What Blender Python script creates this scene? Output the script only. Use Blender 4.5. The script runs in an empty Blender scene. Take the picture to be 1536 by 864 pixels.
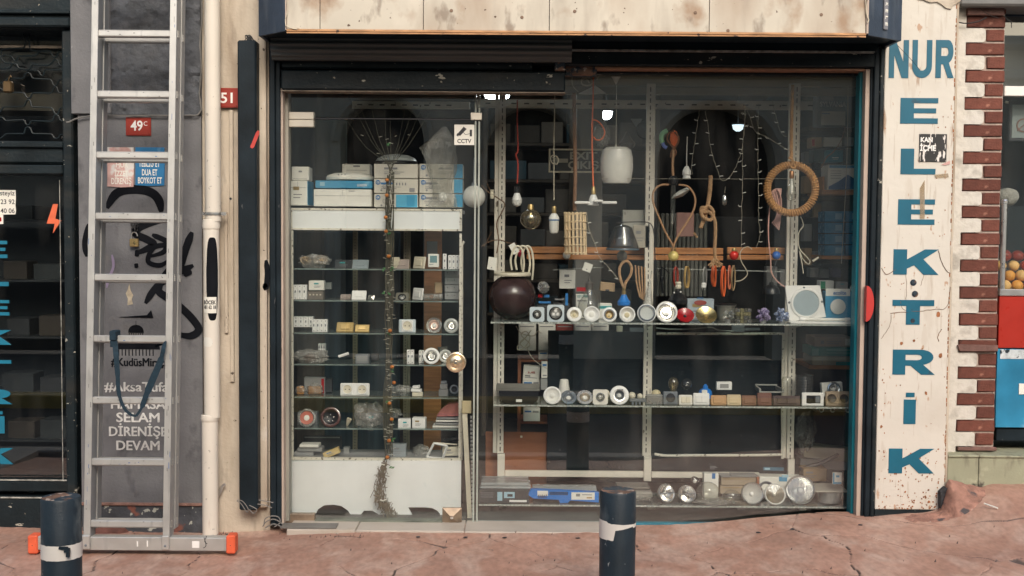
import bpy, math, random
from mathutils import Vector, Matrix, noise
random.seed(7)
R = math.radians
sc = bpy.context.scene
# ---------------- camera ----------------
FP, D, H = 1750.0, 5.74, 1.42          # focal length in photo pixels, distance to the facade, eye height
pitch, roll = R(2.8), R(0.42)
fw = Vector((0, math.cos(pitch), -math.sin(pitch))); up0 = Vector((0, math.sin(pitch), math.cos(pitch)))
rt = Vector((1, 0, 0)) * math.cos(roll) + up0 * math.sin(roll)
up = up0 * math.cos(roll) - Vector((1, 0, 0)) * math.sin(roll)
CP = Vector((0, -D, H))
cam = bpy.data.objects.new("camera", bpy.data.cameras.new("camera")); sc.collection.objects.link(cam)
cam.matrix_world = Matrix((( rt.x, up.x, -fw.x, CP.x), (rt.y, up.y, -fw.y, CP.y), (rt.z, up.z, -fw.z, CP.z), (0, 0, 0, 1)))
cam.data.sensor_width = 36; cam.data.lens = 36 * FP / 1536; cam.data.clip_end = 500; cam.data.clip_start = .05
sc.camera = cam
# ---------------- light ----------------
SUN_EL, SUN_AZ = R(36), R(168)         # high, from behind the photographer; thin cloud makes it very soft
w = bpy.data.worlds.new("World"); sc.world = w; w.use_nodes = True
nt = w.node_tree; sky = nt.nodes.new("ShaderNodeTexSky"); sky.sky_type = 'NISHITA'; sky.sun_disc = False
sky.sun_elevation = SUN_EL; sky.sun_rotation = SUN_AZ; sky.dust_density = 4; sky.air_density = 1.2; sky.ozone_density = .6
bg = nt.nodes["Background"]; bg.inputs[1].default_value = 0.15; nt.links.new(sky.outputs[0], bg.inputs[0])
sl = bpy.data.lights.new("sun", 'SUN'); sl.energy = 1.2; sl.angle = R(20); sl.color = (1, .96, .90)
so = bpy.data.objects.new("sun", sl); sc.collection.objects.link(so)
sd = Vector((math.sin(SUN_AZ) * math.cos(SUN_EL), math.cos(SUN_AZ) * math.cos(SUN_EL), math.sin(SUN_EL)))
so.rotation_euler = sd.to_track_quat('Z', 'Y').to_euler(); so.location = sd * 20
sc.view_settings.view_transform = 'Standard'; sc.view_settings.look = 'None'
sc.view_settings.exposure = 0.34; sc.view_settings.gamma = 1
sc.cycles.max_bounces = 8; sc.cycles.transparent_max_bounces = 24; sc.cycles.caustics_reflective = False; sc.cycles.caustics_refractive = False

# ---------------- helpers ----------------
def at(px, py, Y):                      # the point of the plane y = Y seen at a photo position
    d = fw * FP + rt * (px - 768) - up * (py - 432)
    return CP + d * ((Y + D) / d.y)
def rect(a, b, c, d, Y):                # photo box -> x0, x1, z0, z1 at depth Y
    xm, ym = (a + c) / 2, (b + d) / 2
    return at(a, ym, Y).x, at(c, ym, Y).x, at(xm, d, Y).z, at(xm, b, Y).z
def px(n, Y): return n * (Y + D) / FP
def gz(x, y):
    def ss(v, a, b):
        t = max(0, min(1, (v - a) / (b - a))); return t * t * (3 - 2 * t)
    return -.092 + .035*ss(x,-1.6,-.5) + .018*ss(-y,0,.4)*(1-ss(x,-1.6,-.5)) + .075*ss(x,.7,1.75) + .02*ss(x,1.7,2) + .15*ss(x,2.02,2.42)*ss(y,-.9,0) - .06*max(0,-y-.8)

MATS = {}
def mat(name, col=(.5, .5, .5), rough=.6, metal=0., var=.12, vs=7, bump=0., bs=90, spots=(), stretch=(1, 1, 1), spec=.5, coat=0., emit=None, trans=0, alpha=1., rand=0., ior=1.45):
    if name in MATS: return MATS[name]
    m = bpy.data.materials.new(name); m.use_nodes = True; N = m.node_tree.nodes; L = m.node_tree.links
    p = N["Principled BSDF"]; p.inputs["Roughness"].default_value = rough; p.inputs["Metallic"].default_value = metal
    p.inputs["Specular IOR Level"].default_value = spec; p.inputs["Coat Weight"].default_value = coat
    p.inputs["Transmission Weight"].default_value = trans; p.inputs["Alpha"].default_value = alpha; p.inputs["IOR"].default_value = ior
    tc = N.new("ShaderNodeTexCoord"); mp = N.new("ShaderNodeMapping"); mp.inputs[3].default_value = stretch
    L.new(tc.outputs["Object"], mp.inputs[0])
    def nz(scale, detail=5, vec=None):
        n = N.new("ShaderNodeTexNoise"); n.inputs["Scale"].default_value = scale; n.inputs["Detail"].default_value = detail
        L.new(vec or mp.outputs[0], n.inputs["Vector"]); return n
    n = nz(vs); r = N.new("ShaderNodeValToRGB"); L.new(n.outputs[0], r.inputs[0])
    c = lambda k: tuple(min(1, v * k) for v in col) + (1,)
    r.color_ramp.elements[0].position = .3; r.color_ramp.elements[1].position = .7
    r.color_ramp.elements[0].color = c(1 - var); r.color_ramp.elements[1].color = c(1 + var)
    out = r.outputs[0]
    for i, (sc_, thr, wid, scale, st) in enumerate(spots):
        mp2 = N.new("ShaderNodeMapping"); mp2.inputs[3].default_value = st; mp2.inputs[1].default_value = (i * 3.1, i, i * 7.7); L.new(tc.outputs["Object"], mp2.inputs[0])
        n2 = nz(scale, 8, mp2.outputs[0]); r2 = N.new("ShaderNodeValToRGB"); L.new(n2.outputs[0], r2.inputs[0])
        r2.color_ramp.elements[0].position = thr; r2.color_ramp.elements[1].position = min(1, thr + wid)
        mx = N.new("ShaderNodeMix"); mx.data_type = 'RGBA'
        if len(sc_) == 4:
            mm = N.new("ShaderNodeMath"); mm.operation = 'MULTIPLY'; mm.inputs[1].default_value = sc_[3]; L.new(r2.outputs[0], mm.inputs[0]); L.new(mm.outputs[0], mx.inputs[0])
        else: L.new(r2.outputs[0], mx.inputs[0])
        L.new(out, mx.inputs[6]); mx.inputs[7].default_value = tuple(sc_[:3]) + (1,); out = mx.outputs[2]
    if rand:
        oi = N.new("ShaderNodeObjectInfo"); mr = N.new("ShaderNodeMapRange"); mr.inputs[3].default_value = 1 - rand; mr.inputs[4].default_value = 1 + rand
        L.new(oi.outputs["Random"], mr.inputs[0]); hs = N.new("ShaderNodeHueSaturation"); L.new(mr.outputs[0], hs.inputs["Value"]); L.new(out, hs.inputs["Color"]); out = hs.outputs[0]
    L.new(out, p.inputs["Base Color"])
    rr = N.new("ShaderNodeMapRange"); rr.inputs[3].default_value = max(.02, rough - .1); rr.inputs[4].default_value = min(1, rough + .12)
    L.new(nz(vs * 3).outputs[0], rr.inputs[0]); L.new(rr.outputs[0], p.inputs["Roughness"])
    if bump:
        b = N.new("ShaderNodeBump"); b.inputs["Strength"].default_value = bump; b.inputs["Distance"].default_value = .01
        L.new(nz(bs, 6).outputs[0], b.inputs["Height"]); L.new(b.outputs[0], p.inputs["Normal"])
    if emit:
        p.inputs["Emission Color"].default_value = emit[0] + (1,); p.inputs["Emission Strength"].default_value = emit[1]
    MATS[name] = m; return m
def glassmat(name, tint=(.93, .96, .95), refl=1.0, dust=.02, dcol=(.6, .58, .52), rough=0.0, ds=3, ior=1.5, bump=0):
    if name in MATS: return MATS[name]
    m = bpy.data.materials.new(name); m.use_nodes = True; N = m.node_tree.nodes; L = m.node_tree.links
    N.remove(N["Principled BSDF"]); o = N["Material Output"]
    t = N.new("ShaderNodeBsdfTransparent"); t.inputs[0].default_value = tint + (1,)
    g = N.new("ShaderNodeBsdfGlossy"); g.inputs["Roughness"].default_value = rough
    f = N.new("ShaderNodeFresnel"); ge = N.new("ShaderNodeNewGeometry"); fi = N.new("ShaderNodeMapRange"); fi.inputs[3].default_value = ior; fi.inputs[4].default_value = 1/ior
    L.new(ge.outputs['Backfacing'], fi.inputs[0]); L.new(fi.outputs[0], f.inputs[0])     # same reflectance from inside as from outside
    k = N.new("ShaderNodeMath"); k.operation = 'MULTIPLY'; k.inputs[1].default_value = refl; k.use_clamp = True; L.new(f.outputs[0], k.inputs[0])
    x = N.new("ShaderNodeMixShader"); L.new(k.outputs[0], x.inputs[0]); L.new(t.outputs[0], x.inputs[1]); L.new(g.outputs[0], x.inputs[2])
    d = N.new("ShaderNodeBsdfDiffuse"); d.inputs[0].default_value = dcol + (1,)
    tc = N.new("ShaderNodeTexCoord"); mp = N.new("ShaderNodeMapping"); mp.inputs[3].default_value = (ds, ds, ds * .25); L.new(tc.outputs["Object"], mp.inputs[0])
    n = N.new("ShaderNodeTexNoise"); n.inputs["Scale"].default_value = 4; n.inputs["Detail"].default_value = 8; L.new(mp.outputs[0], n.inputs["Vector"])
    if bump:
        b = N.new("ShaderNodeBump"); b.inputs["Strength"].default_value = bump; b.inputs["Distance"].default_value = .02; L.new(n.outputs[0], b.inputs["Height"]); L.new(b.outputs[0], g.inputs["Normal"])
    mr = N.new("ShaderNodeMapRange"); mr.inputs[1].default_value = .3; mr.inputs[2].default_value = .8; mr.inputs[3].default_value = dust * .3; mr.inputs[4].default_value = dust * 2.2
    if name == 'shop_window_glass': mr.inputs[1].default_value = .5; mr.inputs[2].default_value = .72; mr.inputs[3].default_value = dust*.1
    L.new(n.outputs[0], mr.inputs[0])
    y = N.new("ShaderNodeMixShader"); L.new(mr.outputs[0], y.inputs[0]); L.new(x.outputs[0], y.inputs[1]); L.new(d.outputs[0], y.inputs[2]); L.new(y.outputs[0], o.inputs[0])
    MATS[name] = m; return m

class MB:
    def __init__(s): s.v = []; s.f = []; s.mats = []
    def add(s, v, f):
        n = len(s.v); s.v += [tuple(a) for a in v]; s.f += [tuple(i + n for i in q) for q in f]; return s
    def box(s, x0, x1, y0, y1, z0, z1, c=0.):
        if x1 < x0: x0, x1 = x1, x0
        if z1 < z0: z0, z1 = z1, z0
        if y1 < y0: y0, y1 = y1, y0
        if not c:
            return s.add([(x0,y0,z0),(x1,y0,z0),(x1,y1,z0),(x0,y1,z0),(x0,y0,z1),(x1,y0,z1),(x1,y1,z1),(x0,y1,z1)],
                         [(0,3,2,1),(4,5,6,7),(0,1,5,4),(1,2,6,5),(2,3,7,6),(3,0,4,7)])
        c = min(c, (x1-x0)*.45, (y1-y0)*.45, (z1-z0)*.45)
        lo, hi = (x0, y0, z0), (x1, y1, z1); V = []; I = {}
        for a in (0, 1):
            for b in (0, 1):
                for d in (0, 1):
                    for ax in range(3):
                        q = [(lo, hi)[k][i] for i, k in enumerate((a, b, d))]
                        for i, k in enumerate((a, b, d)):
                            if i != ax: q[i] += c if k == 0 else -c
                        I[a, b, d, ax] = len(V); V.append(q)
        Fc = []
        for ax in range(3):
            o1, o2 = [i for i in range(3) if i != ax]
            for k in (0, 1):
                q = []
                for u, v in ((0,0),(1,0),(1,1),(0,1)):
                    t = [0,0,0]; t[ax] = k; t[o1] = u; t[o2] = v; q.append(I[tuple(t) + (ax,)])
                Fc.append(tuple(q))
            for u in (0, 1):
                for v in (0, 1):
                    t = [0,0,0]; t[o1] = u; t[o2] = v; t2 = list(t); t2[ax] = 1
                    Fc.append((I[tuple(t)+(o1,)], I[tuple(t)+(o2,)], I[tuple(t2)+(o2,)], I[tuple(t2)+(o1,)]))
        for a in (0, 1):
            for b in (0, 1):
                for d in (0, 1): Fc.append(tuple(I[a,b,d,ax] for ax in range(3)))
        # fix winding outward
        C = Vector(((x0+x1)/2, (y0+y1)/2, (z0+z1)/2)); out = []
        for q in Fc:
            p = [Vector(V[i]) for i in q]; nrm = (p[1]-p[0]).cross(p[2]-p[0]); m_ = sum(p, Vector())/len(p)
            out.append(q if nrm.dot(m_-C) > 0 else q[::-1])
        return s.add(V, out)
    def prism(s, pts, y0, y1):
        n = len(pts); A = sum(pts[i][0]*pts[(i+1)%n][1]-pts[(i+1)%n][0]*pts[i][1] for i in range(n))
        if A < 0: pts = pts[::-1]
        v = [(x, y0, z) for x, z in pts] + [(x, y1, z) for x, z in pts]
        f = [tuple(range(n)), tuple(range(2*n-1, n-1, -1))] + [(i, i+n, (i+1)%n+n, (i+1)%n) for i in range(n)]
        return s.add(v, f)
    def prism_x(s, pts, x0, x1):            # pts in (y,z)
        n = len(pts); A = sum(pts[i][0]*pts[(i+1)%n][1]-pts[(i+1)%n][0]*pts[i][1] for i in range(n))
        if A < 0: pts = pts[::-1]
        v = [(x1, y, z) for y, z in pts] + [(x0, y, z) for y, z in pts]
        f = [tuple(range(n)), tuple(range(2*n-1, n-1, -1))] + [(i, i+n, (i+1)%n+n, (i+1)%n) for i in range(n)]
        return s.add(v, f)
    def prism_z(s, pts, z0, z1):
        n = len(pts); A = sum(pts[i][0]*pts[(i+1)%n][1]-pts[(i+1)%n][0]*pts[i][1] for i in range(n))
        if A < 0: pts = pts[::-1]
        v = [(x, y, z1) for x, y in pts] + [(x, y, z0) for x, y in pts]
        f = [tuple(range(n)), tuple(range(2*n-1, n-1, -1))] + [(i, i+n, (i+1)%n+n, (i+1)%n) for i in range(n)]
        return s.add(v, f)
    def tube(s, pts, r, seg=7, closed=False, flat=1.):
        P = [Vector(p) for p in pts]; n = len(P); V = []; prev = None
        for i in range(n):
            if closed: t = P[(i+1) % n] - P[i-1]
            else: t = P[min(i+1, n-1)] - P[max(i-1, 0)]
            if t.length < 1e-9: t = Vector((0,0,1))
            t.normalize()
            if prev is None:
                a = Vector((0,1,0)) if abs(t.y) < .9 else Vector((1,0,0)); prev = (a - t*a.dot(t)).normalized()
            else:
                q = prev - t*prev.dot(t); prev = q.normalized() if q.length > 1e-6 else prev
            b = t.cross(prev); rr = r[i] if isinstance(r, (list, tuple)) else r
            for k in range(seg):
                a = 2*math.pi*k/seg; V.append(P[i] + prev*math.cos(a)*rr*flat + b*math.sin(a)*rr)
        f = []
        for i in range(n if closed else n-1):
            j = (i+1) % n
            for k in range(seg): f.append((i*seg+k, i*seg+(k+1)%seg, j*seg+(k+1)%seg, j*seg+k))
        if not closed: f += [tuple(range(seg-1,-1,-1)), tuple(range((n-1)*seg, n*seg))]
        return s.add(V, f)
    def lathe(s, prof, M=None, seg=28, o=(0,0,0)):   # profile (r,h) about local z
        if M is None: M = Matrix.Translation(o)
        V = []; n = len(prof)
        for r_, h in prof:
            for k in range(seg):
                a = 2*math.pi*k/seg; V.append(M @ Vector((max(r_, 1e-5)*math.cos(a), max(r_, 1e-5)*math.sin(a), h)))
        f = [(i*seg+k, i*seg+(k+1)%seg, (i+1)*seg+(k+1)%seg, (i+1)*seg+k) for i in range(n-1) for k in range(seg)]
        return s.add(V, f)
    def ball(s, c, r, seg=20, sq=(1,1,1), rings=12, amp=0., sd=0):
        V = []; c = Vector(c)
        for i in range(rings+1):
            th = math.pi*i/rings
            for k in range(seg):
                a = 2*math.pi*k/seg; d = Vector((math.sin(th)*math.cos(a), math.sin(th)*math.sin(a), math.cos(th)))
                rr = r*(1 + amp*noise.noise(d*2.3 + Vector((sd, sd*2, 0))) + amp*.6*abs(noise.noise(d*5 + Vector((sd,0,0)))) ) if amp else r
                V.append(c + Vector((d.x*sq[0], d.y*sq[1], d.z*sq[2]))*rr)
        f = [(i*seg+k, (i+1)*seg+k, (i+1)*seg+(k+1)%seg, i*seg+(k+1)%seg) for i in range(rings) for k in range(seg)]
        return s.add(V, f)
    def xf(s, M, a=0):
        for i in range(a, len(s.v)): s.v[i] = tuple(M @ Vector(s.v[i]))
        return s
    def build(s, name, m, parent=None, o=(0,0,0), label=None, kind=None, smooth=True):
        me = bpy.data.meshes.new(name); o = Vector(o)
        if parent is not None: o = Vector(parent['o'])
        me.from_pydata([tuple(Vector(v)-o) for v in s.v], [], s.f); me.validate(); me.update()
        if smooth:
            me.polygons.foreach_set('use_smooth', [True]*len(me.polygons))
            try: me.set_sharp_from_angle(angle=R(32))
            except Exception: pass
        if m is not None: me.materials.append(m)
        ob = bpy.data.objects.new(name, me); sc.collection.objects.link(ob)
        if parent is not None: ob.parent = parent; ob['o'] = tuple(o)
        else: ob.location = o; ob['o'] = tuple(o)
        if label: ob['label'] = label
        if kind: ob['kind'] = kind
        return ob
def T(name, label, cat, o=(0,0,0), group=None):
    e = bpy.data.objects.new(name, None); sc.collection.objects.link(e); e.empty_display_size = .05
    e.location = o; e['o'] = tuple(o); e['label'] = label; e['category'] = cat
    if group: e['group'] = group
    return e
def S(name, label, cat, mb, m, o=None, group=None):
    if o is None:
        xs = [v[0] for v in mb.v]; ys = [v[1] for v in mb.v]; zs = [v[2] for v in mb.v]
        o = ((min(xs)+max(xs))/2, (min(ys)+max(ys))/2, min(zs))
    ob = mb.build(name, m, None, o); ob['label'] = label; ob['category'] = cat
    if group: ob['group'] = group
    return ob
TX = {}
def text_mb(s, x, y, z, h, bold=0., width=None, align='C', th=.0006, M=None):
    """flat lettering of cap height h facing -y, centred at x, baseline z"""
    key = (s, bold)
    if key not in TX:
        cu = bpy.data.curves.new("t", 'FONT'); cu.body = s; cu.size = 1; cu.offset = bold; cu.resolution_u = 3; cu.extrude = .01
        ob = bpy.data.objects.new("t", cu); me = bpy.data.meshes.new_from_object(ob)
        TX[key] = ([tuple(v.co) for v in me.vertices], [tuple(p.vertices) for p in me.polygons])
        bpy.data.objects.remove(ob); bpy.data.meshes.remove(me); bpy.data.curves.remove(cu)
    V, Fc = TX[key]
    if not V: return MB()
    x0 = min(v[0] for v in V); x1 = max(v[0] for v in V); k = h / .70
    sx = k if width is None else width / (x1 - x0)
    ox = {'C': -(x0+x1)/2, 'L': -x0, 'R': -x1}[align]
    mb = MB(); mb.add([(x + (v[0]+ox)*sx, y - (v[2]+.01)*th/.02, z + v[1]*k) for v in V], Fc)
    if M is not None: mb.xf(M)
    return mb
def txt(name, s, a, b, c, d, Y, m, parent, bold=.01, label=None):   # lettering filling a photo box
    x0, x1, z0, z1 = rect(a, b, c, d, Y)
    return text_mb(s, (x0+x1)/2, Y, z0, z1-z0, bold, x1-x0).build(name, m, parent, label=label)
def aim(c, tilt=0, yaw=0, spin=0):      # local +z looks out of the window (-y); tilt leans it up
    return Matrix.Translation(c) @ Matrix.Rotation(R(yaw), 4, 'Z') @ Matrix.Rotation(R(90 - tilt), 4, 'X') @ Matrix.Rotation(R(spin), 4, 'Z')
def pivot(c, ry=0, rx=0, rz=0):
    c = Vector(c); return Matrix.Translation(c) @ Matrix.Rotation(R(rz),4,'Z') @ Matrix.Rotation(R(rx),4,'X') @ Matrix.Rotation(R(ry),4,'Y') @ Matrix.Translation(-c)
def arc(cx, cz, r, a0, a1, n=10, k=1.): return [(cx + r*math.cos(R(a0+(a1-a0)*i/n)), cz + k*r*math.sin(R(a0+(a1-a0)*i/n))) for i in range(n+1)]
def pl(P, Y, jit=0, sub=4):            # photo polyline -> smooth 3-D points (Catmull-Rom)
    Q = [at(p[0], p[1], p[2] if len(p) > 2 else Y) for p in P]; out = []
    for i in range(len(Q)-1):
        p0, p1, p2, p3 = Q[max(i-1,0)], Q[i], Q[i+1], Q[min(i+2, len(Q)-1)]
        for k in range(sub):
            t = k/sub; out.append(.5*((2*p1) + (p2-p0)*t + (2*p0-5*p1+4*p2-p3)*t*t + (3*p1-p0-3*p2+p3)*t**3))
    out.append(Q[-1])
    if jit: out = [p + Vector((random.uniform(-jit,jit), random.uniform(-jit,jit), random.uniform(-jit,jit))) for p in out]
    return out

# ---------------- materials ----------------
paint_black = mat('old_black_paint', (.012,.019,.023), .5, spec=.25, var=.3, spots=[((.05,.046,.04,.7), .5,.3, 4,(.5,1,3)), ((.42,.40,.34), .675,.015, 13,(1,1,2.2)), ((.30,.27,.22), .70,.01, 48,(1,1,1))], bump=.25, bs=60)
paint_black2 = mat('plain_black_paint', (.011,.018,.024), .5, spec=.22, var=.35, spots=[((.2,.2,.2,.5), .72,.03, 30,(1,1,.4))], bump=.1)
paint_navy = mat('navy_sheet', (.035,.05,.075), .5, var=.25, spots=[((.13,.15,.17,.7), .5,.35, 5,(4,4,.6))], bump=.1)
cream_wall = mat('cream_plaster', (.55,.48,.39), .85, var=.1, vs=4, spots=[((.26,.19,.13,.85), .46,.28, 3,(2.5,2.5,.5)), ((.14,.11,.09,.7), .60,.15, 7,(1.5,1.5,.35)), ((.09,.07,.055), .70,.02, 34,(1,1,1)), ((.66,.62,.56,.7), .62,.08, 6,(1,1,1))], bump=.35, bs=45)
grey_wall = mat('grey_painted_render', (.165,.165,.172), .75, var=.16, vs=5, spots=[((.2,.2,.21,.55), .55,.25, 4,(1,1,.8)), ((.05,.05,.055,.7), .58,.12, 9,(1,1,.6)), ((.27,.25,.22,.6), .60,.1, 3,(1,1,1)), ((.36,.36,.36), .76,.015, 40,(1,1,1))], bump=.3, bs=70)
grey_rough = mat('grey_roughcast', (.085,.09,.1), .85, var=.25, vs=14, spots=[((.15,.15,.16,.5), .55,.2, 12,(1,1,1.5))], bump=1., bs=38)
white_board = mat('white_sign_paint', (.65,.615,.55), .5, var=.05, vs=3, spots=[((.42,.22,.11,.75), .66,.04, 34,(1,1,.45)), ((.33,.2,.12,.8), .66,.05, 10,(2,2,.35)), ((.50,.43,.35,.3), .60,.03, 5,(2,2,.5)), ((.42,.34,.26,.35), .62,.03, 40,(1.6,1,.12)), ((.55,.5,.43,.6), .58,.16, 2.2,(1,1,1))], bump=.15, bs=30)
sign_blue = mat('petrol_blue_vinyl', (.008,.115,.185), .45, var=.1, spots=[((.03,.07,.1,.7), .68,.05, 18,(1,1,1))])
alu = mat('aluminium', (.52,.515,.49), .42, metal=.55, var=.1, vs=10, spots=[((.3,.3,.3,.5), .62,.08, 20,(1,1,.15)), ((.06,.12,.3,.7), .79,.01, 30,(1,1,1))], bump=.05)
alu_d = mat('aluminium_side', (.36,.37,.385), .45, metal=.5, var=.14, vs=8, spots=[((.2,.22,.24,.5), .55,.15, 8,(1,1,.12))])
pvc = mat('cream_pipe', (.72,.67,.59), .45, var=.06, vs=4, spots=[((.36,.2,.12,.6), .64,.08, 9,(2,2,.5)), ((.3,.27,.24,.6), .68,.03, 40,(1,1,1))], bump=.06)
red_tile = mat('stamped_red_concrete', (.47,.235,.165), .62)
white_metal = mat('white_slotted_steel', (.72,.67,.58), .5, var=.12, spots=[((.12,.09,.06), .68,.04, 30,(1,1,.6))], bump=.1)
white_pnl = mat('white_melamine', (.84,.86,.85), .4, var=.03, spots=[((.3,.3,.3,.6), .78,.01, 30,(1,1,1))])
white_pl = mat('white_plastic', (.84,.83,.80), .35, var=.05)
cream_pl = mat('cream_plastic', (.72,.66,.52), .4, var=.08)
dark_void = mat('black_plastic', (.012,.013,.015), .35, var=.3)
grey_pl = mat('grey_plastic', (.17,.19,.21), .45)
silver = mat('silver_reflector', (.86,.85,.82), .16, metal=1., var=.06, bump=.12, bs=120)
chrome = mat('brushed_chrome', (.75,.74,.72), .28, metal=.9, var=.08)
gold = mat('gold_dish', (.85,.68,.32), .22, metal=.9, var=.1)
brass = mat('old_brass', (.5,.36,.16), .4, metal=.8, var=.25, bump=.1)
red_en = mat('red_enamel', (.42,.015,.02), .2, var=.15, coat=.5)
frost = mat('frosted_lens', (.74,.73,.68), .5, var=.06, spec=.4)
opal = mat('opal_glass', (.74,.72,.66), .25, var=.04, coat=.3)
ivory = mat('ivory_board', (.78,.74,.66), .6, var=.04)
kraft = mat('kraft_card', (.42,.29,.17), .8, var=.12, spots=[((.3,.2,.12,.6), .6,.2, 12,(1,1,1))], bump=.05)
card_w = mat('white_card', (.80,.78,.71), .65, var=.06, spots=[((.48,.42,.34,.6), .6,.15, 9,(1,1,1))])
card_b = mat('blue_card', (.06,.30,.50), .5, var=.1, spots=[((.3,.55,.68,.6), .6,.12, 14,(1,1,1))])
card_t = mat('teal_card', (.02,.33,.34), .5, var=.12)
card_d = mat('dark_card', (.045,.05,.055), .5, var=.3)
card_g = mat('grey_card', (.3,.3,.29), .7, var=.15)
ink = mat('black_ink', (.03,.03,.035), .6); ink_b = mat('blue_ink', (.03,.18,.45), .5); ink_g = mat('grey_ink', (.25,.25,.26), .6)
rope_m = mat('manila_rope', (.50,.31,.17), .9, var=.2, vs=60, bump=.6, bs=220)
bamboo = mat('split_bamboo', (.74,.57,.36), .55, var=.15, vs=30)
wood_o = mat('orange_pine', (.50,.22,.085), .55, var=.25, vs=5, stretch=(1,1,14), bump=.1)
wood_c = mat('cabinet_chipboard', (.33,.125,.06), .55, var=.18, vs=5, stretch=(1,1,6))
orange_c = mat('orange_cable', (.95,.19,.06), .45, var=.08)
pink_c = mat('pink_cable', (.66,.38,.32), .5, var=.08)
red_c = mat('red_cable', (.42,.05,.03), .5)
beige_c = mat('beige_cable', (.55,.49,.38), .6, var=.15)
black_c = mat('black_cable', (.02,.02,.022), .5)
blue_pl = mat('bright_blue_plastic', (.01,.19,.62), .4)
film = glassmat('plastic_film', (.80,.81,.80), 1.6, .2, (.62,.60,.55), .22, 9, bump=.8)
clear = glassmat('clear_glassware', (.93,.93,.90), 1.9, .05, (.6,.6,.56), .03, 6, 1.5)
smoky = glassmat('smoked_glassware', (.5,.5,.5), 2.2, .05, (.4,.42,.44), .05, 6)
amber = glassmat('smoky_amber_glass', (.72,.66,.50), 3., .08, (.6,.5,.34), .04, 6)
purple = glassmat('crystal_purple', (.6,.5,.72), 3, .4, (.55,.47,.72), .08, 30)
bluecr = glassmat('crystal_blue', (.48,.56,.72), 3, .4, (.42,.5,.72), .08, 30)
win = glassmat('shop_window_glass', (.98,.995,.99), 2.4, .010, (.55,.54,.5), 0., 1.4)
shelfg = glassmat('shelf_glass', (.72,.82,.8), 1.3, .10, (.5,.56,.54), .05, 8)
shelf_edge = mat('dusty_shelf_edge', (.34,.37,.34), .4, var=.5, vs=120, spots=[((.75,.72,.66), .58,.05, 160,(1,1,1))])
beads = mat('beaded_trim', (.72,.68,.58), .55, var=.1, spots=[((.13,.11,.08), .60,.04, 75,(1,1,1))])
teal = mat('teal_strip', (.005,.17,.22), .4, var=.12)
pink_strip = mat('old_pink_aluminium', (.46,.37,.31), .5, var=.12, spots=[((.12,.08,.06,.9), .64,.05, 9,(3,3,.5))])
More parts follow.
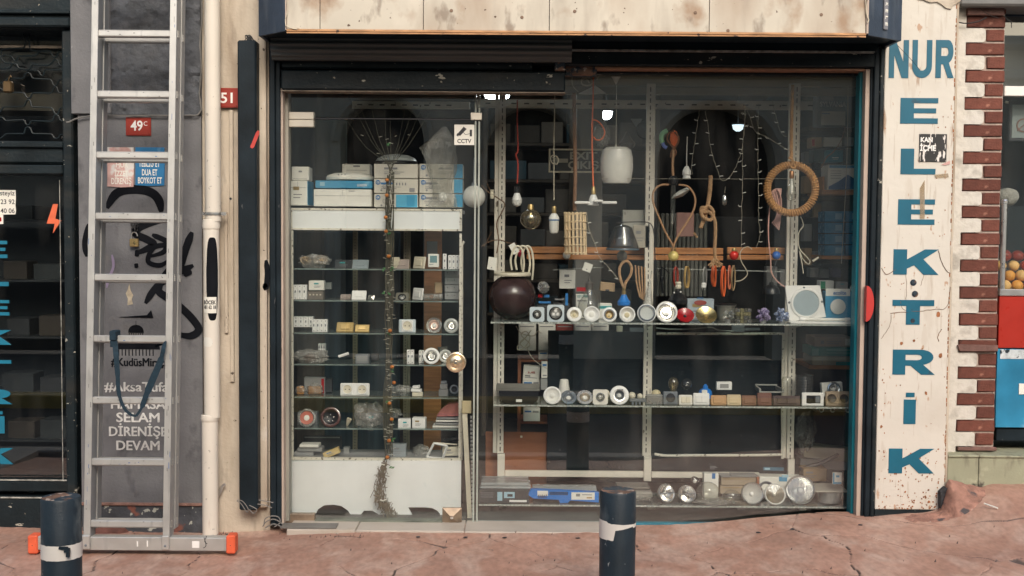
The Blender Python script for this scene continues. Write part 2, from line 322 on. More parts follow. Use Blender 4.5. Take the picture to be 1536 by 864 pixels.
# ================= SETTING =================
import bmesh
def ground():
    nx, ny = 900, 300; X0, X1, Y0, Y1 = -3.2, 3.2, -1.8, .085
    cells = [Vector((random.uniform(X0,X1), random.uniform(Y0,Y1), 0)) for _ in range(36)]
    mb = MB(); joint = []
    from mathutils import kdtree
    kd = kdtree.KDTree(len(cells)); [kd.insert(c, i) for i, c in enumerate(cells)]; kd.balance()
    for j in range(ny+1):
        for i in range(nx+1):
            x = X0 + (X1-X0)*i/nx; y = Y0 + (Y1-Y0)*j/ny
            p = Vector((x, y, 0)); wv = Vector((noise.noise(p*2.2), noise.noise(p*2.2+Vector((9,3,1))), 0))*.16 + Vector((noise.noise(p*9), noise.noise(p*9+Vector((5,3,1))), 0))*.03
            n2 = kd.find_n(p+wv, 2); d = n2[1][2]-n2[0][2]
            on = noise.noise(p*1.3+Vector((3,8,2)))
            wdt = .0065 + .004*on; g = max(0, 1-d/wdt) if on > -.28 else 0
            h = gz(x, y) + .006*noise.noise(p*1.7) + .004*noise.noise(p*7) + .0018*noise.noise(Vector((p.x*22, p.y*12, 0))) + .004*((n2[0][1]*37) % 5)/5 - .009*g
            mb.v.append((x, y, h)); joint.append(g)
    W_ = nx+1
    mb.f = [(j*W_+i, j*W_+i+1, (j+1)*W_+i+1, (j+1)*W_+i) for j in range(ny) for i in range(nx)]
    m = red_tile; N = m.node_tree.nodes; L = m.node_tree.links; p = N["Principled BSDF"]
    tc = N.new("ShaderNodeTexCoord")
    def nz(s, st=(1,1,1), det=8, dist=0):
        mp = N.new("ShaderNodeMapping"); mp.inputs[3].default_value = st; L.new(tc.outputs["Object"], mp.inputs[0])
        n = N.new("ShaderNodeTexNoise"); n.inputs["Scale"].default_value = s; n.inputs["Detail"].default_value = det; n.inputs["Distortion"].default_value = dist; L.new(mp.outputs[0], n.inputs["Vector"]); return n.outputs[0]
    def ramp(src, stops):
        r = N.new("ShaderNodeValToRGB"); L.new(src, r.inputs[0]); e = r.color_ramp.elements
        e[0].position = stops[0][0]; e[0].color = stops[0][1]+(1,); e[1].position = stops[-1][0]; e[1].color = stops[-1][1]+(1,)
        for s_ in stops[1:-1]: q = e.new(s_[0]); q.color = s_[1]+(1,)
        return r.outputs[0]
    def mix(f, a, b, mode='MIX'):
        x = N.new("ShaderNodeMix"); x.data_type = 'RGBA'; x.blend_type = mode
        if isinstance(f, float): x.inputs[0].default_value = f
        else: L.new(f, x.inputs[0])
        L.new(a, x.inputs[6])
        if isinstance(b, tuple): x.inputs[7].default_value = b+(1,)
        else: L.new(b, x.inputs[7])
        return x.outputs[2]
    base = ramp(nz(1.6, dist=.4), [(.3,(.33,.19,.145)), (.5,(.43,.245,.18)), (.7,(.52,.31,.235))])
    grit = ramp(nz(6, (1,.6,1), dist=.6), [(.45,(.0,.0,.0)), (.75,(.85,.85,.85))])
    base = mix(grit, base, (.60,.44,.36))
    base = mix(.7, base, ramp(nz(45,(1,.5,1)), [(.25,(.62,.6,.6)), (.6,(1,1,1)), (.9,(1.2,1.2,1.2))]), 'MULTIPLY')
    base = mix(ramp(nz(2.2,(1,.8,1)), [(.60,(0,0,0)),(.75,(.35,.35,.35))]), base, (.30,.20,.16))
    base = mix(ramp(nz(16,(1,.5,1)), [(.72,(0,0,0)),(.75,(.8,.8,.8))]), base, (.12,.1,.09))
    at_ = N.new("ShaderNodeAttribute"); at_.attribute_name = 'joint'
    jr = ramp(at_.outputs["Fac"], [(.05,(0,0,0)),(.5,(.9,.9,.9))])
    base = mix(jr, base, (.07,.055,.05))
    for n in [n for n in p.inputs["Base Color"].links]: L.remove(n)
    L.new(base, p.inputs["Base Color"])
    b = N.new("ShaderNodeBump"); b.inputs["Strength"].default_value = .35; b.inputs["Distance"].default_value = .008
    L.new(nz(20,(1,.6,1), 9), b.inputs["Height"]); L.new(b.outputs[0], p.inputs["Normal"])
    ob = mb.build('pavement', m, kind='structure')
    a = ob.data.attributes.new('joint', 'FLOAT', 'POINT'); a.data.foreach_set('value', joint)
ground()
asph = mat('asphalt', (.032,.036,.04), .8, var=.25, vs=2, spots=[((.075,.078,.08,.6), .5,.25, 1.2,(1,3,1))], bump=.3, bs=120)
stone = mat('kerb_stone', (.3,.29,.27), .8, var=.2, bump=.3)
yel = mat('yellow_kerb_paint', (.50,.33,.08), .7, var=.3)
MB().box(-60,60,-60,60,-.46,-.42).build('ground', asph, kind='structure')
MB().box(-40,40,-4.6,-1.95,-.42,-.24).build('road', asph, kind='structure')
MB().box(-40,40,-1.95,-1.8,-.42,-.09,.01).build('kerb', stone, kind='structure')
MB().box(-40,40,-4.85,-4.6,-.42,-.12,.01).build('opposite_kerb', yel, kind='structure')
MB().box(-40,40,-8.2,-4.85,-.42,-.13).build('opposite_pavement', mat('dark_paving', (.13,.12,.11), .8, var=.3, bump=.3), kind='structure')
MB().box(-40,-3.2,-1.8,.4,-.42,-.09).build('pavement_left', stone, kind='structure')
MB().box(3.2,40,-1.8,.4,-.42,.1).build('pavement_right', stone, kind='structure')

# ---- the building across the street (seen in the window's reflections) ----
def opposite():
    t = T('arched_building', 'stone building with dark arched openings, only seen mirrored in the shop window', 'building', (0,-8.2,-.13))
    Y = -8.2; ds = mat('facade_stone', (.80,.70,.54), .85, var=.2, vs=1.5, bump=.4, bs=10, spots=[((.4,.36,.3,.7), .55,.3, .8,(1,1,.4))])
    dk = mat('dark_shop_recess', (.018,.02,.024), .5, var=.3)
    gl = 2*.12 - Y + D           # distance of the mirror image
    arches = []
    for c, hw, top in ((573,62,152),(795,66,160),(1072,88,158),(1420,80,158),(15,140,110)):  # last, widest arch is added to darken the left shop glass's reflection
        arches.append(((c-768)/FP*gl, hw/FP*gl, H + (346-top)/FP*gl))
    arches.sort(); mb = MB(); x = -14.
    for cx, hw, zt in arches:
        mb.prism([(x,-.13),(cx-hw,-.13),(cx-hw,3.75),(x,3.75)], Y-.5, Y)
        mb.prism([(cx-hw,3.75),(cx-hw,zt-hw)] + arc(cx, zt-hw, hw, 180, 0, 16) + [(cx+hw,3.75)], Y-.5, Y); x = cx+hw
    mb.prism([(x,-.13),(14,-.13),(14,3.75),(x,3.75)], Y-.5, Y); mb.build('wall', ds, t)
    for cx, hw, zt in arches:
        MB().box(cx-hw-.02, cx+hw+.02, Y-.48, Y-.44, -.13, zt+.02).build('dark_recess', dk, t)
        MB().tube([Vector((p[0], Y+.02, p[1])) for p in arc(cx, zt-hw, hw+.07, 180, 0, 16)], .06, 4).build('arch_moulding', ds, t)
    MB().box(-14,14,Y,Y+.14,3.3,3.42,.02).box(-14,14,Y,Y+.3,3.66,3.8,.03).build('string_course', ds, t)
opposite()
bb = mat('bollard_paint', (.011,.021,.031), .5, var=.25, vs=9, spots=[((.12,.14,.15,.6), .56,.12, 9,(1,1,.5)), ((.30,.30,.30,.8), .68,.02, 45,(1,1,.5)), ((.16,.08,.05,.8), .70,.03, 12,(1,1,1))], bump=.12)
tape = mat('white_reflective_tape', (.70,.66,.61), .45, var=.08)
rust = mat('rusty_cap', (.16,.09,.06), .6, var=.6, vs=14, spots=[((.02,.035,.05), .46,.04, 20,(1,1,1)), ((.5,.42,.36,.7), .62,.04, 26,(1,1,1))], bump=.2)
def bollard(px_, top, wpx, band, label, style, yc=None):
    dist = .14*FP/wpx; Y = dist - D; c = at(px_, top, Y); zb = gz(c.x, Y)-.05; r = .07
    t = T('bollard', label, 'bollard', (c.x, Y, zb), 'steel bollards along the pavement edge'); o = (c.x, Y, 0)
    MB().lathe([(r,zb),(r,c.z-.008),(r-.004,c.z)], seg=40, o=o).build('post', bb, t)
    MB().lathe([(r-.004,c.z),(r-.012,c.z+.002),(0,c.z-.001)], seg=40, o=o).build('cap', rust, t)
    z1, z0 = at(px_, band[0], Y).z, at(px_, band[1], Y).z
    n = 60; V = []; Fc = []
    for i in range(n):
        a = 2*math.pi*i/n; u = (math.sin(a-math.pi) )  # -1..1
        front = math.sin(a) < 0; xr = math.cos(a)       # xr: -1 left .. 1 right
        lo, hi = z0, z1
        jag = .002*noise.noise(Vector((a*5,0,1)))
        if style == 'torn' and front:
            hi = z1 + (.006 if xr < -.6 else 0) - .004*(1+xr)
            lo = z0 - .004 if xr < -.22 else z1-.028+.012*min(1, max(0, (xr+.22)))
            if xr > .75: lo = z1-.022
        if style == 'nick' and front and -.02 < xr < .38: pass
        V += [(c.x + (r+.0012)*math.cos(a), Y + (r+.0012)*math.sin(a), lo+jag), (c.x + (r+.0012)*math.cos(a), Y + (r+.0012)*math.sin(a), hi+jag)]
    Fc = [(2*i, 2*((i+1)%n), 2*((i+1)%n)+1, 2*i+1) for i in range(n)]
    MB().add(V, Fc).build('tape_band', tape, t)
    if style == 'nick':
        m = MB()
        for (a,b,c_,d) in ((88,820,101,824),(96,822,104,829),(99,826,104,836)):
            x0,x1,za,zb_ = rect(a,b,c_,d,Y-.071); m.prism([(x0,za+.001),(x1,za),(x1+.001,zb_-.002),(x0+.002,zb_)], Y-.0745+(a-88)*.00002, Y-.062)
        m.build('torn_patch', bb, t)
bollard(91.5, 745, 58.8, (812,834), 'dark navy bollard in front of the ladder, white band with a small tear', 'nick')
bollard(927, 735, 54.6, (779,803), 'dark navy bollard in front of the display window, white band torn half away', 'torn')
# bollards across the road, mirrored in the glass
for k, x in enumerate((.52, -2.4, 3.4)):
    t = T('bollard', ('thin','leaning','plain')[k]+' dark bollard across the road, '+('centre','left','right')[k]+' of those mirrored in the glass', 'bollard', (x,-5.1,-.13), 'steel bollards along the pavement edge')
    MB().lathe([(.07,-.14),(.07,.62),(.06,.635),(0,.64)], seg=20, o=(x,-5.1,0)).build('post', bb, t)
    MB().lathe([(.0712,.35),(.0712,.44)], seg=20, o=(x,-5.1,0)).build('tape_band', tape, t)

# ---- left shop front ----
def left_shop():
    t = T('left_shopfront', 'black framed shop door and window with decorative grille left of the ladder', 'shopfront', at(30,795,.1))
    X0 = -3.4; xr = at(118,500,.1).x; xi = at(102,500,.1).x
    zr = lambda r, Y=.1: at(60, r, Y).z
    f = MB()
    f.box(X0, xr, .06, .3, zr(46), 3.6, .01).box(X0, xr, .02, .12, zr(44), zr(30), .008).box(X0, xr, .03, .12, zr(24), zr(19), .004)
    f.box(X0, xi, .08, .2, zr(246), zr(212), .01).box(X0, xi, .06, .1, zr(222), zr(214), .004).box(X0, xi, .05, .2, zr(262), zr(248), .006)
    f.box(X0, xi, .08, .2, zr(795), zr(745), .008).box(X0, xi, .1, .2, zr(738), zr(722), .006)
    f.box(xi+.002, xr, .05, .22, zr(800), zr(47), .008)
    f.build('frame', paint_black, t)
    MB().box(X0, xi, .095, .099, zr(721), zr(719)).box(X0, xi, .075, .079, zr(746), zr(744)).box(xi-.035, xi-.032, .099, .101, zr(719), zr(270)).build('worn_edge', mat('worn_metal_edge', (.33,.33,.3), .5, var=.6, vs=30), t)
    MB().box(X0, xi, .15, .156, zr(720), zr(262)).build('window_pane', win, t)
    MB().box(X0, xi, .24, .25, zr(212), zr(47)).build('transom_pane', win, t)
    MB().box(X0, xi, .24, .27, zr(798), zr(746)).build('kick_panel', grey_rough, t)
    # ornamental grille of bent rod
    m = MB()
    for G in ([(10,185),(10,145),(40,135),(150,132),(160,90),(145,60),(140,10)],[(180,10),(180,60),(185,145),(240,152),(310,150),(330,190),(350,190),(360,155),(435,152)],[(0,180),(20,215),(45,228),(100,228),(115,258),(155,262),(165,270),(190,262),(195,235),(300,240),(325,220),(335,200),(355,205),(365,240),(435,242)],
      [(15,180),(70,180),(90,212),(105,210),(110,182),(225,180),(240,150)],[(0,260),(60,258),(75,235)],[(190,270),(235,270),(255,305),(270,300),(275,265),(390,268)],[(0,350),(30,340),(50,318),(145,320),(160,285),(185,285),(200,320),(315,325),(330,365),(350,365),(365,328),(435,325)],
      [(0,380),(45,405),(150,408),(165,440),(190,440),(200,408),(320,412),(335,370),(350,370),(360,410),(435,412)],[(0,530),(20,495),(150,492),(165,450),(185,450),(195,495),(320,500),(340,540),(360,540),(370,500),(440,500)],[(0,560),(20,560),(30,580),(150,575),(160,605),(185,605),(190,580),(325,585),(335,545),(360,545),(370,580),(430,580)],[(0,690),(20,680),(35,660),(150,660),(160,620),(185,620),(200,660),(320,662),(335,690),(360,690),(370,665),(430,665)]):
        P = [(g[0]/4.11, 40+g[1]/4.11) for g in G]; Q_ = [at(p[0],p[1],.19) for p in P]; m.tube([Q_[0]] + [v for k_ in range(1,len(Q_)-1) for v in (Q_[k_]+(Q_[k_-1]-Q_[k_]).normalized()*.006, Q_[k_]+(Q_[k_+1]-Q_[k_]).normalized()*.006)] + [Q_[-1]], .0042, 6)
    m.build('grille', mat('grille_paint',(.010,.017,.02),.45,var=.3,spec=.35), t)
    MB().box(X0, xi, .19, .2, zr(68), zr(64)).build('light_rail', mat('dusty_rail', (.22,.18,.14), .7, var=.4, vs=20), t)
    lk = MB(); x0,x1,z0,z1 = rect(6,122,19,139,.18); lk.box(x0,x1,.16,.2,z0,z1,.006).tube(pl([(12,124),(15,114),(17,116)], .18), .003, 6); lk.build('padlock', mat('dark_brass',(.13,.085,.04),.5,metal=.6,var=.3), t)
    # inside
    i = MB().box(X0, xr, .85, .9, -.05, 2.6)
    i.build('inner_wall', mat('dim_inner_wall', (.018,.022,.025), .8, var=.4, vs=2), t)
    sh = MB()
    for r_ in (330, 420, 505, 590, 660): sh.box(X0, xi-.02, .5, .8, zr(r_,.5)-.01, zr(r_,.5))
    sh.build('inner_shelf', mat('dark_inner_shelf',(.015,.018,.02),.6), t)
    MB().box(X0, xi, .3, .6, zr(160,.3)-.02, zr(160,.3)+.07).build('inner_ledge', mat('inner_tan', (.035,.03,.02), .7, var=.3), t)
    MB().box(X0, 2.5, .1, 3.0, 2.75, 2.85).build('upper_floor_slab', cream_wall, t)
left_shop()
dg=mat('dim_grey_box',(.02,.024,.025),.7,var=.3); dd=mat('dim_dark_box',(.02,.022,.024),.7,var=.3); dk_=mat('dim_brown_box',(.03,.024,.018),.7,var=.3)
k = 0
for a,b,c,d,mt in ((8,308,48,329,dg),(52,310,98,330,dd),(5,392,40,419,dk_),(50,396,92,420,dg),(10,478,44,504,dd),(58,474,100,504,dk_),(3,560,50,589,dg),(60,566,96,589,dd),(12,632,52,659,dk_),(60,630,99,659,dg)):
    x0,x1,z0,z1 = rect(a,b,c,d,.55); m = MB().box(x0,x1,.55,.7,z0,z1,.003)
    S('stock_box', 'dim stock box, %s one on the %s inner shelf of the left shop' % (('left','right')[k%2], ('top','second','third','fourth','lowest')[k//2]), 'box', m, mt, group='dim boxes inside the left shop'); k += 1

# letters
def unit(ch):
    if ch == 'E': return [[(0,0),(1,0),(1,.21),(.36,.21),(.36,.41),(.95,.41),(.95,.6),(.36,.6),(.36,.8),(1,.8),(1,1),(0,1)]]
    if ch == 'L': return [[(0,0),(1,0),(1,.22),(.38,.22),(.38,1),(0,1)]]
    if ch == 'K': return [[(0,0),(.30,0),(.30,.24),(.46,.37),(.67,0),(1,0),(.66,.61),(1,1),(.69,1),(.30,.60),(.30,1),(0,1)]]
    if ch == 'T': return [[(.33,0),(.66,0),(.66,.76),(1,.76),(1,1),(0,1),(0,.76),(.33,.76)]]
    if ch == 'I': return [[(0,0),(.95,0),(.95,.78),(0,.78)], [(.15,.86),(.83,.86),(.83,1.),(.15,1.)]]
    if ch == 'N': return [[(0,0),(.27,0),(.27,.60),(.66,0),(1,0),(1,1),(.73,1),(.73,.42),(.33,1),(0,1)]]
    if ch == 'U': return [[(0,1),(0,.32)]+[(p[0],p[1]) for p in arc(.5,.30,.5,180,360,14,.6)]+[(1,.32),(1,1),(.73,1),(.73,.33)]+[(p[0],p[1]) for p in arc(.5,.33,.23,0,-180,10,.6)]+[(.27,.33),(.27,1)]]
    if ch == 'R':  # with the bowl's hole opened through a hairline slit
        return [[(0,0),(.30,0),(.30,.36),(.42,.36),(.68,0),(1,0),(.72,.40)]+arc(.66,.70,.30,-60,90,10,1.)+[(0,1),(0,.55),(.30,.55),(.30,.80),(.58,.80)]+arc(.58,.69,.11,90,-90,6,1.)+[(.30,.58),(.30,.549),(0,.549)]]
def letter(ch, a,b,c,d, Y, m, parent, th=.0015):
    x0,x1,z0,z1 = rect(a,b,c,d,Y)
    for P in unit(ch):
        MB().prism([(x0+u*(x1-x0), z0+v*(z1-z0)) for u, v in P], Y-th, Y+.001).build('letter', m, parent, smooth=False)
lb = T('window_lettering', 'cut off column of blue letters on the left shop glass', 'lettering', at(5,700,.148))
for ch, r_, a,b in (('E',11,361,387),('L',13,400,429),('E',14,450,473),('K',17,495,517),('T',17,540,562),('R',18,584,606),('I',8,617,650),('K',20,672,696)):
    wd = 22 if ch == 'I' else 56
    letter(ch, r_-wd, a, r_, b, .148, mat('bright_blue_vinyl', (.01,.17,.27), .5), lb)
bolt = T('bolt_sticker', 'orange lightning bolt sticker on the left shop glass', 'sticker', at(81,348,.148))
x0,x1,z0,z1 = rect(70,306,92,350,.148); q = lambda u,v:(x0+u*(x1-x0), z0+v*(z1-z0))
MB().prism([q(.45,1),(q(.78,1)),q(.60,.50),q(1,.44),q(.42,0),q(.55,.33),q(0,.33)], .1465, .149).build('bolt', mat('orange_red_vinyl', (.85,.16,.07), .5, var=.35, vs=9), bolt)
ps = T('paper_notice', 'torn white paper notice with phone numbers on left shop glass', 'notice', at(10,322,.147))
x0,x1,z0,z1 = rect(-20,285,24,322,.147); MB().prism([(x0,z0+.01),(x0+.05,z0),(x1-.004,z0+.002),(x1,z0+.02),(x1-.003,z0+.05),(x1,z0+.08),(x1-.001,z1),(x0,z1)], .1455,.1485).build('sheet', card_w, ps)
for s_, r_ in (('isteyiz', 293), ('23 92', 306), ('40 06', 319.5)):
    x0,x1,z0,z1 = rect(-2,r_-7,22,r_,.1452); text_mb(s_, x1, .1452, z0, z1-z0, .01, (x1-x0)*(1. if s_=='isteyiz' else .88), 'R').build('lettering', ink, ps)
s2 = T('small_sticker', 'tiny white sticker under the paper notice', 'sticker', at(2,336,.147)); x0,x1,z0,z1 = rect(-6,322,5,336,.147); MB().box(x0,x1,.1455,.1485,z0,z1).build('sheet', card_w, s2)
x0,x1,z0,z1 = rect(-6,326,2,332,.145); MB().box(x0,x1,.1445,.147,z0,z1).build('print', red_en, s2)

# ---- grey rendered wall behind the ladder ----
gw = T('grey_wall', 'grey rendered wall pier with stencils and graffiti behind the ladder', 'wall', at(205,798,0))
xa, xb, xc = at(119,400,0).x, at(168,100,0).x, at(303,400,0).x; zb = -.14
z170 = at(200,172,0).z; z755 = at(200,757,0).z
MB().box(xa, xc, .0, .5, z755, z170-.003).build('render_panel', grey_wall, gw)
MB().box(xa-.012, xc, .03, .5, z170+.001, 3.7).build('wall_core', grey_wall, gw)
mb = MB()                       # roughcast panel with real relief
nx, nz_ = 60, 110; X0, X1, Z0, Z1 = xb, xc, z170, 3.7
for j in range(nz_+1):
    for i in range(nx+1):
        x = X0+(X1-X0)*i/nx; z = Z0+(Z1-Z0)*j/nz_
        mb.v.append((x, -.012+.010*noise.noise(Vector((x*16,3,z*30)))+.006*noise.noise(Vector((x*50,1,z*70))), z))
mb.f = [(j*(nx+1)+i, j*(nx+1)+i+1, (j+1)*(nx+1)+i+1, (j+1)*(nx+1)+i) for j in range(nz_) for i in range(nx)]
mb.build('roughcast_panel', grey_rough, gw)
MB().box(at(108,100,0).x, xb, -.02, .5, z170, 3.7, .004).build('smooth_strip', grey_wall, gw)
MB().box(xa-.005, xc, -.008, .0, z755-.004, z755+.012, .003).build('base_cap', mat('reddish_cement', (.26,.15,.12), .8, var=.4, vs=20, bump=.4), gw)
peel = mat('peeling_base', (.06,.065,.075), .7, var=.4, vs=10, spots=[((.42,.43,.38), .60,.02, 24,(1,1,1)), ((.25,.09,.06,.9), .58,.06, 9,(1,1,1.3))], bump=.6, bs=40)
MB().box(xa, xc, .004, .5, zb, z755-.002).build('peeling_base', peel, gw)
mb = MB(); mb.ball(at(160,798,-.02), .06, 16, (1.6,.5,.9), 8, .3, 3); mb.build('cement_lump', mat('dark_red_cement', (.16,.07,.055), .8, var=.4, vs=14, bump=.4), gw)
sten = mat('pale_stencil_paint', (.74,.73,.70), .8, var=.15, vs=40, spots=[((.16,.16,.165), .64,.05, 50,(1,1,1))])
stenb = mat('black_stencil_paint', (.009,.010,.013), .9, var=.3, spec=.1)
Yt = -.0008
def heavy(s_, x, z, h, w_, m_):      # sprayed through a card stencil: strokes spread a little
    mb_ = MB()
    for i_, (dx, dz) in enumerate(((-.0018,0),(.0018,.0004),(0,-.0008),(0,.0012))):
        t_ = text_mb(s_, x+dx, Yt-.0003*i_, z+dz, h, 0, w_, th=.0012); mb_.add(t_.v, t_.f)
    mb_.build('stencil_lettering', m_, gw)
for s_,a,b,c,d in (('#AksaTufan',157,573,262,587),('HAMASA',167,600,248,613),('SELAM',175,619,239,633),('DİRENİŞE',164,640,250,654),('DEVAM',175,661,239,675)):
    x0,x1,z0,z1 = rect(a,b,c,d,Yt); heavy(s_, (x0+x1)/2, z0, z1-z0, x1-x0, sten)
x0,x1,z0,z1 = rect(167,537,246,549,Yt); heavy('#KudüsMiraç', (x0+x1)/2, z0, z1-z0, x1-x0, stenb)
mb = MB(); c = at(204,497,Yt)   # domed building stencil
mb.prism([(c.x-.038,c.z-.008)]+arc(c.x, c.z, .038, 180, 0, 12, .85)+[(c.x+.038,c.z-.008)], -.0014, .001); mb.box(c.x-.001,c.x+.001,-.0014,.001,c.z+.03,c.z+.052)
x0,x1,z0,z1 = rect(176,510,240,524,Yt); mb.prism([(x0,z0),(x1,z0),(x1-.006,z1-.01),(x1-.04,z1),(x0+.04,z1),(x0+.006,z1-.01)], -.0014,.001)
for k in range(11): mb.box(x0+.004+k*.017, x0+.009+k*.017, -.0014, .001, z0-.032, z0-.001)
for k in range(7): mb.box(c.x-.036+k*.011, c.x-.030+k*.011, -.0014, .001, c.z-.016, c.z-.010)
mb.build('stencil_dome', stenb, gw)
# sprayed graffiti strokes
def spray(P, w_, Y=-.002):
    Q = pl(P, Y, 0, 6); m = MB(); n = len(Q)
    V = []; 
    for i, p in enumerate(Q):
        t = Q[min(i+1,n-1)]-Q[max(i-1,0)]; nn = Vector((-t.z,0,t.x)); nn = nn.normalized() if nn.length else Vector((1,0,0))
        e = 1.1*w_*(.45+.55*min(1, 4*min(i, n-1-i)/max(1,n-1)*1.6)); V += [p+nn*e, p-nn*e]
    m.add(V, [(2*i,2*i+1,2*i+3,2*i+2) for i in range(n-1)]); return m
gr = MB(); k = 0
for P, w_ in (([(160,312),(175,290),(200,284),(225,288),(238,300),(242,318)],.02), ([(130,385),(127,365),(131,345),(136,335)],.012), ([(250,328),(215,338),(203,350),(222,360),(230,368),(205,380)],.017),
              ([(205,385),(206,375)],.01), ([(228,352),(250,362),(258,372)],.012), ([(224,385),(245,378),(248,368),(230,372),(222,392),(240,398),(256,388)],.011), ([(288,348),(278,375),(270,400),(262,412)],.017),
              ([(218,455),(235,430),(262,412),(290,398)],.015), ([(205,402),(204,395)],.009), ([(255,400),(242,420),(238,436),(250,446),(272,462),(290,480),(298,495),(285,504),(262,500)],.017), ([(287,406),(275,412)],.015)):
    m = spray(P, w_, -.002-.00025*k); gr.add(m.v, m.f); k += 1
gr.build('graffiti_scrawl', stenb, gw, smooth=False)
mb = spray([(168,382),(170,400),(163,418),(160,432)], .006, -.0048); mb.build('lilac_scrawl', mat('lilac_spray', (.32,.26,.38), .8), gw, smooth=False)
x0,x1,z0,z1 = rect(188,425,201,458,-.002); MB().prism([(x0+.01,z0),(x1-.006,z0+.006),(x1-.012,z0+.03),(x1-.004,z0+.05),(x1-.018,z0+.075),(x0+.02,z1),(x0+.012,z1-.03),(x0+.002,z1-.05),(x0+.012,z1-.075)], -.002, .001).build('chipped_patch', mat('bare_plaster', (.40,.34,.25), .9, var=.3, vs=40), gw)
mb = MB()
for a,b,c,d in ((207,468,262,476),): 
    x0,x1,z0,z1 = rect(a-28,b,c-32,d,0); mb.prism([(x0,z0),(x1,z0-.002),(x1-.01,z1+.01),(x1-.03,z0+.012)], -.0045, .001)
mb.build('soot_mark', stenb, gw)
# posters
def poster(label, a,b,c,d, m, lines, tm, holes=0):
    t = T('wall_poster', label, 'poster', at((a+c)/2, d, -.004)); x0,x1,z0,z1 = rect(a,b,c,d,-.004)
    mb = MB(); P = [(x0,z0+.004),((x0+x1)/2,z0),(x1-.003,z0+.003),(x1,(z0+z1)/2),(x1-.001,z1),(x0+.002,z1)]
    mb.prism(P, -.0062, .001).build('sheet', m, t)
    for s_, e,f,g,h in lines: txt('lettering', s_, e,f,g,h, -.0065, tm, t, .02)
poster('faded pink and white paper poster left of the blue one', 161,221,201,281, mat('faded_pink_poster', (.62,.38,.34), .7, var=.35, vs=9, spots=[((.72,.68,.64), .5,.05, 10,(1,1,1))]), (('HÜR',174,243,192,251),('İZZET',172,256,192,264),('DİRENİŞ',167,267,197,276)), card_w)
poster('blue paper poster with white capital lettering behind the ladder', 203,221,247,279, mat('blue_poster', (.02,.17,.37), .6, var=.2, vs=9, spots=[((.2,.35,.5,.6),.6,.1,14,(1,1,1))]), (('TEBLİĞ ET',208,241,240,250),('DUA ET',213,254,236,263),('BOYKOT ET',207,266,243,275)), card_w)
# number plates
def plate(label, a,b,c,d, Y, s_, tb, sup=None):
    t = T('house_number', label, 'number plate', at((a+c)/2, d, Y)); x0,x1,z0,z1 = rect(a,b,c,d,Y)
    rp = mat('red_enamel_plate', (.31,.035,.022), .4, var=.12, spots=[((.15,.02,.02), .7,.03, 30,(1,1,1))])
    MB().box(x0,x1,Y-.004,Y+.004,z0,z1,.0015).build('plate', rp, t)
    mb = MB(); e=.006; mb.box(x0+e,x1-e,Y-.0055,Y-.0035,z0+e,z0+e+.002).box(x0+e,x1-e,Y-.0055,Y-.0035,z1-e-.002,z1-e).box(x0+e,x0+e+.002,Y-.0055,Y-.0035,z0+e+.0025,z1-e-.0025).box(x1-e-.002,x1-e,Y-.0055,Y-.0035,z0+e+.0025,z1-e-.0025); mb.build('rim_line', rp, t)
    txt('lettering', s_, *tb, Y-.0045, white_pl, t, .02)
    if sup: txt('lettering', sup[0], *sup[1], Y-.0045, white_pl, t, .0)
plate('red enamel house number plate reading 49C behind the ladder', 189,176,226.5,203.5,-.004,'49',(196,181,214,195.5),('C',(215.5,182,221,188.5)))
plate('red enamel house number plate reading 51 beside the drainpipe', 318,132,359,161.5,-.008,'51',(331,139,349,154))
# chain and padlock
pk = T('padlock', 'old brass padlock hanging on a black chain behind the rungs', 'padlock', at(201.5,370,-.02))
mb = MB()
for i,(a,b) in enumerate(((201,324),(203,331),(200,338),(204,344),(199,336),(205,338),(200,345))):
    c = at(a,b,-.02); mb.tube([c+Vector((.008*math.cos(t_)*(.5 if i%2 else 1), .008*math.cos(t_)*(1 if i%2 else .2), .012*math.sin(t_))) for t_ in [k*math.pi/5 for k in range(10)]], .003, 5, True)
mb.build('chain', black_c, pk)
x0,x1,z0,z1 = rect(195,358,208,370,-.02); MB().box(x0,x1,-.03,-.012,z0,z1,.003).build('body', brass, pk)
c = at(201.5,358,-.021); MB().tube([c+Vector((.015*math.cos(R(a)),0,.012+.02*math.sin(R(a)))) for a in range(0,181,15)][:]+[c+Vector((-.015,0,-.002))], .003, 7).build('shackle', chrome, pk)
MB().lathe([(0,.002),(.008,.0015),(.0085,0)], aim(at(202,364,-.03)), 14).build('badge', gold, pk)
# cable on the wall
cb = MB(); cb.tube(pl([(302,-60),(303,20),(300,60),(302,100),(299,140),(302,160),(298,171),(285,173),(240,173.5),(180,173),(140,173.5),(118,177),(100,184)], -.02, .0015), .004, 6)
S('wall_cable', 'thin grey cable clipped down and across the grey wall', 'cable', cb, mat('grey_cable',(.16,.155,.145),.6,var=.3))

# ---- cream wall pier ----
cw = T('cream_wall', 'stained cream plaster wall pier with vertical ridges left of the display window', 'wall', at(355,798,.01))
x0, x1 = xc+.002, at(404,400,.01).x
MB().box(x0,x1,.012,.5,-.14,3.7,.0).build('plaster', cream_wall, cw)
m = MB()
for a,c in ((344,350),(336,341)): 
    p0,p1,_,_ = rect(a,0,c,500,.0); m.box(p0,p1,-.004,.012,at(345,573,0).z if a==344 else at(345,500,0).z,at(345,165 if a==344 else 318,0).z,.003)
m.build('ridge', cream_wall, cw)
m = MB(); p0,p1,_,_ = rect(388,100,403,500,.0); m.box(p0+.002,p1-.006,-.03,.012,at(395,760,0).z,3.7,.006); m.build('corner_bead', cream_wall, cw)
mb = MB(); mb.lathe([(0,.001),(.006,.0008)], aim(at(346,298,-.006))); mb.build('screw_hole', ink, cw)
gsp = spray([(399,390),(401,410),(399,432),(397,425)], .012, -.0315); gsp.build('black_smudge', stenb, cw, smooth=False)
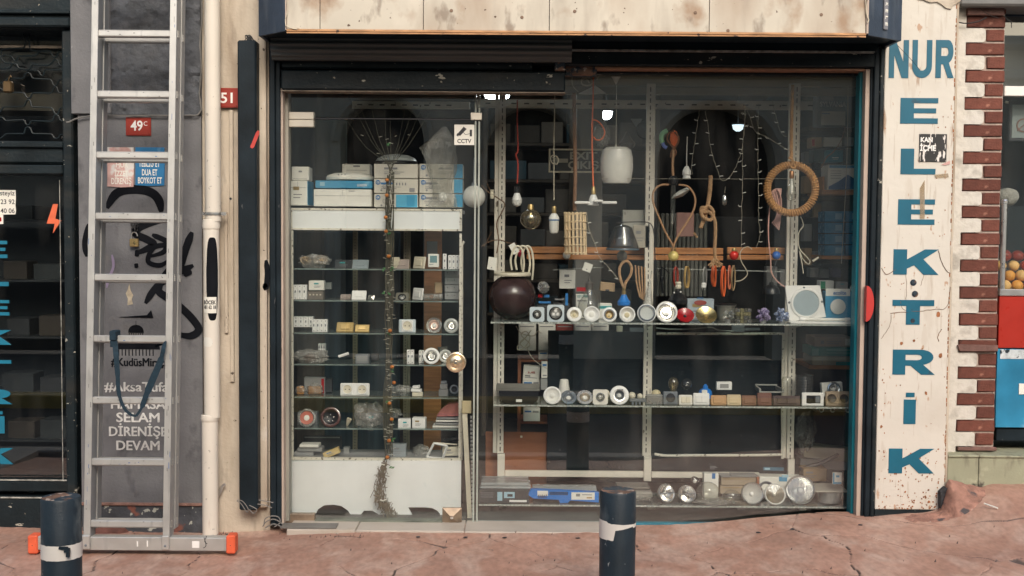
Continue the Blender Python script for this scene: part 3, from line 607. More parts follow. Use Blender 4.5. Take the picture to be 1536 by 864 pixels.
# metal clip and wires low on the cream wall
mb = MB(); mb.tube(pl([(326,745),(330,738),(333,730),(338,726)], -.02), .008, 6, flat=.35); S('metal_strap', 'bent pale metal strap sticking out of the cream wall', 'strap', mb, chrome)
bx = T('black_channel', 'tall black steel channel with wires at both ends on cream wall', 'channel', at(373,765,-.04))
x0,x1,_,_ = rect(360,200,388,600,-.06); MB().box(x0,x1,-.1,.01,at(373,766,-.1).z,at(373,60,-.1).z,.008).build('channel', paint_black2, bx)
mb = MB()
for k in range(7): mb.tube(pl([(366+k*3,62),(368+random.uniform(-4,8),54+random.uniform(-2,2)),(374+random.uniform(-6,6),57),(384-k,64)], -.08), .0022, 5)
mb.build('wire', black_c, bx)
mb = MB()
for P in ([(355,751),(362,756),(370,768),(372,763),(364,752),(356,750)],[(374,758),(385,764),(380,770),(374,764)],[(388,750),(400,752),(410,754)],[(386,756),(398,758),(408,762)]): mb.tube(pl(P, -.1), .0025, 5)
mb.build('wire_end', mat('grey_wire', (.2,.19,.18), .5), bx)
m = spray([(388,196),(384,206),(380,216),(377,222)], .008, -.1008); m.build('red_spray', mat('red_spray', (.5,.06,.05), .7), bx, smooth=False)
wl = MB()
for P in ([(396,786),(398,778),(408,774),(418,776),(420,784),(412,790)],[(394,790),(400,782),(412,779),(424,786)],[(398,792),(410,786),(422,790)]): wl.tube(pl(P, -.05), .003, 5)
S('wire_loop', 'loose grey wire loops on the ground at the window corner', 'wire', wl, mat('grey_wire'))

# ---- drainpipe ----
dp = T('drainpipe', 'cream drainpipe with a collar, black spray mark and stickers', 'drainpipe', at(314,796,-.06))
Yp = -.06; xu = at(319,150,Yp).x; xl = at(315,550,Yp).x
def zc(r_): return at(318, r_, Yp).z
r1, r2, r3 = px(11.5,Yp), px(11.8,Yp), px(12.8,Yp)
MB().lathe([(r1,zc(332)),(r1,3.7)], seg=28, o=(xu,Yp,0)).build('upper_pipe', pvc, dp)
MB().lathe([(r2,zc(626)),(r2,zc(344)),(r3,zc(343)),(r3+.002,zc(338)),(r3,zc(333)),(r3,zc(330)),(r1,zc(329))], seg=28, o=((xu+xl)/2,Yp,0)).build('middle_pipe', pvc, dp)
MB().lathe([(r2,-.1),(r2+.001,zc(632)),(r3,zc(631)),(r3+.002,zc(627)),(r3,zc(622)),(r2,zc(621))], seg=28, o=(xl-.002,Yp,0)).build('lower_pipe', pvc, dp)
MB().lathe([(r3+.003,zc(322)),(r3+.003,zc(318.5))], seg=24, o=(xu,Yp,0)).box(xu+r3,xu+r3+.022,Yp-.004,Yp+.004,zc(323),zc(318)).box(xu-r3-.012,xu-r3,Yp-.004,Yp+.004,zc(323),zc(318)).build('collar', chrome, dp)
def patch(cx, r_, z0, z1, a0, a1, soft=0):
    V=[];n=14;k_=8
    for j in range(k_+1):
        for i in range(n+1):
            a = R(a0+(a1-a0)*i/n); s_ = 1
            z = z0+(z1-z0)*j/k_
            if soft: # rounded ends
                e = abs(2*i/n-1); zm=(z0+z1)/2; hh=(z1-z0)/2*math.sqrt(max(.05,1-e**4)); z = zm-hh+2*hh*j/k_
            V.append((cx+r_*math.cos(a), Yp+r_*math.sin(a), z))
    return MB().add(V, [(j*(n+1)+i, j*(n+1)+i+1, (j+1)*(n+1)+i+1,(j+1)*(n+1)+i) for j in range(k_) for i in range(n)])
xm = (xu+xl)/2
patch(xm, r2+.0008, zc(480), zc(356), -115, -25, 1).build('black_spray_mark', stenb, dp)
patch(xm, r2+.0022, zc(469), zc(445), -140, -42).build('sticker', card_w, dp, label='white sticker with black capitals')
x0_,x1_,z0_,z1_ = rect(308.5,450,328.5,455,Yp-r2-.002)
for s_,r_,hh,mm in (('BÖCEK',455.5,5.5,ink),('481 62 18',462.5,5,ink)):
    za = zc(r_); t0 = text_mb(s_, 0, 0, 0, px(hh,Yp), .03, R(88)*r2, th=.0003)
    t0.v = [(xm+(r2+.003-v[1])*math.cos(R(-91)+v[0]/r2), Yp+(r2+.003-v[1])*math.sin(R(-91)+v[0]/r2), za+v[2]) for v in t0.v]; t0.build('sticker_lettering', mm, dp)
patch(xm, r2+.0016, zc(519), zc(505), -150, -70, 1).build('torn_sticker', card_w, dp)
# ---- ladder ----
def ladder():
    lt = T('ladder', 'aluminium extension ladder with orange feet leaning on the grey wall', 'ladder', at(198,828,-.5))
    Yb, Yt_ = -.47, -.29; zb_ = at(198,826,Yb).z; zt_ = at(198,0,Yt_).z
    lean = (Yt_-Yb)/(zt_-zb_); ang = math.atan(lean)
    def yl(z): return Yb + (z-zb_)*lean
    xl_, xr_ = at(139,560,-.4).x, at(256.5,560,-.4).x; hw = px(5,-.4); ztop = 3.6
    M = Matrix.Translation((0,Yb,zb_)) @ Matrix.Rotation(-ang,4,'X') @ Matrix.Translation((0,-Yb,-zb_))
    def stile(x, y0, y1, z0, h_, inner):
        m = MB(); m.box(x-h_,x+h_,y0,y0+.004,z0,ztop,.001).box(x-h_,x+h_,y1-.004,y1,z0,ztop,.001)
        m.box(x-.003,x+.003,y0+.0045,y1-.0045,z0,ztop); return m
    for x in (xl_, xr_):
        MB().box(x-hw,x+hw,Yb-.03,Yb-.026,zb_+.02,ztop,.001).xf(M).build('stile_face', alu, lt)
        sgn = 1 if x == xr_ else -1
        MB().box(x-hw*.8, x+hw*.95, Yb-.0255, Yb+.042, zb_+.02, ztop,.003).xf(M).build('stile', alu_d, lt)
        MB().box(x-hw*.7, x+hw*1.1, Yb+.052, Yb+.056, zb_+.09, ztop,.001).xf(M).build('stile_face', alu, lt)
        MB().box(x-hw*.6, x+hw*1.0, Yb+.0565, Yb+.115, zb_+.09, ztop,.003).xf(M).build('stile', alu_d, lt)
    cosA = math.cos(ang)
    rows = [(820-780)]
    zz = [at(198,r_,-.4).z for r_ in (780,687,594,502,410,320,228,137,46)]
    step = (zz[-1]-zz[0])/8
    for k in range(-0, 13):
        z = zz[0]+k*step
        if z > ztop-.1: break
        zr_ = zb_+(z-zb_)/cosA
        MB().box(xl_+hw*.6, xr_-hw*.6, Yb-.022, Yb+.012, zr_-px(5.4,-.4), zr_+px(5.4,-.4), .005).xf(M).build('rung', alu, lt)
        MB().box(xl_+hw*.6, xr_-hw*.6, Yb+.066, Yb+.096, zr_-.006-px(5.4,-.4), zr_-.006+px(5.0,-.4), .005).xf(M).build('rung', alu, lt)
        for yy in (Yb-.005, Yb+.078):
            m = MB(); y_ = yy; x_ = xr_+hw*1.02
            m.box(x_,x_+.003,y_-.009,y_-.006,zr_-.016,zr_+.016).box(x_,x_+.003,y_+.006,y_+.009,zr_-.016,zr_+.016).box(x_,x_+.003,y_-.0055,y_+.0055,zr_+.012,zr_+.016).box(x_,x_+.003,y_-.0055,y_+.0055,zr_-.016,zr_-.012)
            m.xf(M).build('rung_end', alu, lt)
            MB().box(x_-.001,x_+.0008,y_-.0055,y_+.0055,zr_-.0115,zr_+.0115).xf(M).build('rung_hole', ink, lt)
    x0,x1,z0,z1 = rect(56,806,341,826,Yb-.02)
    MB().box(x0,x1,Yb-.02,Yb+.03,z0,z1,.003).build('stabiliser_bar', alu, lt)
    fo = mat('orange_rubber', (.72,.12,.05), .6, var=.15, vs=20, bump=.1)
    for a,c in ((42,57),(339.5,353)):
        p0,p1,q0,q1 = rect(a,803,c,832,Yb-.02); dz = -.0 if a<100 else .002
        MB().box(p0,p1,Yb-.028,Yb+.038,q0+.004,q1,.006).build('foot', fo, lt)
        MB().lathe([(0,.001),(.002,.0008)], aim(((p0+p1)/2,Yb-.0285,(q0+q1)/2)), 8).build('screw', ink, lt)
    for x in (xl_, xr_):
        MB().box(x-hw*1.1, x+hw*1.1, Yb-.028-.012, Yb-.0285, z0+.008, z1+.012,.004).build('bracket', alu, lt)
        MB().lathe([(0,.004),(.005,.003),(.006,0)], aim((x,Yb-.0405,z0+.028)), 10).build('bolt', grey_pl, lt)
    sp = MB()
    for a,b,c,d in ((205,812,207,820),(220,811,222,820),(288,812,299,822),):
        q = rect(a,b,c,d,Yb-.021); sp.box(q[0],q[1],Yb-.0212,Yb-.0195,q[2],q[3],.0006)
    sp.build('paint_spot', white_pl, lt)
    rq = random.Random(8); sc_ = MB(); sb_ = MB()
    for k in range(46):
        z_ = rq.uniform(zb_+.15, 2.5); x_ = rq.choice((xl_, xr_))+rq.uniform(-hw*.8, hw*.8); y_ = Yb-.0304
        (sb_ if k % 3 else sc_).box(x_-rq.uniform(.0006,.0022), x_+.0006, y_-.0002*(1+k%3), y_+.001, z_, z_+rq.uniform(.004,.03))
    for k in range(40):
        r_ = rq.randrange(0, 9); z_ = zb_+(zz[0]+r_*step-zb_)/cosA+rq.uniform(-.012,.010); x_ = rq.uniform(xl_+.03, xr_-.03)
        (sb_ if k % 4 else sc_).box(x_, x_+rq.uniform(.002,.009), Yb-.0226-.0002*(k%3), Yb-.0205, z_, z_+rq.uniform(.001,.004))
    sc_.xf(M).build('paint_fleck', mat('blue_paint_fleck',(.06,.14,.34),.6), lt, kind='stuff'); sb_.xf(M).build('scratch', mat('dark_scratch',(.16,.16,.155),.6), lt, kind='stuff')
    for P in ([(306,806),(309,818),(305,822)],[(310,804),(307,812),(311,816)]): MB().tube(pl(P, Yb-.0205), .0015, 4).build('scribble', ink, lt)
ladder()
# strap looped on the rung
st = T('ladder_strap', 'dark blue webbing strap looped over the ladder rung', 'strap', at(200,624,-.46))
nav = mat('navy_webbing', (.009,.028,.045), .8, var=.2, vs=60, bump=.3, bs=300)
def ribbon(P, w_, Y):
    Q = pl(P, Y, 0, 5); V = []; n = len(Q)
    for i, p in enumerate(Q):
        k = w_[min(len(w_)-1, int(i/(n)*len(w_)))]; t_ = (Q[min(i+1,n-1)]-Q[max(i-1,0)]); nn = Vector((-t_.z,0,t_.x)).normalized() if t_.length else Vector((1,0,0))
        V += [p+nn*k+Vector((0,.003,0)), p-nn*k, p-nn*k+Vector((0,.002,0)), p+nn*k+Vector((0,.005,0))]
    f = []
    for i in range(n-1):
        a, b = 4*i, 4*i+4; f += [(a,a+1,b+1,b),(a+1,a+2,b+2,b+1),(a+2,a+3,b+3,b+2),(a+3,a,b,b+3)]
    return MB().add(V, f)
x0,x1,z0,z1 = rect(165,496,174.6,520,-.44)
MB().box(x0,x1,-.452,-.38,z0+.028,z1,.004).box(x0+.001,x1+.006,-.445,-.438,z0-.002,z0+.0275,.002).build('rung_loop', nav, st)
ribbon([(172,512,-.44),(174,535),(176,560),(178,590),(186,612),(196,622),(204,624)], [.012,.011,.009,.007,.006,.005], -.46).build('left_strap', nav, st)
ribbon([(204,624),(212,612),(220,590),(232,562),(241,540),(246,518),(249,505,-.36)], [.006,.012,.016,.015,.010,.009], -.46).build('right_strap', nav, st)
ribbon([(247,508,-.30),(240,516),(232,520)], [.010,.006], -.30).build('strap_end', nav, st)

# ================= DISPLAY SHOPFRONT =================
sf = T('shopfront', 'black framed electrical shop window with glass door and cream canopy', 'shopfront', at(860,790,.1))
YF = 0.0
def bar(name, a,b,c,d, y0, y1, m, ch=.004, Y=None, lab=None):
    x0,x1,z0,z1 = rect(a,b,c,d,y0 if Y is None else Y); return MB().box(x0,x1,y0,y1,z0,z1,ch).build(name, m, sf, label=lab)
# left jamb
zt = at(768,50,-.39).z; zbm = at(415,790,0).z
bar('jamb', 404.5,60,413,789,-.03,.1,paint_black2); bar('jamb', 413.6,60,421,789,-.015,.12,paint_black2)
bar('jamb_trim', 421.6,132,425,786,.0,.12,pink_strip,.001); bar('edge_strip',425.5,132,433,782,.06,.13,mat('dusty_aluminium',(.30,.29,.25),.5,var=.3,vs=10,stretch=(1,1,.1)),.001)
# right jamb
bar('jamb_trim', 1291.5,103,1298.5,778,.0,.12,pink_strip,.001)
bar('teal_strip', 1283,105,1289.5,778,.05,.12,teal,.001); bar('jamb', 1299,75,1306,777,-.01,.12,paint_black2); bar('jamb', 1304.6,72,1313,777,-.03,.1,paint_black2); bar('jamb', 1313.5,72,1319.5,777,-.04,.1,paint_black)
# lintels
bar('lintel_beam', 421,86,1300,110,.09,.2,paint_black,.003); 
x0,x1,z0,z1 = rect(421,106,848,136,-.04); MB().box(x0,x1,-.04,.08,z0,z1,.008).build('shutter_beam', paint_black, sf)
x0,x1,z0,z1 = rect(421,88,800,105,-.01); MB().box(x0,x1,-.01,.08,z0+.003,z1,.008).build('shutter_beam', paint_black, sf)
x0,x1,z0,z1 = rect(421,135.5,848,137.5,-.035); MB().box(x0,x1,-.035,.07,z0-.002,z0+.0025).build('beam_edge', mat('dusty_rail'), sf)
x0,x1,z0,z1 = rect(848,78,1313,99,-.03); MB().box(x0,x1,-.03,.08,z0,z1,.004).build('right_beam', paint_black, sf)
x0,x1,z0,z1 = rect(850,60,1318,76,-.05); MB().box(x0,x1,-.05,.06,z0,z1,.004).build('right_beam', paint_black2, sf)
x0,x1,z0,z1 = rect(850,75.2,1312,77.6,-.055); MB().box(x0,x1,-.056,.0,z0,z1).build('beam_edge', mat('worn_metal_edge'), sf)
x0,x1,z0,z1 = rect(893,98.6,1298,104.6,.0); MB().box(x0,x1,.0,.1,z0,z0+(z1-z0)*.42,.001).box(x0,x1,.008,.1,z0+(z1-z0)*.46,z1,.001).build('copper_trim', mat('rusty_trim',(.33,.17,.10),.5,var=.3,vs=20,stretch=(1,1,4)), sf)
x0,x1,z0,z1 = rect(848,100,896,112,.0); MB().box(x0,x1,.02,.1,z0,z1+.01,.003).build('rusty_bracket', rust, sf)
bar('rusty_bracket',832,86,848,106,-.045,.0,rust)
# rolled shutter curtain, fluted
x0,x1,z0,z1 = rect(405,56,858,90,-.1); cz = (z0+z1)/2; m = MB(); prof = []
n = 8
for i in range(n):
    a0 = 88+i*21; 
    for k in range(4):
        a = R(a0+k*5.25); rr = .072+.009*math.sin(math.pi*(k+.5)/4); prof.append((.0+ -.0+rr*math.cos(a), cz+.02+rr*1.0*math.sin(a)))
prof = [(p[0]-.02, p[1]) for p in prof] + [(.08, cz-.05),(.08, cz+.09)]
m.prism_x(prof, x0, x1).build('rolled_shutter', mat('shutter_slats',(.12,.13,.125),.5,var=.25,vs=6,stretch=(.4,1,1)), sf)
# canopy
cf = mat('canopy_sheet', (.57,.525,.44), .6, var=.1, vs=2, spots=[((.30,.19,.12,.85), .46,.26, 2.2,(1.3,1.3,.5)), ((.24,.19,.15,.4), .56,.2, 7,(1.4,1,.3)), ((.30,.17,.09,.7), .56,.12, 5,(1,1,.9)), ((.16,.11,.08,.6), .60,.1, 11,(1.3,1,.6)), ((.74,.68,.58,.7), .60,.1, 3,(1,1,.5)), ((.1,.06,.04), .705,.02, 36,(1,1,1))], bump=.08, bs=20)
Yc = -.39
zf = at(866,48,Yc).z; z_top = zf+.85
xs = [at(p,25,Yc).x for p in (430,480,635,824,1064,1299)]
for i in range(5):
    MB().box(xs[i]+.0015, xs[i+1]-.0015, Yc, Yc+.02, zf+.004, z_top, .001).build('canopy_panel', cf, sf)
MB().box(xs[0], xs[5], Yc-.008, Yc+.02, zf-.008, zf+.003,.002).box(xs[0], xs[5], Yc-.006, Yc+.0, zf-.016, zf-.0095,.001).build('canopy_edge_trim', mat('ochre_trim',(.46,.25,.12),.6,var=.35,vs=20,stretch=(.5,1,3),spots=[((.08,.05,.04),.64,.03,30,(1,1,1))]), sf)
MB().box(xs[0]-.006, xs[0]-.0005, Yc-.004, Yc+.02, zf, z_top).box(xs[5]+.0005, xs[5]+.012, Yc-.006, Yc+.02, zf, z_top,.003).build('corner_trim', pink_strip, sf)
xwl, xwr = at(388,57,-.24).x, at(1352,57,-.24).x
for xa_, xb_ in ((xs[0]-.0065, xwl), (xs[5]+.0125, xwr)):
    zq = zf-.004
    MB().prism_z([(xa_,Yc+.002),(xb_,-.24),(xb_,-.22),(xa_,Yc+.024)] , zq, z_top).build('canopy_wing', paint_navy, sf)
    MB().prism_z([(xb_,-.238),(xb_,.01),(xb_-.015*(1 if xb_>0 else -1),.01),(xb_-.015*(1 if xb_>0 else -1),-.222)], zq+.001, z_top-.001).build('canopy_side', paint_navy, sf)
MB().prism_z([(xs[0],Yc+.021),(xs[5],Yc+.021),(xwr-.017,-.235),(xwr-.017,0.3),(xwl+.017,.3),(xwl+.017,-.235)], zf+.012, zf+.03).build('canopy_soffit', paint_black2, sf)
MB().prism_z([(xs[0],Yc+.021),(xs[5],Yc+.021),(xwr-.017,-.235),(xwr-.017,0.0),(xwl+.017,.0),(xwl+.017,-.235)], z_top-.03, z_top-.005).build('canopy_top', paint_black2, sf)
# lettered strip on the right wing
p = at(1328,22,-.31); sgs = mat('grey_strip',(.22,.22,.24),.5)
dirn = Vector((xwr-xs[5]-.0125, -.24-Yc-.002, 0)); ang = math.atan2(dirn.y, dirn.x)
Ms = Matrix.Translation((p.x-.002, -.322, 0)) @ Matrix.Rotation(ang,4,'Z')
MB().box(-.014,.014,-.004,.002, at(1328,45,-.31).z, z_top-.1,.001).xf(Ms).build('name_strip', sgs, sf)
for i, ch in enumerate('ELEKTR'):
    tm = text_mb(ch, 0, -.0045, 0, .017, .03, .015, th=.001); tm.xf(Matrix.Rotation(R(90),4,'Y')); zz_ = at(1328,43,-.31).z+.018+i*.03
    tm.xf(Ms @ Matrix.Translation((-.008,0,zz_))).build('strip_letter', silver if 0 else card_w, sf)
for a,b in ((677,16),(783,26),(862,17),(1043,19),(1092,46),(1232,22)): MB().lathe([(0,.002),(.007,.0015),(.008,0)], aim(at(a,b,Yc-.001)), 10).build('rivet', mat('rusty_rivet',(.2,.13,.09),.6), sf)
mb = MB(); mb.tube(pl([(430,-10),(431,15),(428,30),(430,40),(440,43),(449,42)], Yc-.01), .002, 5); mb.tube(pl([(428,38),(436,42),(446,44)], Yc-.012), .002, 5)
mb.tube(pl([(1298,-10),(1300,20),(1303,30),(1301,34)], Yc-.012), .003, 5); S('canopy_wire', 'thin pale wires at the canopy corners', 'wire', mb, beige_c)
mb = MB(); mb.tube(pl([(1346,68),(1356,78),(1370,93),(1380,105)], -.06), .0012, 4); S('thin_wire', 'thin dark wire slanting across the letters NUR', 'wire', mb, black_c)
# glass panes
xd0, xd1 = at(433,400,.11).x, at(712,400,.11).x; zg0, zg1 = at(600,783,.11).z, at(600,137,.11).z; zdt = at(600,178,.11).z
MB().box(xd0,xd1,.10,.108,zg0+.005,zdt-.003).build('door_pane', win, sf)
MB().box(xd0,xd1,.10,.108,zdt+.003,zg1+.03).build('transom_pane', win, sf)
xm0, xm1 = at(712.5,400,.11).x, at(1285,400,.11).x
MB().box(xm0,xm1,.112,.120,at(900,785,.11).z,at(1000,104,.11).z).build('display_pane', win, sf)
bar('pane_edge',710.5,140,713,784,.095,.11,mat('glass_edge',(.34,.37,.33),.3,var=.2),.0); bar('pane_edge',716,140,718.5,784,.098,.111,mat('glass_edge'),0)
x0,x1,z0,z1 = rect(433,177.4,712,179,.1); MB().box(x0,x1,.0985,.1095,z0,z1).build('door_gap', ink, sf)
# patch fittings
def fit(a,b,c,d,m,split=True):
    x0,x1,z0,z1 = rect(a,b,c,d,.09); m_ = MB()
    if split: zm = z0+(z1-z0)*.5; m_.box(x0,x1,.082,.126,z0,zm-.001,.002).box(x0,x1,.082,.126,zm+.001,z1,.002)
    else: m_.box(x0,x1,.082,.126,z0,z1,.002)
    m_.build('patch_fitting', m, sf)
satin = mat('satin_steel',(.62,.58,.50),.4,metal=.6,var=.08); bronze = mat('worn_bronze',(.34,.26,.19),.4,metal=.7,var=.35,vs=14)
fit(430,168,471,190.5,satin); fit(706,169,723,180,satin,False); fit(427,771,472,784,bronze,False)
x0,x1,z0,z1 = rect(663.5,762,692.5,787,.08); cx, cz = (x0+x1)/2, (z0+z1)/2
MB().add([(x0,.08,z0),(x1,.08,z0),(x1,.08,z1),(x0,.08,z1),(cx-.006,.055,cz-.005),(cx+.006,.055,cz-.005),(cx+.006,.055,cz+.005),(cx-.006,.055,cz+.005),(x0,.098,z0),(x1,.098,z0),(x1,.098,z1),(x0,.098,z1)],
  [(0,1,5,4),(1,2,6,5),(2,3,7,6),(3,0,4,7),(4,5,6,7),(8,9,1,0),(9,10,2,1),(10,11,3,2),(11,8,0,3)]).build('corner_lock', bronze, sf, smooth=False)
MB().lathe([(0,.006),(.008,.005),(.009,0)], aim((cx,.056,cz)), 12).build('lock_cylinder', silver, sf)
# door pull disc
kn = aim(at(684,543,.09)); MB().lathe([(0,.028),(.010,.028),(.016,.022),(.017,.016),(.030,.010),(.040,.016),(.046,.024),(.050,.022),(.052,.004),(.045,0)], kn, 36).build('door_pull', mat('champagne_metal',(.78,.66,.48),.22,metal=.85,var=.08), sf)
MB().lathe([(0,.034),(.006,.033),(.008,.028)], kn, 16).build('pull_centre', silver, sf)
# threshold
marble = mat('cream_marble', (.45,.40,.345), .5, var=.1, vs=5, spots=[((.4,.33,.26,.7), .6,.1, 8,(1,1,1))])
xt0, xt1 = at(432,792,-.05).x, at(905,792,-.05).x
xx = [xt0, at(535,792,-.05).x, at(697,792,-.05).x, xt1]
for i in range(3): MB().box(xx[i]+.001,xx[i+1]-.001,-.095,.13,-.12,-.047-.002*i,.004).build('threshold_slab', marble, sf)
x0,x1,z0,z1 = rect(424,781,516,789,-.02); MB().prism_x([(-.085,-.045),(.0,-.042),(.0,-.038),(-.085,-.041)], x0, x1-.03).build('ramp_plate', mat('dull_plate',(.14,.13,.12),.5,var=.3), sf)
x0,x1,_,_ = rect(472,780,664,786,.08); MB().box(x0,x1,.07,.14,at(560,787,.08).z,at(560,780.5,.08).z,.003).build('bottom_rail', mat('greenish_rail',(.13,.14,.11),.5,var=.4,vs=10), sf)
x0,x1,_,_ = rect(716,786,1283,790,.1); MB().box(x0,x1,.09,.14,-.09,at(860,784,.1).z,.002).build('blue_bottom_strip', mat('blue_strip_paint',(.03,.20,.27),.5,var=.35,vs=12), sf)
# stickers on glass
cc = T('camera_sticker', 'cream square sticker with camera pictogram reading CCTV on the door glass', 'sticker', at(697,218,.098))
x0,x1,z0,z1 = rect(681.5,187,711.5,217.5,.098); MB().box(x0,x1,.0965,.0995,z0,z1).build('sheet', card_w, cc)
txt('lettering','CCTV',686,208.5,707,214.5,.0962,ink,cc,.02)
mb = MB(); 
def Q(a,b): p_ = at(a,b,.096); return (p_.x,p_.z)
mb.prism([Q(686,201),Q(695.5,190),Q(700,193.5),Q(690,204)], .0955,.0968); mb.prism([Q(684.6,203),(Q(686,199.5)),Q(688.6,202),Q(687.2,204.8)], .0953,.0967)
mb.tube([at(694,197,.096),at(698,202,.096),at(705,200.5,.096)], .0012, 4); mb.box(Q(704.6,199)[0],Q(708,199)[0],.0955,.0968,Q(706,204.5)[1],Q(706,194.6)[1]); mb.build('pictogram', ink, cc, smooth=False)
rs = T('red_round_sticker', 'red half round sticker on the right window jamb', 'sticker', at(1305,483,-.045)); c = at(1299.5,455.5,-.045)
rr_ = px(27,-.04); MB().prism([(c.x+ .42*rr_*math.cos(R(a)), c.z+rr_*math.sin(R(a))) for a in range(-90,91,9)], -.047, -.0105).build('disc', mat('signal_red',(.52,.045,.04),.4), rs)

# ================= NUR ELEKTRIK BOARD =================
sb = T('name_board', 'tall peeling white name board with blue letters reading NUR ELEKTRİK', 'sign', at(1365,770,-.03))
x0 = at(1319.5,420,-.035).x; x1 = at(1425,420,-.035).x; zl = at(1365,768,-.035).z
xL, xR = at(1327,100,-.035).x, at(1439,60,-.035).x
MB().box(x0+.002, x1, -.035, .3, zl+.012, 3.7, .003).build('board', white_board, sb)
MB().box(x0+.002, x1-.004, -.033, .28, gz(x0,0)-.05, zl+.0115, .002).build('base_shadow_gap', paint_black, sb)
x1b_ = x1
MB().box(x1+.0005, x1+.014, -.03, .3, zl+.05, 3.7, .003).build('edge_strip', cream_wall, sb)
Yl = -.036
for ch,a,b,c,d in (('N',1333.5,60,1363,117),('U',1368.5,60,1398,117),('R',1403.5,60,1431,117),('E',1350.5,147,1407,185.5),('L',1351,223,1403.5,261.5),('E',1347,299,1402,337),('K',1340,374,1408,412),('T',1338.5,450,1401,487),('R',1339,524.5,1402.5,562),('I',1355.5,589,1374.6,636),('K',1333,673,1401,710)):
    letter(ch,a,b,c,d,Yl,sign_blue,sb)
st_ = T('black_sticker', 'black and white scratched sticker reading KAN İÇME on the board', 'sticker', at(1399,243,-.04)); x0_,x1_,z0_,z1_ = rect(1379,201,1420,242.5,-.0395)
MB().box(x0_,x1_,-.0405,-.0355,z0_,z1_,.0005).build('sheet', mat('scratched_black', (.03,.03,.03), .6, var=.2, spots=[((.75,.7,.66), .56,.03, 60,(1,1,.25)), ((.5,.2,.2,.6), .7,.03, 40,(1,1,1))]), st_)
txt('lettering','KAN',1381,206,1399,213,-.041,white_pl,st_,.04); txt('lettering','İÇME',1380,218,1404,226,-.041,white_pl,st_,.04)
def tapep(label,P,m): 
    t = S('tape_scrap', label, 'tape', MB().prism([(at(a,b,-.038).x, at(a,b,-.038).z) for a,b in P], -.0392, -.0375-.0005), m)
tm_ = glassmat('yellowed_tape',(.86,.80,.70),1.,.28,(.60,.52,.42),.3,9)
tapep('short yellowed tape scrap right of the letter L', [(1402,262),(1422,260),(1423,266),(1403,267)], tm_)
tapep('long pointed tape scrap down across the second letter E', [(1380,282),(1387,270),(1387,328),(1380,328)], tm_)
tapep('pink paper scrap under the black sticker', [(1412,247),(1425,241),(1425,246),(1418,248)], mat('pink_scrap',(.6,.36,.33),.6))
mb = MB(); 
for a,b in ((1370,424),(1372.5,441),(1369,481)): mb.lathe([(0,.004),(.009,.0035),(.012,0),(.016,0)], aim(at(a,b,-.0365)), 14)
mb.build('rusty_screw', rust, sb)
# ragged torn skin plates and cracks (relief)
mb = MB()
def crack(P, w_=.0016, Y=-.0362):
    Qp = pl(P, Y, .0015, 5); mb.tube(Qp, w_, 4)
crack([(1322,402),(1330,412),(1344,404),(1358,404)]); crack([(1351,450),(1355,464),(1375,467),(1400,464),(1420,461),(1426,430)],.0012); crack([(1336,470),(1352,468),(1375,470)],.0016)
crack([(1408,376),(1412,392),(1420,406),(1425,410)]); crack([(1412,494),(1407,504),(1408,512)]); crack([(1337,472),(1334,490),(1322,508)],.001); crack([(1358,406),(1360,430),(1359,450)],.0008); crack([(1386,412),(1381,428)],.0008)
mb.build('crack', mat('rusty_crack',(.16,.08,.045),.8,var=.5,vs=40), sb)
mb = MB()
for a,b,r_ in ((1411,533,3.2),(1352,515,2.5),(1389,590,2.4),(1371,511,2),(1317+5,640,2),(1407,472,3.5),(1363,472,3)): 
    c = at(a,b,-.0355); mb.prism([(c.x+px(r_,0)*(.6+.5*random.random())*math.cos(k*.7), c.z+px(r_*1.4,0)*(.6+.5*random.random())*math.sin(k*.7)) for k in range(9)], -.0368,-.0348)
mb.build('rust_spot', mat('rust_patch',(.30,.12,.05),.8,var=.5,vs=60), sb, smooth=False)
# torn plaster at the top of the board
mb = MB(); mb.prism([Q_ for Q_ in [(at(a,b,-.037).x, at(a,b,-.037).z) for a,b in ((1370,-20),(1376,-2),(1385,0),(1395,4),(1405,3),(1412,7),(1418,12),(1426,14),(1430,8),(1440,2),(1441,-20))]], -.044, -.034)
mb.build('peeling_flap', cream_wall, sb)

# ================= BRICK PIER AND RIGHT SHOP =================
YB = .07
bp = T('brick_pier', 'toothed pier of red bricks and whitewashed plaster right of the name board', 'pier', at(1465,670,YB))
wwash = mat('whitewash', (.62,.59,.53), .85, var=.08, vs=8, spots=[((.22,.2,.17,.8), .54,.14, 8,(1,1,1)), ((.62,.59,.54,.7), .58,.1, 5,(1,1,1)), ((.42,.38,.33,.7), .55,.15, 14,(1,1,1))], bump=.6, bs=30)
xw0 = at(1425,420,YB).x-.05; xp = at(1494,660,YB).x
zg = at(1465,672,YB).z
MB().box(xw0, at(1462,400,YB).x, YB+.035, YB+.4, .0, 3.7).build('plaster_core', wwash, bp)
mortar = mat('mortar',(.42,.34,.29),.9,var=.2,vs=30,bump=.4)
MB().box(at(1462,400,YB).x+.001, at(1500,400,YB).x-.006, YB+.008, YB+.4, zg, 3.7).build('mortar', mortar, bp)
brick_m = mat('red_brick', (.135,.044,.030), .8, var=.18, vs=20, rand=.18, spots=[((.42,.2,.14,.7), .66,.1, 14,(1,1,1)), ((.06,.025,.02,.85), .56,.12, 16,(1,1,1))], bump=.35, bs=90)
xE = (at(1507,40,YB).x + at(1495,660,YB).x)/2
long_w = xE-(at(1447,60,YB).x+at(1438,640,YB).x)/2; short_w = xE-(at(1478,60,YB).x+at(1467,640,YB).x)/2
zr0, zr1 = at(1475,53,YB).z, at(1475,639,YB).z  # long rows
pitchz = (zr0-zr1)/29.
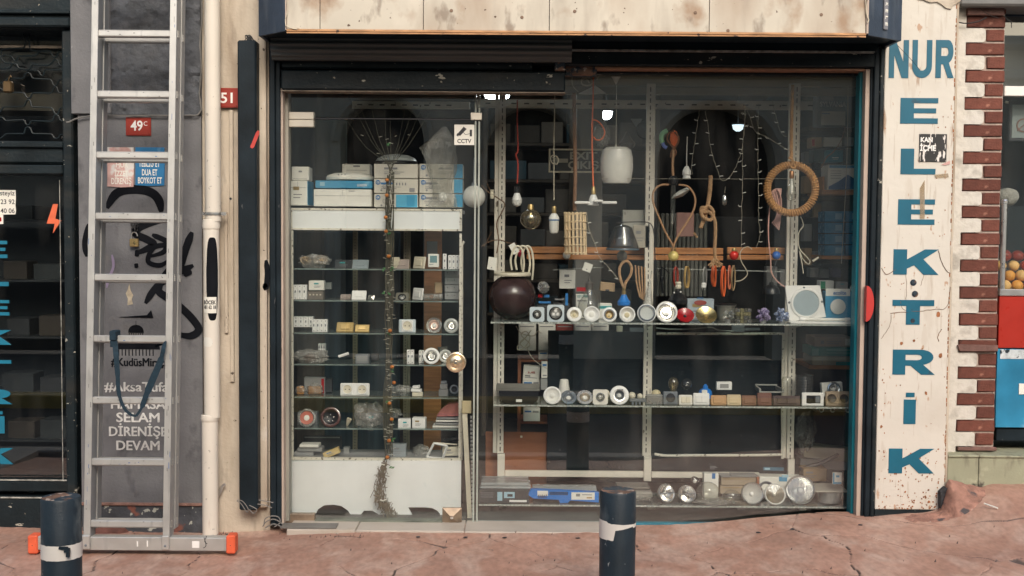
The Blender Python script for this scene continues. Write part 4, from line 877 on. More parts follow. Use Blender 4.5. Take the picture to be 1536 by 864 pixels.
def brick_mesh(wd, nm):
    m = MB().box(0,wd,0,.09,0,pitchz*.86,.004); n=len(m.v); m.v=[(v[0]+.0015*random.uniform(-1,1), v[1]+.001*random.uniform(-1,1), v[2]+.0015*random.uniform(-1,1)) for v in m.v]
    me = bpy.data.meshes.new(nm); me.from_pydata(m.v,[],m.f); me.materials.append(brick_m); return me
ml = [brick_mesh(long_w-.004,'brick') for _ in range(3)]; ms = [brick_mesh(short_w-.004,'brick') for _ in range(3)]
nb = 0; lob = []
for k in range(-1, 48):
    z = zr1 + k*pitchz
    if z > 3.6: break
    lng = (k % 2 == 0)
    wd = long_w if lng else short_w
    o = bpy.data.objects.new('brick', random.choice(ml if lng else ms)); sc.collection.objects.link(o); o.parent = bp
    base = Vector(bp['o']); o.location = Vector((xE-wd+random.uniform(-.003,.003), YB+random.uniform(-.003,.002), z-pitchz*.43)) - base
    if not lng: lob.append(z)
xc0 = xw0; xlo = xE-long_w-.005; P = [(xc0,.0),(xlo,.0)]
for z in lob:
    xt = xE-short_w-.006+random.uniform(-.004,.002); h_ = pitchz*.52; rr_ = .014+random.uniform(-.003,.004)
    P += [(xlo+random.uniform(-.002,.002),z-h_),(xt-rr_,z-h_+random.uniform(-.001,.001)),(xt-rr_*.3,z-h_+rr_*.3),(xt,z-h_+rr_),(xt+random.uniform(-.002,.001),z),(xt,z+h_-rr_),(xt-rr_*.3,z+h_-rr_*.3),(xt-rr_,z+h_+random.uniform(-.001,.001)),(xlo+random.uniform(-.002,.002),z+h_)]
P += [(xlo,3.7),(xc0,3.7)]
P = [p for i,p in enumerate(P) if p[1] <= 3.7]
MB().prism(P, YB-.003, YB+.03).build('plaster_teeth', wwash, bp, smooth=False)
# lead ledge in the pier
x0,x1,z0,z1 = rect(1437,517,1497,527,YB-.02); MB().prism([(x0,z1-.004),(x0+.012,z0),(x1,z0+.002),(x1,z1-.003),(x0+.02,z1)], YB-.02, YB+.012).build('ledge', mat('brown_ledge',(.17,.09,.075),.7,var=.3,vs=20,bump=.3), bp)
x0,x1,z0,z1 = rect(1436,665,1494,674,YB); MB().box(x0,x1,YB-.012,YB+.01,z0-.006,z0+.012,.003).build('pier_foot', mat('brown_ledge'), bp)
# beam above
rb = T('right_lintel', 'grey beam and dark board above the brick pier at top right', 'beam', at(1500,10,.1))
x0,x1,z0,z1 = rect(1441,-60,1700,9,-.02); MB().box(x0,x1,-.02,.5,z0,3.7,.01).build('beam', mat('grey_beam',(.18,.18,.175),.7,var=.15), rb)
x0,x1,z0,z1 = rect(1452,9,1507,23,.04); MB().box(x0,x1,.04,.068,z0+.002,z1+.01,.003).build('brown_board', mat('brown_ledge'), rb)
cbm = MB(); cbm.tube(pl([(1436,33),(1450,35),(1468,32),(1480,26)], YB-.03), .0032, 6); cbm.tube(pl([(1506,24),(1512,30),(1517,33),(1517,42)], YB-.02), .002, 5); cbm.tube(pl([(1466,9),(1478,19),(1488,24),(1498,27)], YB-.03), .0012, 5)
S('black_cable', 'black cable crossing the top of the brick pier', 'cable', cbm, black_c)
# right shop: window, juice case, red and blue front
rsf = T('right_shopfront', 'window right of the brick pier with aluminium frame and dark interior', 'shopfront', at(1520,655,.35))
YR = .19; xs0 = at(1494,600,YR).x; xs1 = 4.2
z_ = lambda r_, Y=YR: at(1520,r_,Y).z
MB().box(xs0,xs1,YR,YR+.04,z_(144),z_(129),.003).build('window_rail', white_pl, rsf)
MB().box(xs0,xs1,YR+.01,YR+.05,z_(24),3.0).build('head', paint_navy, rsf)
MB().box(xs0,xs1,YR+.02,YR+.026,z_(129),z_(24)).build('upper_pane', glassmat('mirror_pane',(.5,.55,.55),4.5,.12,(.4,.42,.4),0.,1), rsf)
MB().box(xs0,xs1,YR+.02,YR+.026,z_(640),z_(144)).build('lower_pane', win, rsf)
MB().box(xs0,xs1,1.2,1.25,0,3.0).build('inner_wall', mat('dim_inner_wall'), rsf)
x0,x1,z0,z1 = rect(1514,150,1560,212,.32); MB().box(x0,x1,.32,.34,z0,z1,.004).build('framed_notice', card_d, rsf)
x0,x1,z0,z1 = rect(1518,157,1560,207,.319); MB().box(x0,x1,.317,.32,z0,z1,.001).build('notice_sheet', mat('grey_teal_sheet',(.25,.29,.28),.6), rsf)
MB().lathe([(.036,0),(.036,.003),(.029,.003),(.029,0)], aim(at(1535,188,.316)), 24).tube([at(1526,196,.314), at(1545,180,.314)], .003, 5).build('no_smoking_ring', mat('dull_red_brown',(.22,.12,.1),.6), rsf)
MB().tube([at(1508,153,.4),at(1514,154,.4),at(1560,156,.4)], .007, 8).build('lamp_tube', cream_pl, rsf)
ms_ = MB(); ms_.ball(at(1510,296,.5), px(17,.5), 18, (1,1,.8), 12, .12, 4); S('woolly_hat', 'grey woolly round hat behind the right shop glass', 'hat', ms_, mat('grey_wool',(.36,.35,.31),.95,var=.2,vs=40,bump=.8,bs=120))
jc = T('juice_case', 'glass fruit case with chrome post on the red and blue counter', 'display case', at(1520,650,.2))
YJ = .11
m = MB(); c0 = at(1507,305,YJ); c1 = at(1500,437,YJ); xx_ = (c0.x+c1.x)/2; m.lathe([(.013,c1.z),(.013,c0.z),(.016,c0.z),(.016,c0.z+.012),(.01,c0.z+.02),(0,c0.z+.02)], seg=16, o=(xx_+.004,YJ,0)); m.build('chrome_post', chrome, jc)
x0,x1,z0,z1 = rect(1508,310,1700,436,YJ); MB().box(xx_+.02,x1,YJ,YJ+.006,z0,z1).build('case_pane', win, jc)
x0,x1,z0,z1 = rect(1500,434.6,1700,444,YJ); MB().box(xx_-.014,x1,YJ-.02,YJ+.3,z0,z1,.002).build('counter_rail', chrome, jc)
MB().box(xx_-.012,x1,YJ-.012,YJ+.28,z_(522,YJ-.01),z0-.002,.002).build('red_panel', mat('red_perspex',(.38,.03,.02),.3,var=.12), jc)
MB().box(xx_-.014,x1,YJ-.008,YJ+.28,z_(641,YJ),z_(523.5,YJ),.002).build('blue_panel', mat('blue_poster_panel',(.035,.24,.42),.3,var=.3,vs=4,spots=[((.55,.70,.78,.8),.56,.15,4,(1,1,1))]), jc)
MB().box(xx_+.0,x1,YJ-.011,YJ-.0085,z_(538,YJ),z_(524,YJ)).build('picture_band', mat('photo_band',(.55,.6,.62),.4,var=.3,vs=30,spots=[((.02,.03,.04),.52,.04,22,(1,1,1))]), jc)
x0_,x1_,z0_,z1_ = rect(1527,575,1560,591,YJ); MB().box(x0_,x1_,YJ-.0125,YJ-.0085,z0_,z1_).build('white_label', card_w, jc)
MB().box(xx_,x1,YJ+.01,YJ+.25,z_(662,YJ),z_(643,YJ),.003).build('plinth', paint_black2, jc)
MB().box(xx_+.03,x1-.05,YJ+.02,YJ+.26,z0+.012,z0+.016).build('case_floor', chrome, jc)
fr = [mat('orange_peel',(.80,.36,.06),.5,var=.12,bump=.3,bs=300), mat('apple_skin',(.45,.06,.03),.3,var=.35,vs=20), mat('pale_orange_peel',(.82,.50,.18),.5,var=.15,bump=.2,bs=300)]
rng = random.Random(5)
for k in range(26):
    row = k//7; rr_ = .031; xk = xx_+.045+ (k%7)*.062 + (.031 if row%2 else 0); zk = z1-.0+.008+.016+rr_+row*.048 if False else z0+.016+rr_+row*.05
    c = (xk, YJ+.05+rng.uniform(0,.02)+row*.03, zk)
    o = S('fruit', 'round fruit in the glass case, %s from the left in the %s layer' % (('first','second','third','fourth','fifth','sixth','seventh')[k%7], ('lowest','second','third','top')[k//7]), 'fruit', MB().ball(c, rr_*rng.uniform(.86,1.02), 16, (1,1,rng.uniform(.88,1)), 10, .07, k), rng.choice(fr), group='fruit piled in the glass case')
# green step
gs = T('green_step', 'pale green painted stone step below the brick pier', 'step', at(1480,718,-.02))
gm = mat('pale_green_paint', (.33,.335,.235), .65, var=.12, vs=5, spots=[((.07,.06,.05), .62,.04, 7,(1,1,1.8)), ((.16,.15,.11,.7), .55,.15, 14,(1.5,1,.5)), ((.52,.5,.36,.6), .6,.1, 14,(1,1,1))], bump=.15)
x0 = x1s = at(1421,700,-.02).x; zt_s = at(1480,683,-.02).z
ed = [x0, at(1468,700,-.02).x, at(1560,700,-.02).x, at(1700,700,-.02).x, 4.2]
for i in range(4): MB().box(ed[i]+.0015, ed[i+1]-.0015, -.02, .0, -.05, zt_s-.012, .002).build('riser_slab', gm, gs)
for i in range(4): MB().box(ed[i]+.001, ed[i+1]-.001, -.028, .18, zt_s-.011, zt_s, .003).build('tread_slab', gm, gs)
MB().box(ed[0], ed[4], .1805, .9, zt_s-.02, zt_s-.002).build('inner_tread', gm, gs)
# mound of broken pavement at the board's foot
def mound():
    mb = MB(); n = 56; cx, cy = at(1421,740,-.05).x, -.1
    A = [(1352,787),(1380,797),(1406,800),(1430,799),(1455,797),(1474,778),(1468,758),(1448,744),(1434,730),(1420,727),(1413,735),(1412,765),(1385,770),(1365,777)]
    # heightfield over a small grid
    X0, X1, Y0, Y1 = at(1345,790,-.2).x, at(1500,760,-.1).x, -.36, .1
    nx, ny = 70, 50; g = {}
    for j in range(ny+1):
        for i in range(nx+1):
            x = X0+(X1-X0)*i/nx; y = Y0+(Y1-Y0)*j/ny
            u = (x-cx)/(.20 if x > cx else .045); v = (y+.05)/.19
            d = math.sqrt(u*u+v*v); t_ = max(0, 1-abs((x-(cx-.09))/.17))*max(0, 1-abs((y+.14)/.10))
            hgt = .145*max(0,1-d)**1.15 + .035*t_**.4
            nn = noise.noise(Vector((x*10,y*10,2)))
            mb.v.append((x, y, gz(x,y)-.012+hgt*(1+.25*nn)+(.006*abs(noise.noise(Vector((x*26,y*26,4))))+.003*noise.noise(Vector((x*70,y*70,0))) if hgt>.004 else -.01)))
            g[i,j] = len(mb.v)-1; continue
            g[i,j] = len(mb.v); mb.v.append((x, y, gz(x,y)-.012+hgt*(1+.25*nn)+(.018*abs(noise.noise(Vector((x*26,y*26,4))))+.006*noise.noise(Vector((x*70,y*70,0))) if hgt>.005 else -.01)))
    for j in range(ny):
        for i in range(nx): mb.f.append((g[i,j],g[i+1,j],g[i+1,j+1],g[i,j+1]))
    S('cement_mound', 'lump of broken reddish cement piled at the foot of the name board', 'rubble', mb, mat('mound_cement',(.34,.18,.135),.85,var=.35,vs=18,spots=[((.06,.06,.065,.95),.53,.05,8,(1,1,1)),((.45,.40,.36,.8),.66,.05,20,(1,1,1))],bump=.7,bs=60), o=(cx,cy,0))
mound()
v_ = [at(p_,q_,-.075) for p_,q_ in ((1411,767),(1411,738),(1419,731),(1430,740),(1424,757),(1417,768))]
S('broken_slab', 'dark grey broken slab stuck upright between the board and the cement mound', 'rubble', MB().prism([(v.x,v.z) for v in v_], -.078, -.04), mat('dark_slab',(.035,.037,.042),.8,var=.5,vs=30,bump=.6))
# rust specks and flaking edge on the name board
rg = random.Random(17); m = MB()
for k_ in range(210):
    r_ = 763-rg.random()**1.8*90 if k_ < 150 else rg.uniform(120,760); p_ = rg.uniform(1318,1410) if k_ < 150 else rg.choice((rg.uniform(1322,1330), rg.uniform(1405,1424), rg.uniform(1330,1420)))
    c_ = at(p_, r_, -.0355); s_ = px(rg.uniform(.35,1.1),0)*(1.3 if k_ < 150 else 1); a0_ = rg.uniform(0,3)
    m.prism([(c_.x+s_*rg.uniform(.6,1.3)*math.cos(a0_+k*1.05), c_.z+s_*rg.uniform(.6,1.6)*math.sin(a0_+k*1.05)) for k in range(6)], -.0362-.0001*(k_%5), -.0350)
m.build('rust_speckle', mat('rust_patch'), sb, smooth=False, kind='stuff')
m = MB(); Qe = [Vector((x1b_, -.0355, zl+.02+i*.022)) for i in range(150)]; 
for i in range(0,149,1):
    if rg.random() < .62: s_ = rg.uniform(.0015,.006); m.box(x1b_-s_, x1b_+.0003, -.0362, -.034, Qe[i].z, Qe[i].z+.021*rg.uniform(.5,1.))
m.build('flaked_edge', mat('rust_patch'), sb, smooth=False, kind='stuff')
x = at(1482,778,-.25); m = MB().tube([Vector((x.x-.02,x.y,gz(x.x,x.y)+.02)), Vector((x.x+.02,x.y-.06,gz(x.x,x.y)+.012))], .004, 8); S('cigarette_end', 'cigarette end on the pavement right of the cement mound', 'litter', m, card_w)
for a,b,r_ in ((1432,743,.05),):
    c = at(a,b,-.03)
mb = MB(); mb.add([tuple(at(a,b,-.03)) for a,b in ((1412,728),(1434,740),(1430,752),(1421,765),(1413,765))],[(0,1,2,3,4)]); 
# small grit by the wall
gt = MB(); rg = random.Random(3)
for k in range(200):
    if k < 120: xk = at(rg.uniform(318,350),0,0).x + 0; yk = rg.uniform(-.35,-.02)
    elif k < 140: xk = at(rg.uniform(425,560),0,0).x; yk = rg.uniform(-.22,-.1)
    else: xk = rg.uniform(-2.6,2.6); yk = rg.uniform(-1,-.05)
    s_ = rg.uniform(.0015,.005); zk = gz(xk,yk)+.01
    gt.add([(xk+s_*math.cos(a)*rg.uniform(.6,1.2), yk+s_*math.sin(a), zk+(s_ if i==3 else -.008)) for i,a in enumerate((0,2.1,4.2,0))], [(0,1,3),(1,2,3),(2,0,3)])
gt.build('grit', mat('dark_grit',(.12,.09,.08),.9,var=.5,vs=90), kind='stuff', smooth=False)['label'] = 'loose grit and crumbs along the wall foot'
cv = MB()
for a,b in ((627,794),(698,795.5),(757,797),(867,794.6),(1290,803),(1188,835),(1137,838)): 
    c = at(a,b,-.2); 
    cv.ball((c.x, c.y, gz(c.x,c.y)+.006), .012, 8, (1,.7,.2), 5, .3, a)
cv.build('litter_bits', ink, kind='stuff')['label'] = 'small dark bits lying on the pavement'
# ================= INSIDE THE SHOP =================
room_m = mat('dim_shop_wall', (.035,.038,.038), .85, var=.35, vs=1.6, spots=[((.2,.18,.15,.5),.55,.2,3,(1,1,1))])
xrl, xrr = at(405,400,.2).x, at(1316,400,.2).x
rm = T('shop_interior', 'dim shop room behind the display window', 'room', (0,1.6,0))
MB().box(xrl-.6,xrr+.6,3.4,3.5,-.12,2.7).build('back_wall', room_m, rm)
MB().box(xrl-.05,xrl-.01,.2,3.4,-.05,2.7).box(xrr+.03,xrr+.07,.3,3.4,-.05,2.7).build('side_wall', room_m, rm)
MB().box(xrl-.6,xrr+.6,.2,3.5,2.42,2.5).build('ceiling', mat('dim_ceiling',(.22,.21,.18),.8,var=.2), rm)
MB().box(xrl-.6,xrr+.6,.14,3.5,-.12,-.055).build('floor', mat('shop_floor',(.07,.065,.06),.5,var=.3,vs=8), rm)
MB().box(-3.4,4.2,.5,3.5,2.86,3.7).build('upper_mass', cream_wall, rm)
# plaster soffit strip and slotted rail seen behind the top of the glass
x0,x1,z0,z1 = rect(715,150,1225,163,.9); rl = MB().box(x0,x1,.9,.93,z0,z1,.002)
rail_t = T('slotted_rail', 'long slotted cream steel rail high behind the display window', 'rail', ((x0+x1)/2,.9,z0)); rl.build('rail', white_metal, rail_t)
m = MB()
for k in range(26): a = x0+.05+k*(x1-x0-.1)/25; m.box(a,a+.028,.8985,.901,(z0+z1)/2-.004,(z0+z1)/2+.003)
m.build('slot', ink, rail_t)
x0,x1,z0,z1 = rect(528,152,705,163,.9); r2_ = T('slotted_rail', 'short slotted cream steel rail high behind the door glass', 'rail', ((x0+x1)/2,.9,z0)); MB().box(x0,x1,.9,.93,z0,z1,.002).build('rail', white_metal, r2_)
m = MB()
for k in range(9): a = x0+.03+k*(x1-x0-.1)/9; m.box(a,a+.028,.8985,.901,(z0+z1)/2-.004,(z0+z1)/2+.003)
m.build('slot', ink, r2_)
x0,x1,z0,z1 = rect(722,118,1284,142,.7); S('soffit_boards', 'dusty horizontal boards above the slotted rail inside the window', 'boards', MB().box(x0,x1,.7,.74,z0,(z0+z1)/2-.002,.003).box(x0,x1,.69,.74,(z0+z1)/2+.002,z1,.003).box(x0,x1,.71,.74,z1+.004,z1+.07,.003), mat('dusty_boards',(.30,.28,.23),.8,var=.3,vs=4,stretch=(.4,1,3)))
# lit ceiling lamps
warm = mat('lit_lamp', (1,1,1), .5, emit=((.93,.98,1.),22)); warm2 = mat('lit_lamp_soft', (1,1,1), .5, emit=((.75,.92,1.),1.2))
def ceil_lamp(a,b,c,d,Y,m_,label):
    t = T('ceiling_lamp', label, 'lamp', at((a+c)/2,b,Y)); x0,x1,z0,z1 = rect(a,b,c,d,Y); r_=(x1-x0)/2
    MB().lathe([(r_*1.06,.0),(r_*1.06,-.012),(r_,-.012)], o=((x0+x1)/2,Y,z1+.006), seg=28).tube([Vector(((x0+x1)/2,Y,z1)),Vector(((x0+x1)/2,Y,2.43))],.006,6).build('lamp_ring', mat('dark_lamp_ring',(.05,.05,.05),.5), t)
    MB().lathe([(r_*.98,0),(r_*.8,-(z1-z0)*.7),(r_*.35,-(z1-z0)),(0,-(z1-z0))], o=((x0+x1)/2,Y,z1-.004), seg=28).build('diffuser', m_, t)
ceil_lamp(724,138,767,149,1.3,warm,'brightly lit round ceiling lamp above the door edge post')
ceil_lamp(900,166,919,178,1.6,warm,'small lit bluish ceiling lamp beside the orange cord')
ceil_lamp(1098,186,1116,196,2.4,warm2,'dim lit lamp deep in the shop behind the light strings')

# deep stock shelving
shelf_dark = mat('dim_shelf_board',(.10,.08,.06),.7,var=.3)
sk = T('stock_rack', 'wide dim stock rack along the back wall of the shop', 'rack', (0,2.5,0))
rows_ = [470,420,370,320,270,215]
zr_ = [at(900,r,2.3).z for r in rows_]; X0,X1 = at(728,300,2.3).x, at(985,300,2.3).x
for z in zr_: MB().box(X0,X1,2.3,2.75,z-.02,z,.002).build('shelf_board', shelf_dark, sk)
ORD=('first','second','third','fourth','fifth','sixth','seventh','eighth')
for xk in (X0,(X0+X1)/2,X1): MB().box(xk-.015,xk+.015,2.28,2.76,0,zr_[-1]+.4,.002).build('upright', shelf_dark, sk)
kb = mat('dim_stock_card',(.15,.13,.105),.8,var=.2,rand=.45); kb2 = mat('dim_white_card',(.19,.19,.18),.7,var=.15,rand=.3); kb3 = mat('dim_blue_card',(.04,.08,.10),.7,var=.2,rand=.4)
rg = random.Random(11)
for zi,z in enumerate(zr_):
    xk = X0+.03; kk = 0
    while xk < X1-.2:
        wd = rg.uniform(.12,.30); hh = rg.uniform(.10,.17)
        if xk+wd > X1-.02: break
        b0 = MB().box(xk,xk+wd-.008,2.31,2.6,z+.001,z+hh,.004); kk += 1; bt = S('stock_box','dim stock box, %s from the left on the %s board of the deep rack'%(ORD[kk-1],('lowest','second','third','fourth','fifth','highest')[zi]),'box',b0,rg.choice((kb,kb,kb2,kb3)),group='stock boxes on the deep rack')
        xk += wd+rg.uniform(.0,.03)
# dim partition panels
x0,x1,z0,z1 = rect(985,320,1062,445,1.2); m = MB()
n=12
for i in range(n): 
    a=x0+(x1-x0)*i/n; m.box(a,a+(x1-x0)/n-.006,1.2,1.225,z0,z1,.005)
S('partition','grey upright ribbed panel behind the heart shaped cord','panel',m,mat('ribbed_grey',(.22,.23,.21),.6,var=.15))
x0,x1,z0,z1 = rect(863,200,903,480,1.1); S('grey_column','pale grey column inside the shop behind the orange cord','column',MB().box(x0,x1,1.1,1.25,0,2.4,.004),mat('pale_grey_board',(.27,.26,.24),.7,var=.2,vs=3))
x0,x1,z0,z1 = rect(1062,325,1150,470,1.6); S('dark_cupboard','dark cupboard deep inside behind the knotted rope','cupboard',MB().box(x0,x1,1.6,2.,0.05,z1,.004),mat('dark_cupboard_m',(.05,.055,.06),.6,var=.2))
x0,x1,z0,z1 = rect(436,180,520,240,1.6); S('hanging_cloth','dim greenish sheet hanging deep behind the door glass','sheet',MB().box(x0,x1,1.6,1.62,z0-.1,z1,.004),mat('dim_green_sheet',(.11,.14,.12),.8,var=.3))
# black board behind the lower display
x0,x1,z0,z1 = rect(821,497,1186,724,.56); bk = T('black_board','large black board behind the lower display shelves','board',((x0+x1)/2,.56,z0)); MB().box(x0,x1,.56,.58,z0,z1,.002).build('board', mat('glossy_black_board',(.012,.018,.022),.22,var=.2,spec=.6), bk)
cd = MB(); cd.tube(pl([(982,681),(1000,683.5),(1040,683),(1100,683),(1150,682.5),(1170,682),(1173,683.5)],.52),.0075,6); cd.tube(pl([(1173.5,688),(1173.5,600),(1175,500)],.52),.0075,6); cd.tube(pl([(985,500.5),(1080,500.5),(1175,500.5)],.52),.0075,6)
S('beaded_cord','cream beaded cord framing the black board on three sides','cord',cd,beads)
# display rack: slotted posts + shelves
rk = T('display_rack','white slotted steel display rack with three dusty glass shelves','rack',at(960,780,.5))
YP=.50
def post(xa,xb,r0,r1,Y,par,slots=True,flange=None,sd_=0):
    x0,x1,z0,z1 = rect(xa,r0,xb,r1,Y); MB().box(x0,x1,Y,Y+.025,z0,z1,.002).build('post', white_metal, par)
    if flange: f0,f1,_,_ = rect(flange[0],r0,flange[1],r1,Y); MB().box(f0,f1,Y+.012,Y+.03,z0,z1,.001).build('post_flange', white_metal, par)
    if slots:
        m = MB(); z=z1-.02; c=(x0+x1)/2; rr=random.Random(int(xa)); k=0
        while z>z0+.02:
            h_ = (.024,.007,.024,.024,.007)[k%5]; w_=.0028; m.box(c-w_,c+w_,Y-.0012,Y+.001,z-h_,z); z-=h_+.014; k+=1
        m.build('slot', ink, par)
post(747,757,140,680,YP,rk,flange=(741,746.6)); post(746,757,681,720,YP,rk,False); post(967,978,125,684,YP,rk,flange=(978.3,980.5)); post(966,977,684.5,722,YP,rk,False)
post(1185,1196,125,688,YP,rk,flange=(1180,1184.7)); post(1182,1192,688.5,712,YP,rk,False)
x0,x1,z0,z1 = rect(757.4,707,965.6,716,YP); MB().box(x0,x1,YP,YP+.03,z0,z1,.003).build('cross_bar', white_metal, rk)
x0,x1,z0,z1 = rect(977.4,709,1140,717.5,YP); MB().box(x0,x1,YP,YP+.03,z0,z1,.003).build('cross_bar', white_metal, rk)
for a,b,c,d in ((749,760,760,782),(971,758,983,786),(1199,764,1210,785)):
    x0,x1,z0,z1 = rect(a,b,c,d,.4); MB().box(x0,x1,.4,.43,-.055,z1,.003).build('foot_post', white_metal, rk)
def shelf(row_l,row_r,xa,xb,name_y0=.17,y1=.48,th=.007):
    zl_ = (at(xa,row_l,name_y0).z + at(xb,row_r,name_y0).z)/2; x0=at(xa,(row_l),name_y0).x; x1=at(xb,row_r,name_y0).x
    MB().box(x0,x1,name_y0+.0025,y1,zl_-th,zl_,.001).build('glass_shelf', shelfg, rk)
    MB().box(x0,x1,name_y0,name_y0+.0022,zl_-th-.001,zl_+.0005).build('shelf_edge', shelf_edge, rk)
    for p_ in (752,972,1190):
        c=at(p_,row_l,YP).x; MB().prism_x([(name_y0+.05,zl_-th-.001),(YP-.001,zl_-th-.001),(YP-.001,zl_-th-.04)],c-.002,c+.002).build('shelf_bracket', white_metal, rk)
    return zl_
Z1 = shelf(482.5,487,736,1283); Z2 = shelf(607,611,740,1282); Z3 = shelf(754,763,718,1278,.17,.47)
ZS = {1:Z1,2:Z2,3:Z3}
def srect(a,b,c,d,Y,s):      # photo box whose base rests on shelf s
    x0,x1,z0,z1 = rect(a,b,c,d,Y); h = z1-z0; return x0,x1,ZS[s]+.0005,ZS[s]+.0005+h
# ---- generic goods ----
def square_hole(R_, r, z0, z1, n=32):
    m=MB(); V=[]
    for k in range(n):
        a=2*math.pi*(k+.5)/n; ca,sa=math.cos(a),math.sin(a); q=R_/max(abs(ca),abs(sa)); V+=[(q*ca,q*sa,z1),(r*ca,r*sa,z1),(q*ca,q*sa,z0),(r*ca,r*sa,z0)]
    f=[]
    for k in range(n):
        a,b=4*k,4*((k+1)%n); f+=[(a,b,b+1,a+1),(a+2,a+3,b+3,b+2),(a,a+2,b+2,b),(a+1,b+1,b+3,a+3)]
    return m.add(V,f)
def spot(label,a,b,r,Y=.2,s=1,rim=white_pl,inner=silver,lens=frost,rin=.62,tilt=14,yaw=0,kind='round',rx=1.,cat='downlight',name='downlight',rim2=None,deep=.35):
    c = at(a,b,Y); R_ = px(r,Y)
    if s: c.z = ZS[s]+R_*math.cos(R(tilt))*(1)+.0008
    t = T(name,label,cat,(c.x,Y,c.z-R_)); M = aim(c,tilt,yaw) @ Matrix.Diagonal((rx,1,1,1))
    if kind=='square':
        rr=R_*rin; square_hole(R_,rr*.98,-.008,.0).xf(M).build('plate',rim,t)
        MB().lathe([(rr*1.18,.0),(rr*1.18,.004),(rr,.005),(rr*.92,.001)],M,28).build('collar',rim2 or dark_void,t)
    else:
        rr=R_*rin; MB().lathe([(rr,.001),(rr*1.06,.0045),(R_*.82,.0055),(R_*.97,.003),(R_,-.001),(R_*.99,-.006),(rr,-.007)],M,36).build('rim',rim,t)
        if rim2: MB().lathe([(rr*1.02,.0065),(rr*1.2,.007),(rr*1.28,.0058)],M,32).build('collar',rim2,t)
    MB().lathe([(rr*.99,.0008),(rr*.9,-.003*deep*3),(rr*.6,-R_*deep),(0,-R_*deep-.001)],M,28).build('reflector',inner,t)
    if lens is not None: MB().lathe([(0,-R_*deep*.5+.002),(rr*.36,-R_*deep*.5),(rr*.42,-R_*deep*.8)],M,20).build('lens',lens,t)
    MB().lathe([(R_*.8,-.008),(R_*.62,-.03),(0,-.032)],M,20).build('housing',grey_pl,t)
    return t,M,R_
def switch(label,a,b,c,d,frame,rock,kind='switch',n=1,Y=.2,s=2,tilt=10,inner=None):
    x0,x1,z0,z1 = srect(a,b,c,d,Y,s) if s else rect(a,b,c,d,Y); w_=x1-x0; h=z1-z0; cx=(x0+x1)/2
    t = T('wall_switch' if kind=='switch' else 'wall_socket',label,kind,(cx,Y,z0)); Mx = Matrix.Translation((cx,Y,z0)) @ Matrix.Rotation(R(-tilt),4,'X')
    MB().box(-w_/2,w_/2,0,.010,0,h/math.cos(R(tilt)),.004).xf(Mx).build('frame',frame,t)
    h2=h
    if kind=='switch':
        iw=w_*.72/n
        for k in range(n):
            xk=-w_*.36+k*iw; MB().box(xk+.001,xk+iw-.001,-.004,.001,h2*.2,h2*.84,.002).xf(Mx).build('rocker',rock,t)
    else:
        for k in range(n):
            xk=(k-(n-1)/2)*w_/n; rr=min(h2*.34,w_/n*.36); MM=Mx@Matrix.Translation((xk,0,h2*.52))@Matrix.Rotation(R(90),4,'X')
            MB().box(xk-rr*1.25,xk+rr*1.25,-.003,.001,h2*.52-rr*1.25,h2*.52+rr*1.25,.002).xf(Mx).build('insert',rock,t)
            MB().lathe([(rr,.0045),(rr*.95,.0042),(rr*.9,.0036),(0,.0034)],MM,22).build('well',inner or rock,t)
            MB().lathe([(rr*1.0,.0046),(rr*1.12,.0046)],MM,22).box(-rr*.5,-rr*.28,-rr*.1,rr*.1,.0,.0035).xf(Matrix()).build('well_rim',rock,t) if False else MB().lathe([(rr*.98,.0044),(rr*1.08,.0062),(rr*1.14,.0032)],MM,22).build('well_rim',rock,t)
            m=MB(); 
            for q_ in (-.45,.45):
                p_=MM@Vector((rr*q_,0,.0)); m.lathe([(0,.001),(rr*.14,.0008)],MM@Matrix.Translation((rr*q_,0,.0036)),10)
            m.build('contact_hole',ink,t)
    return t
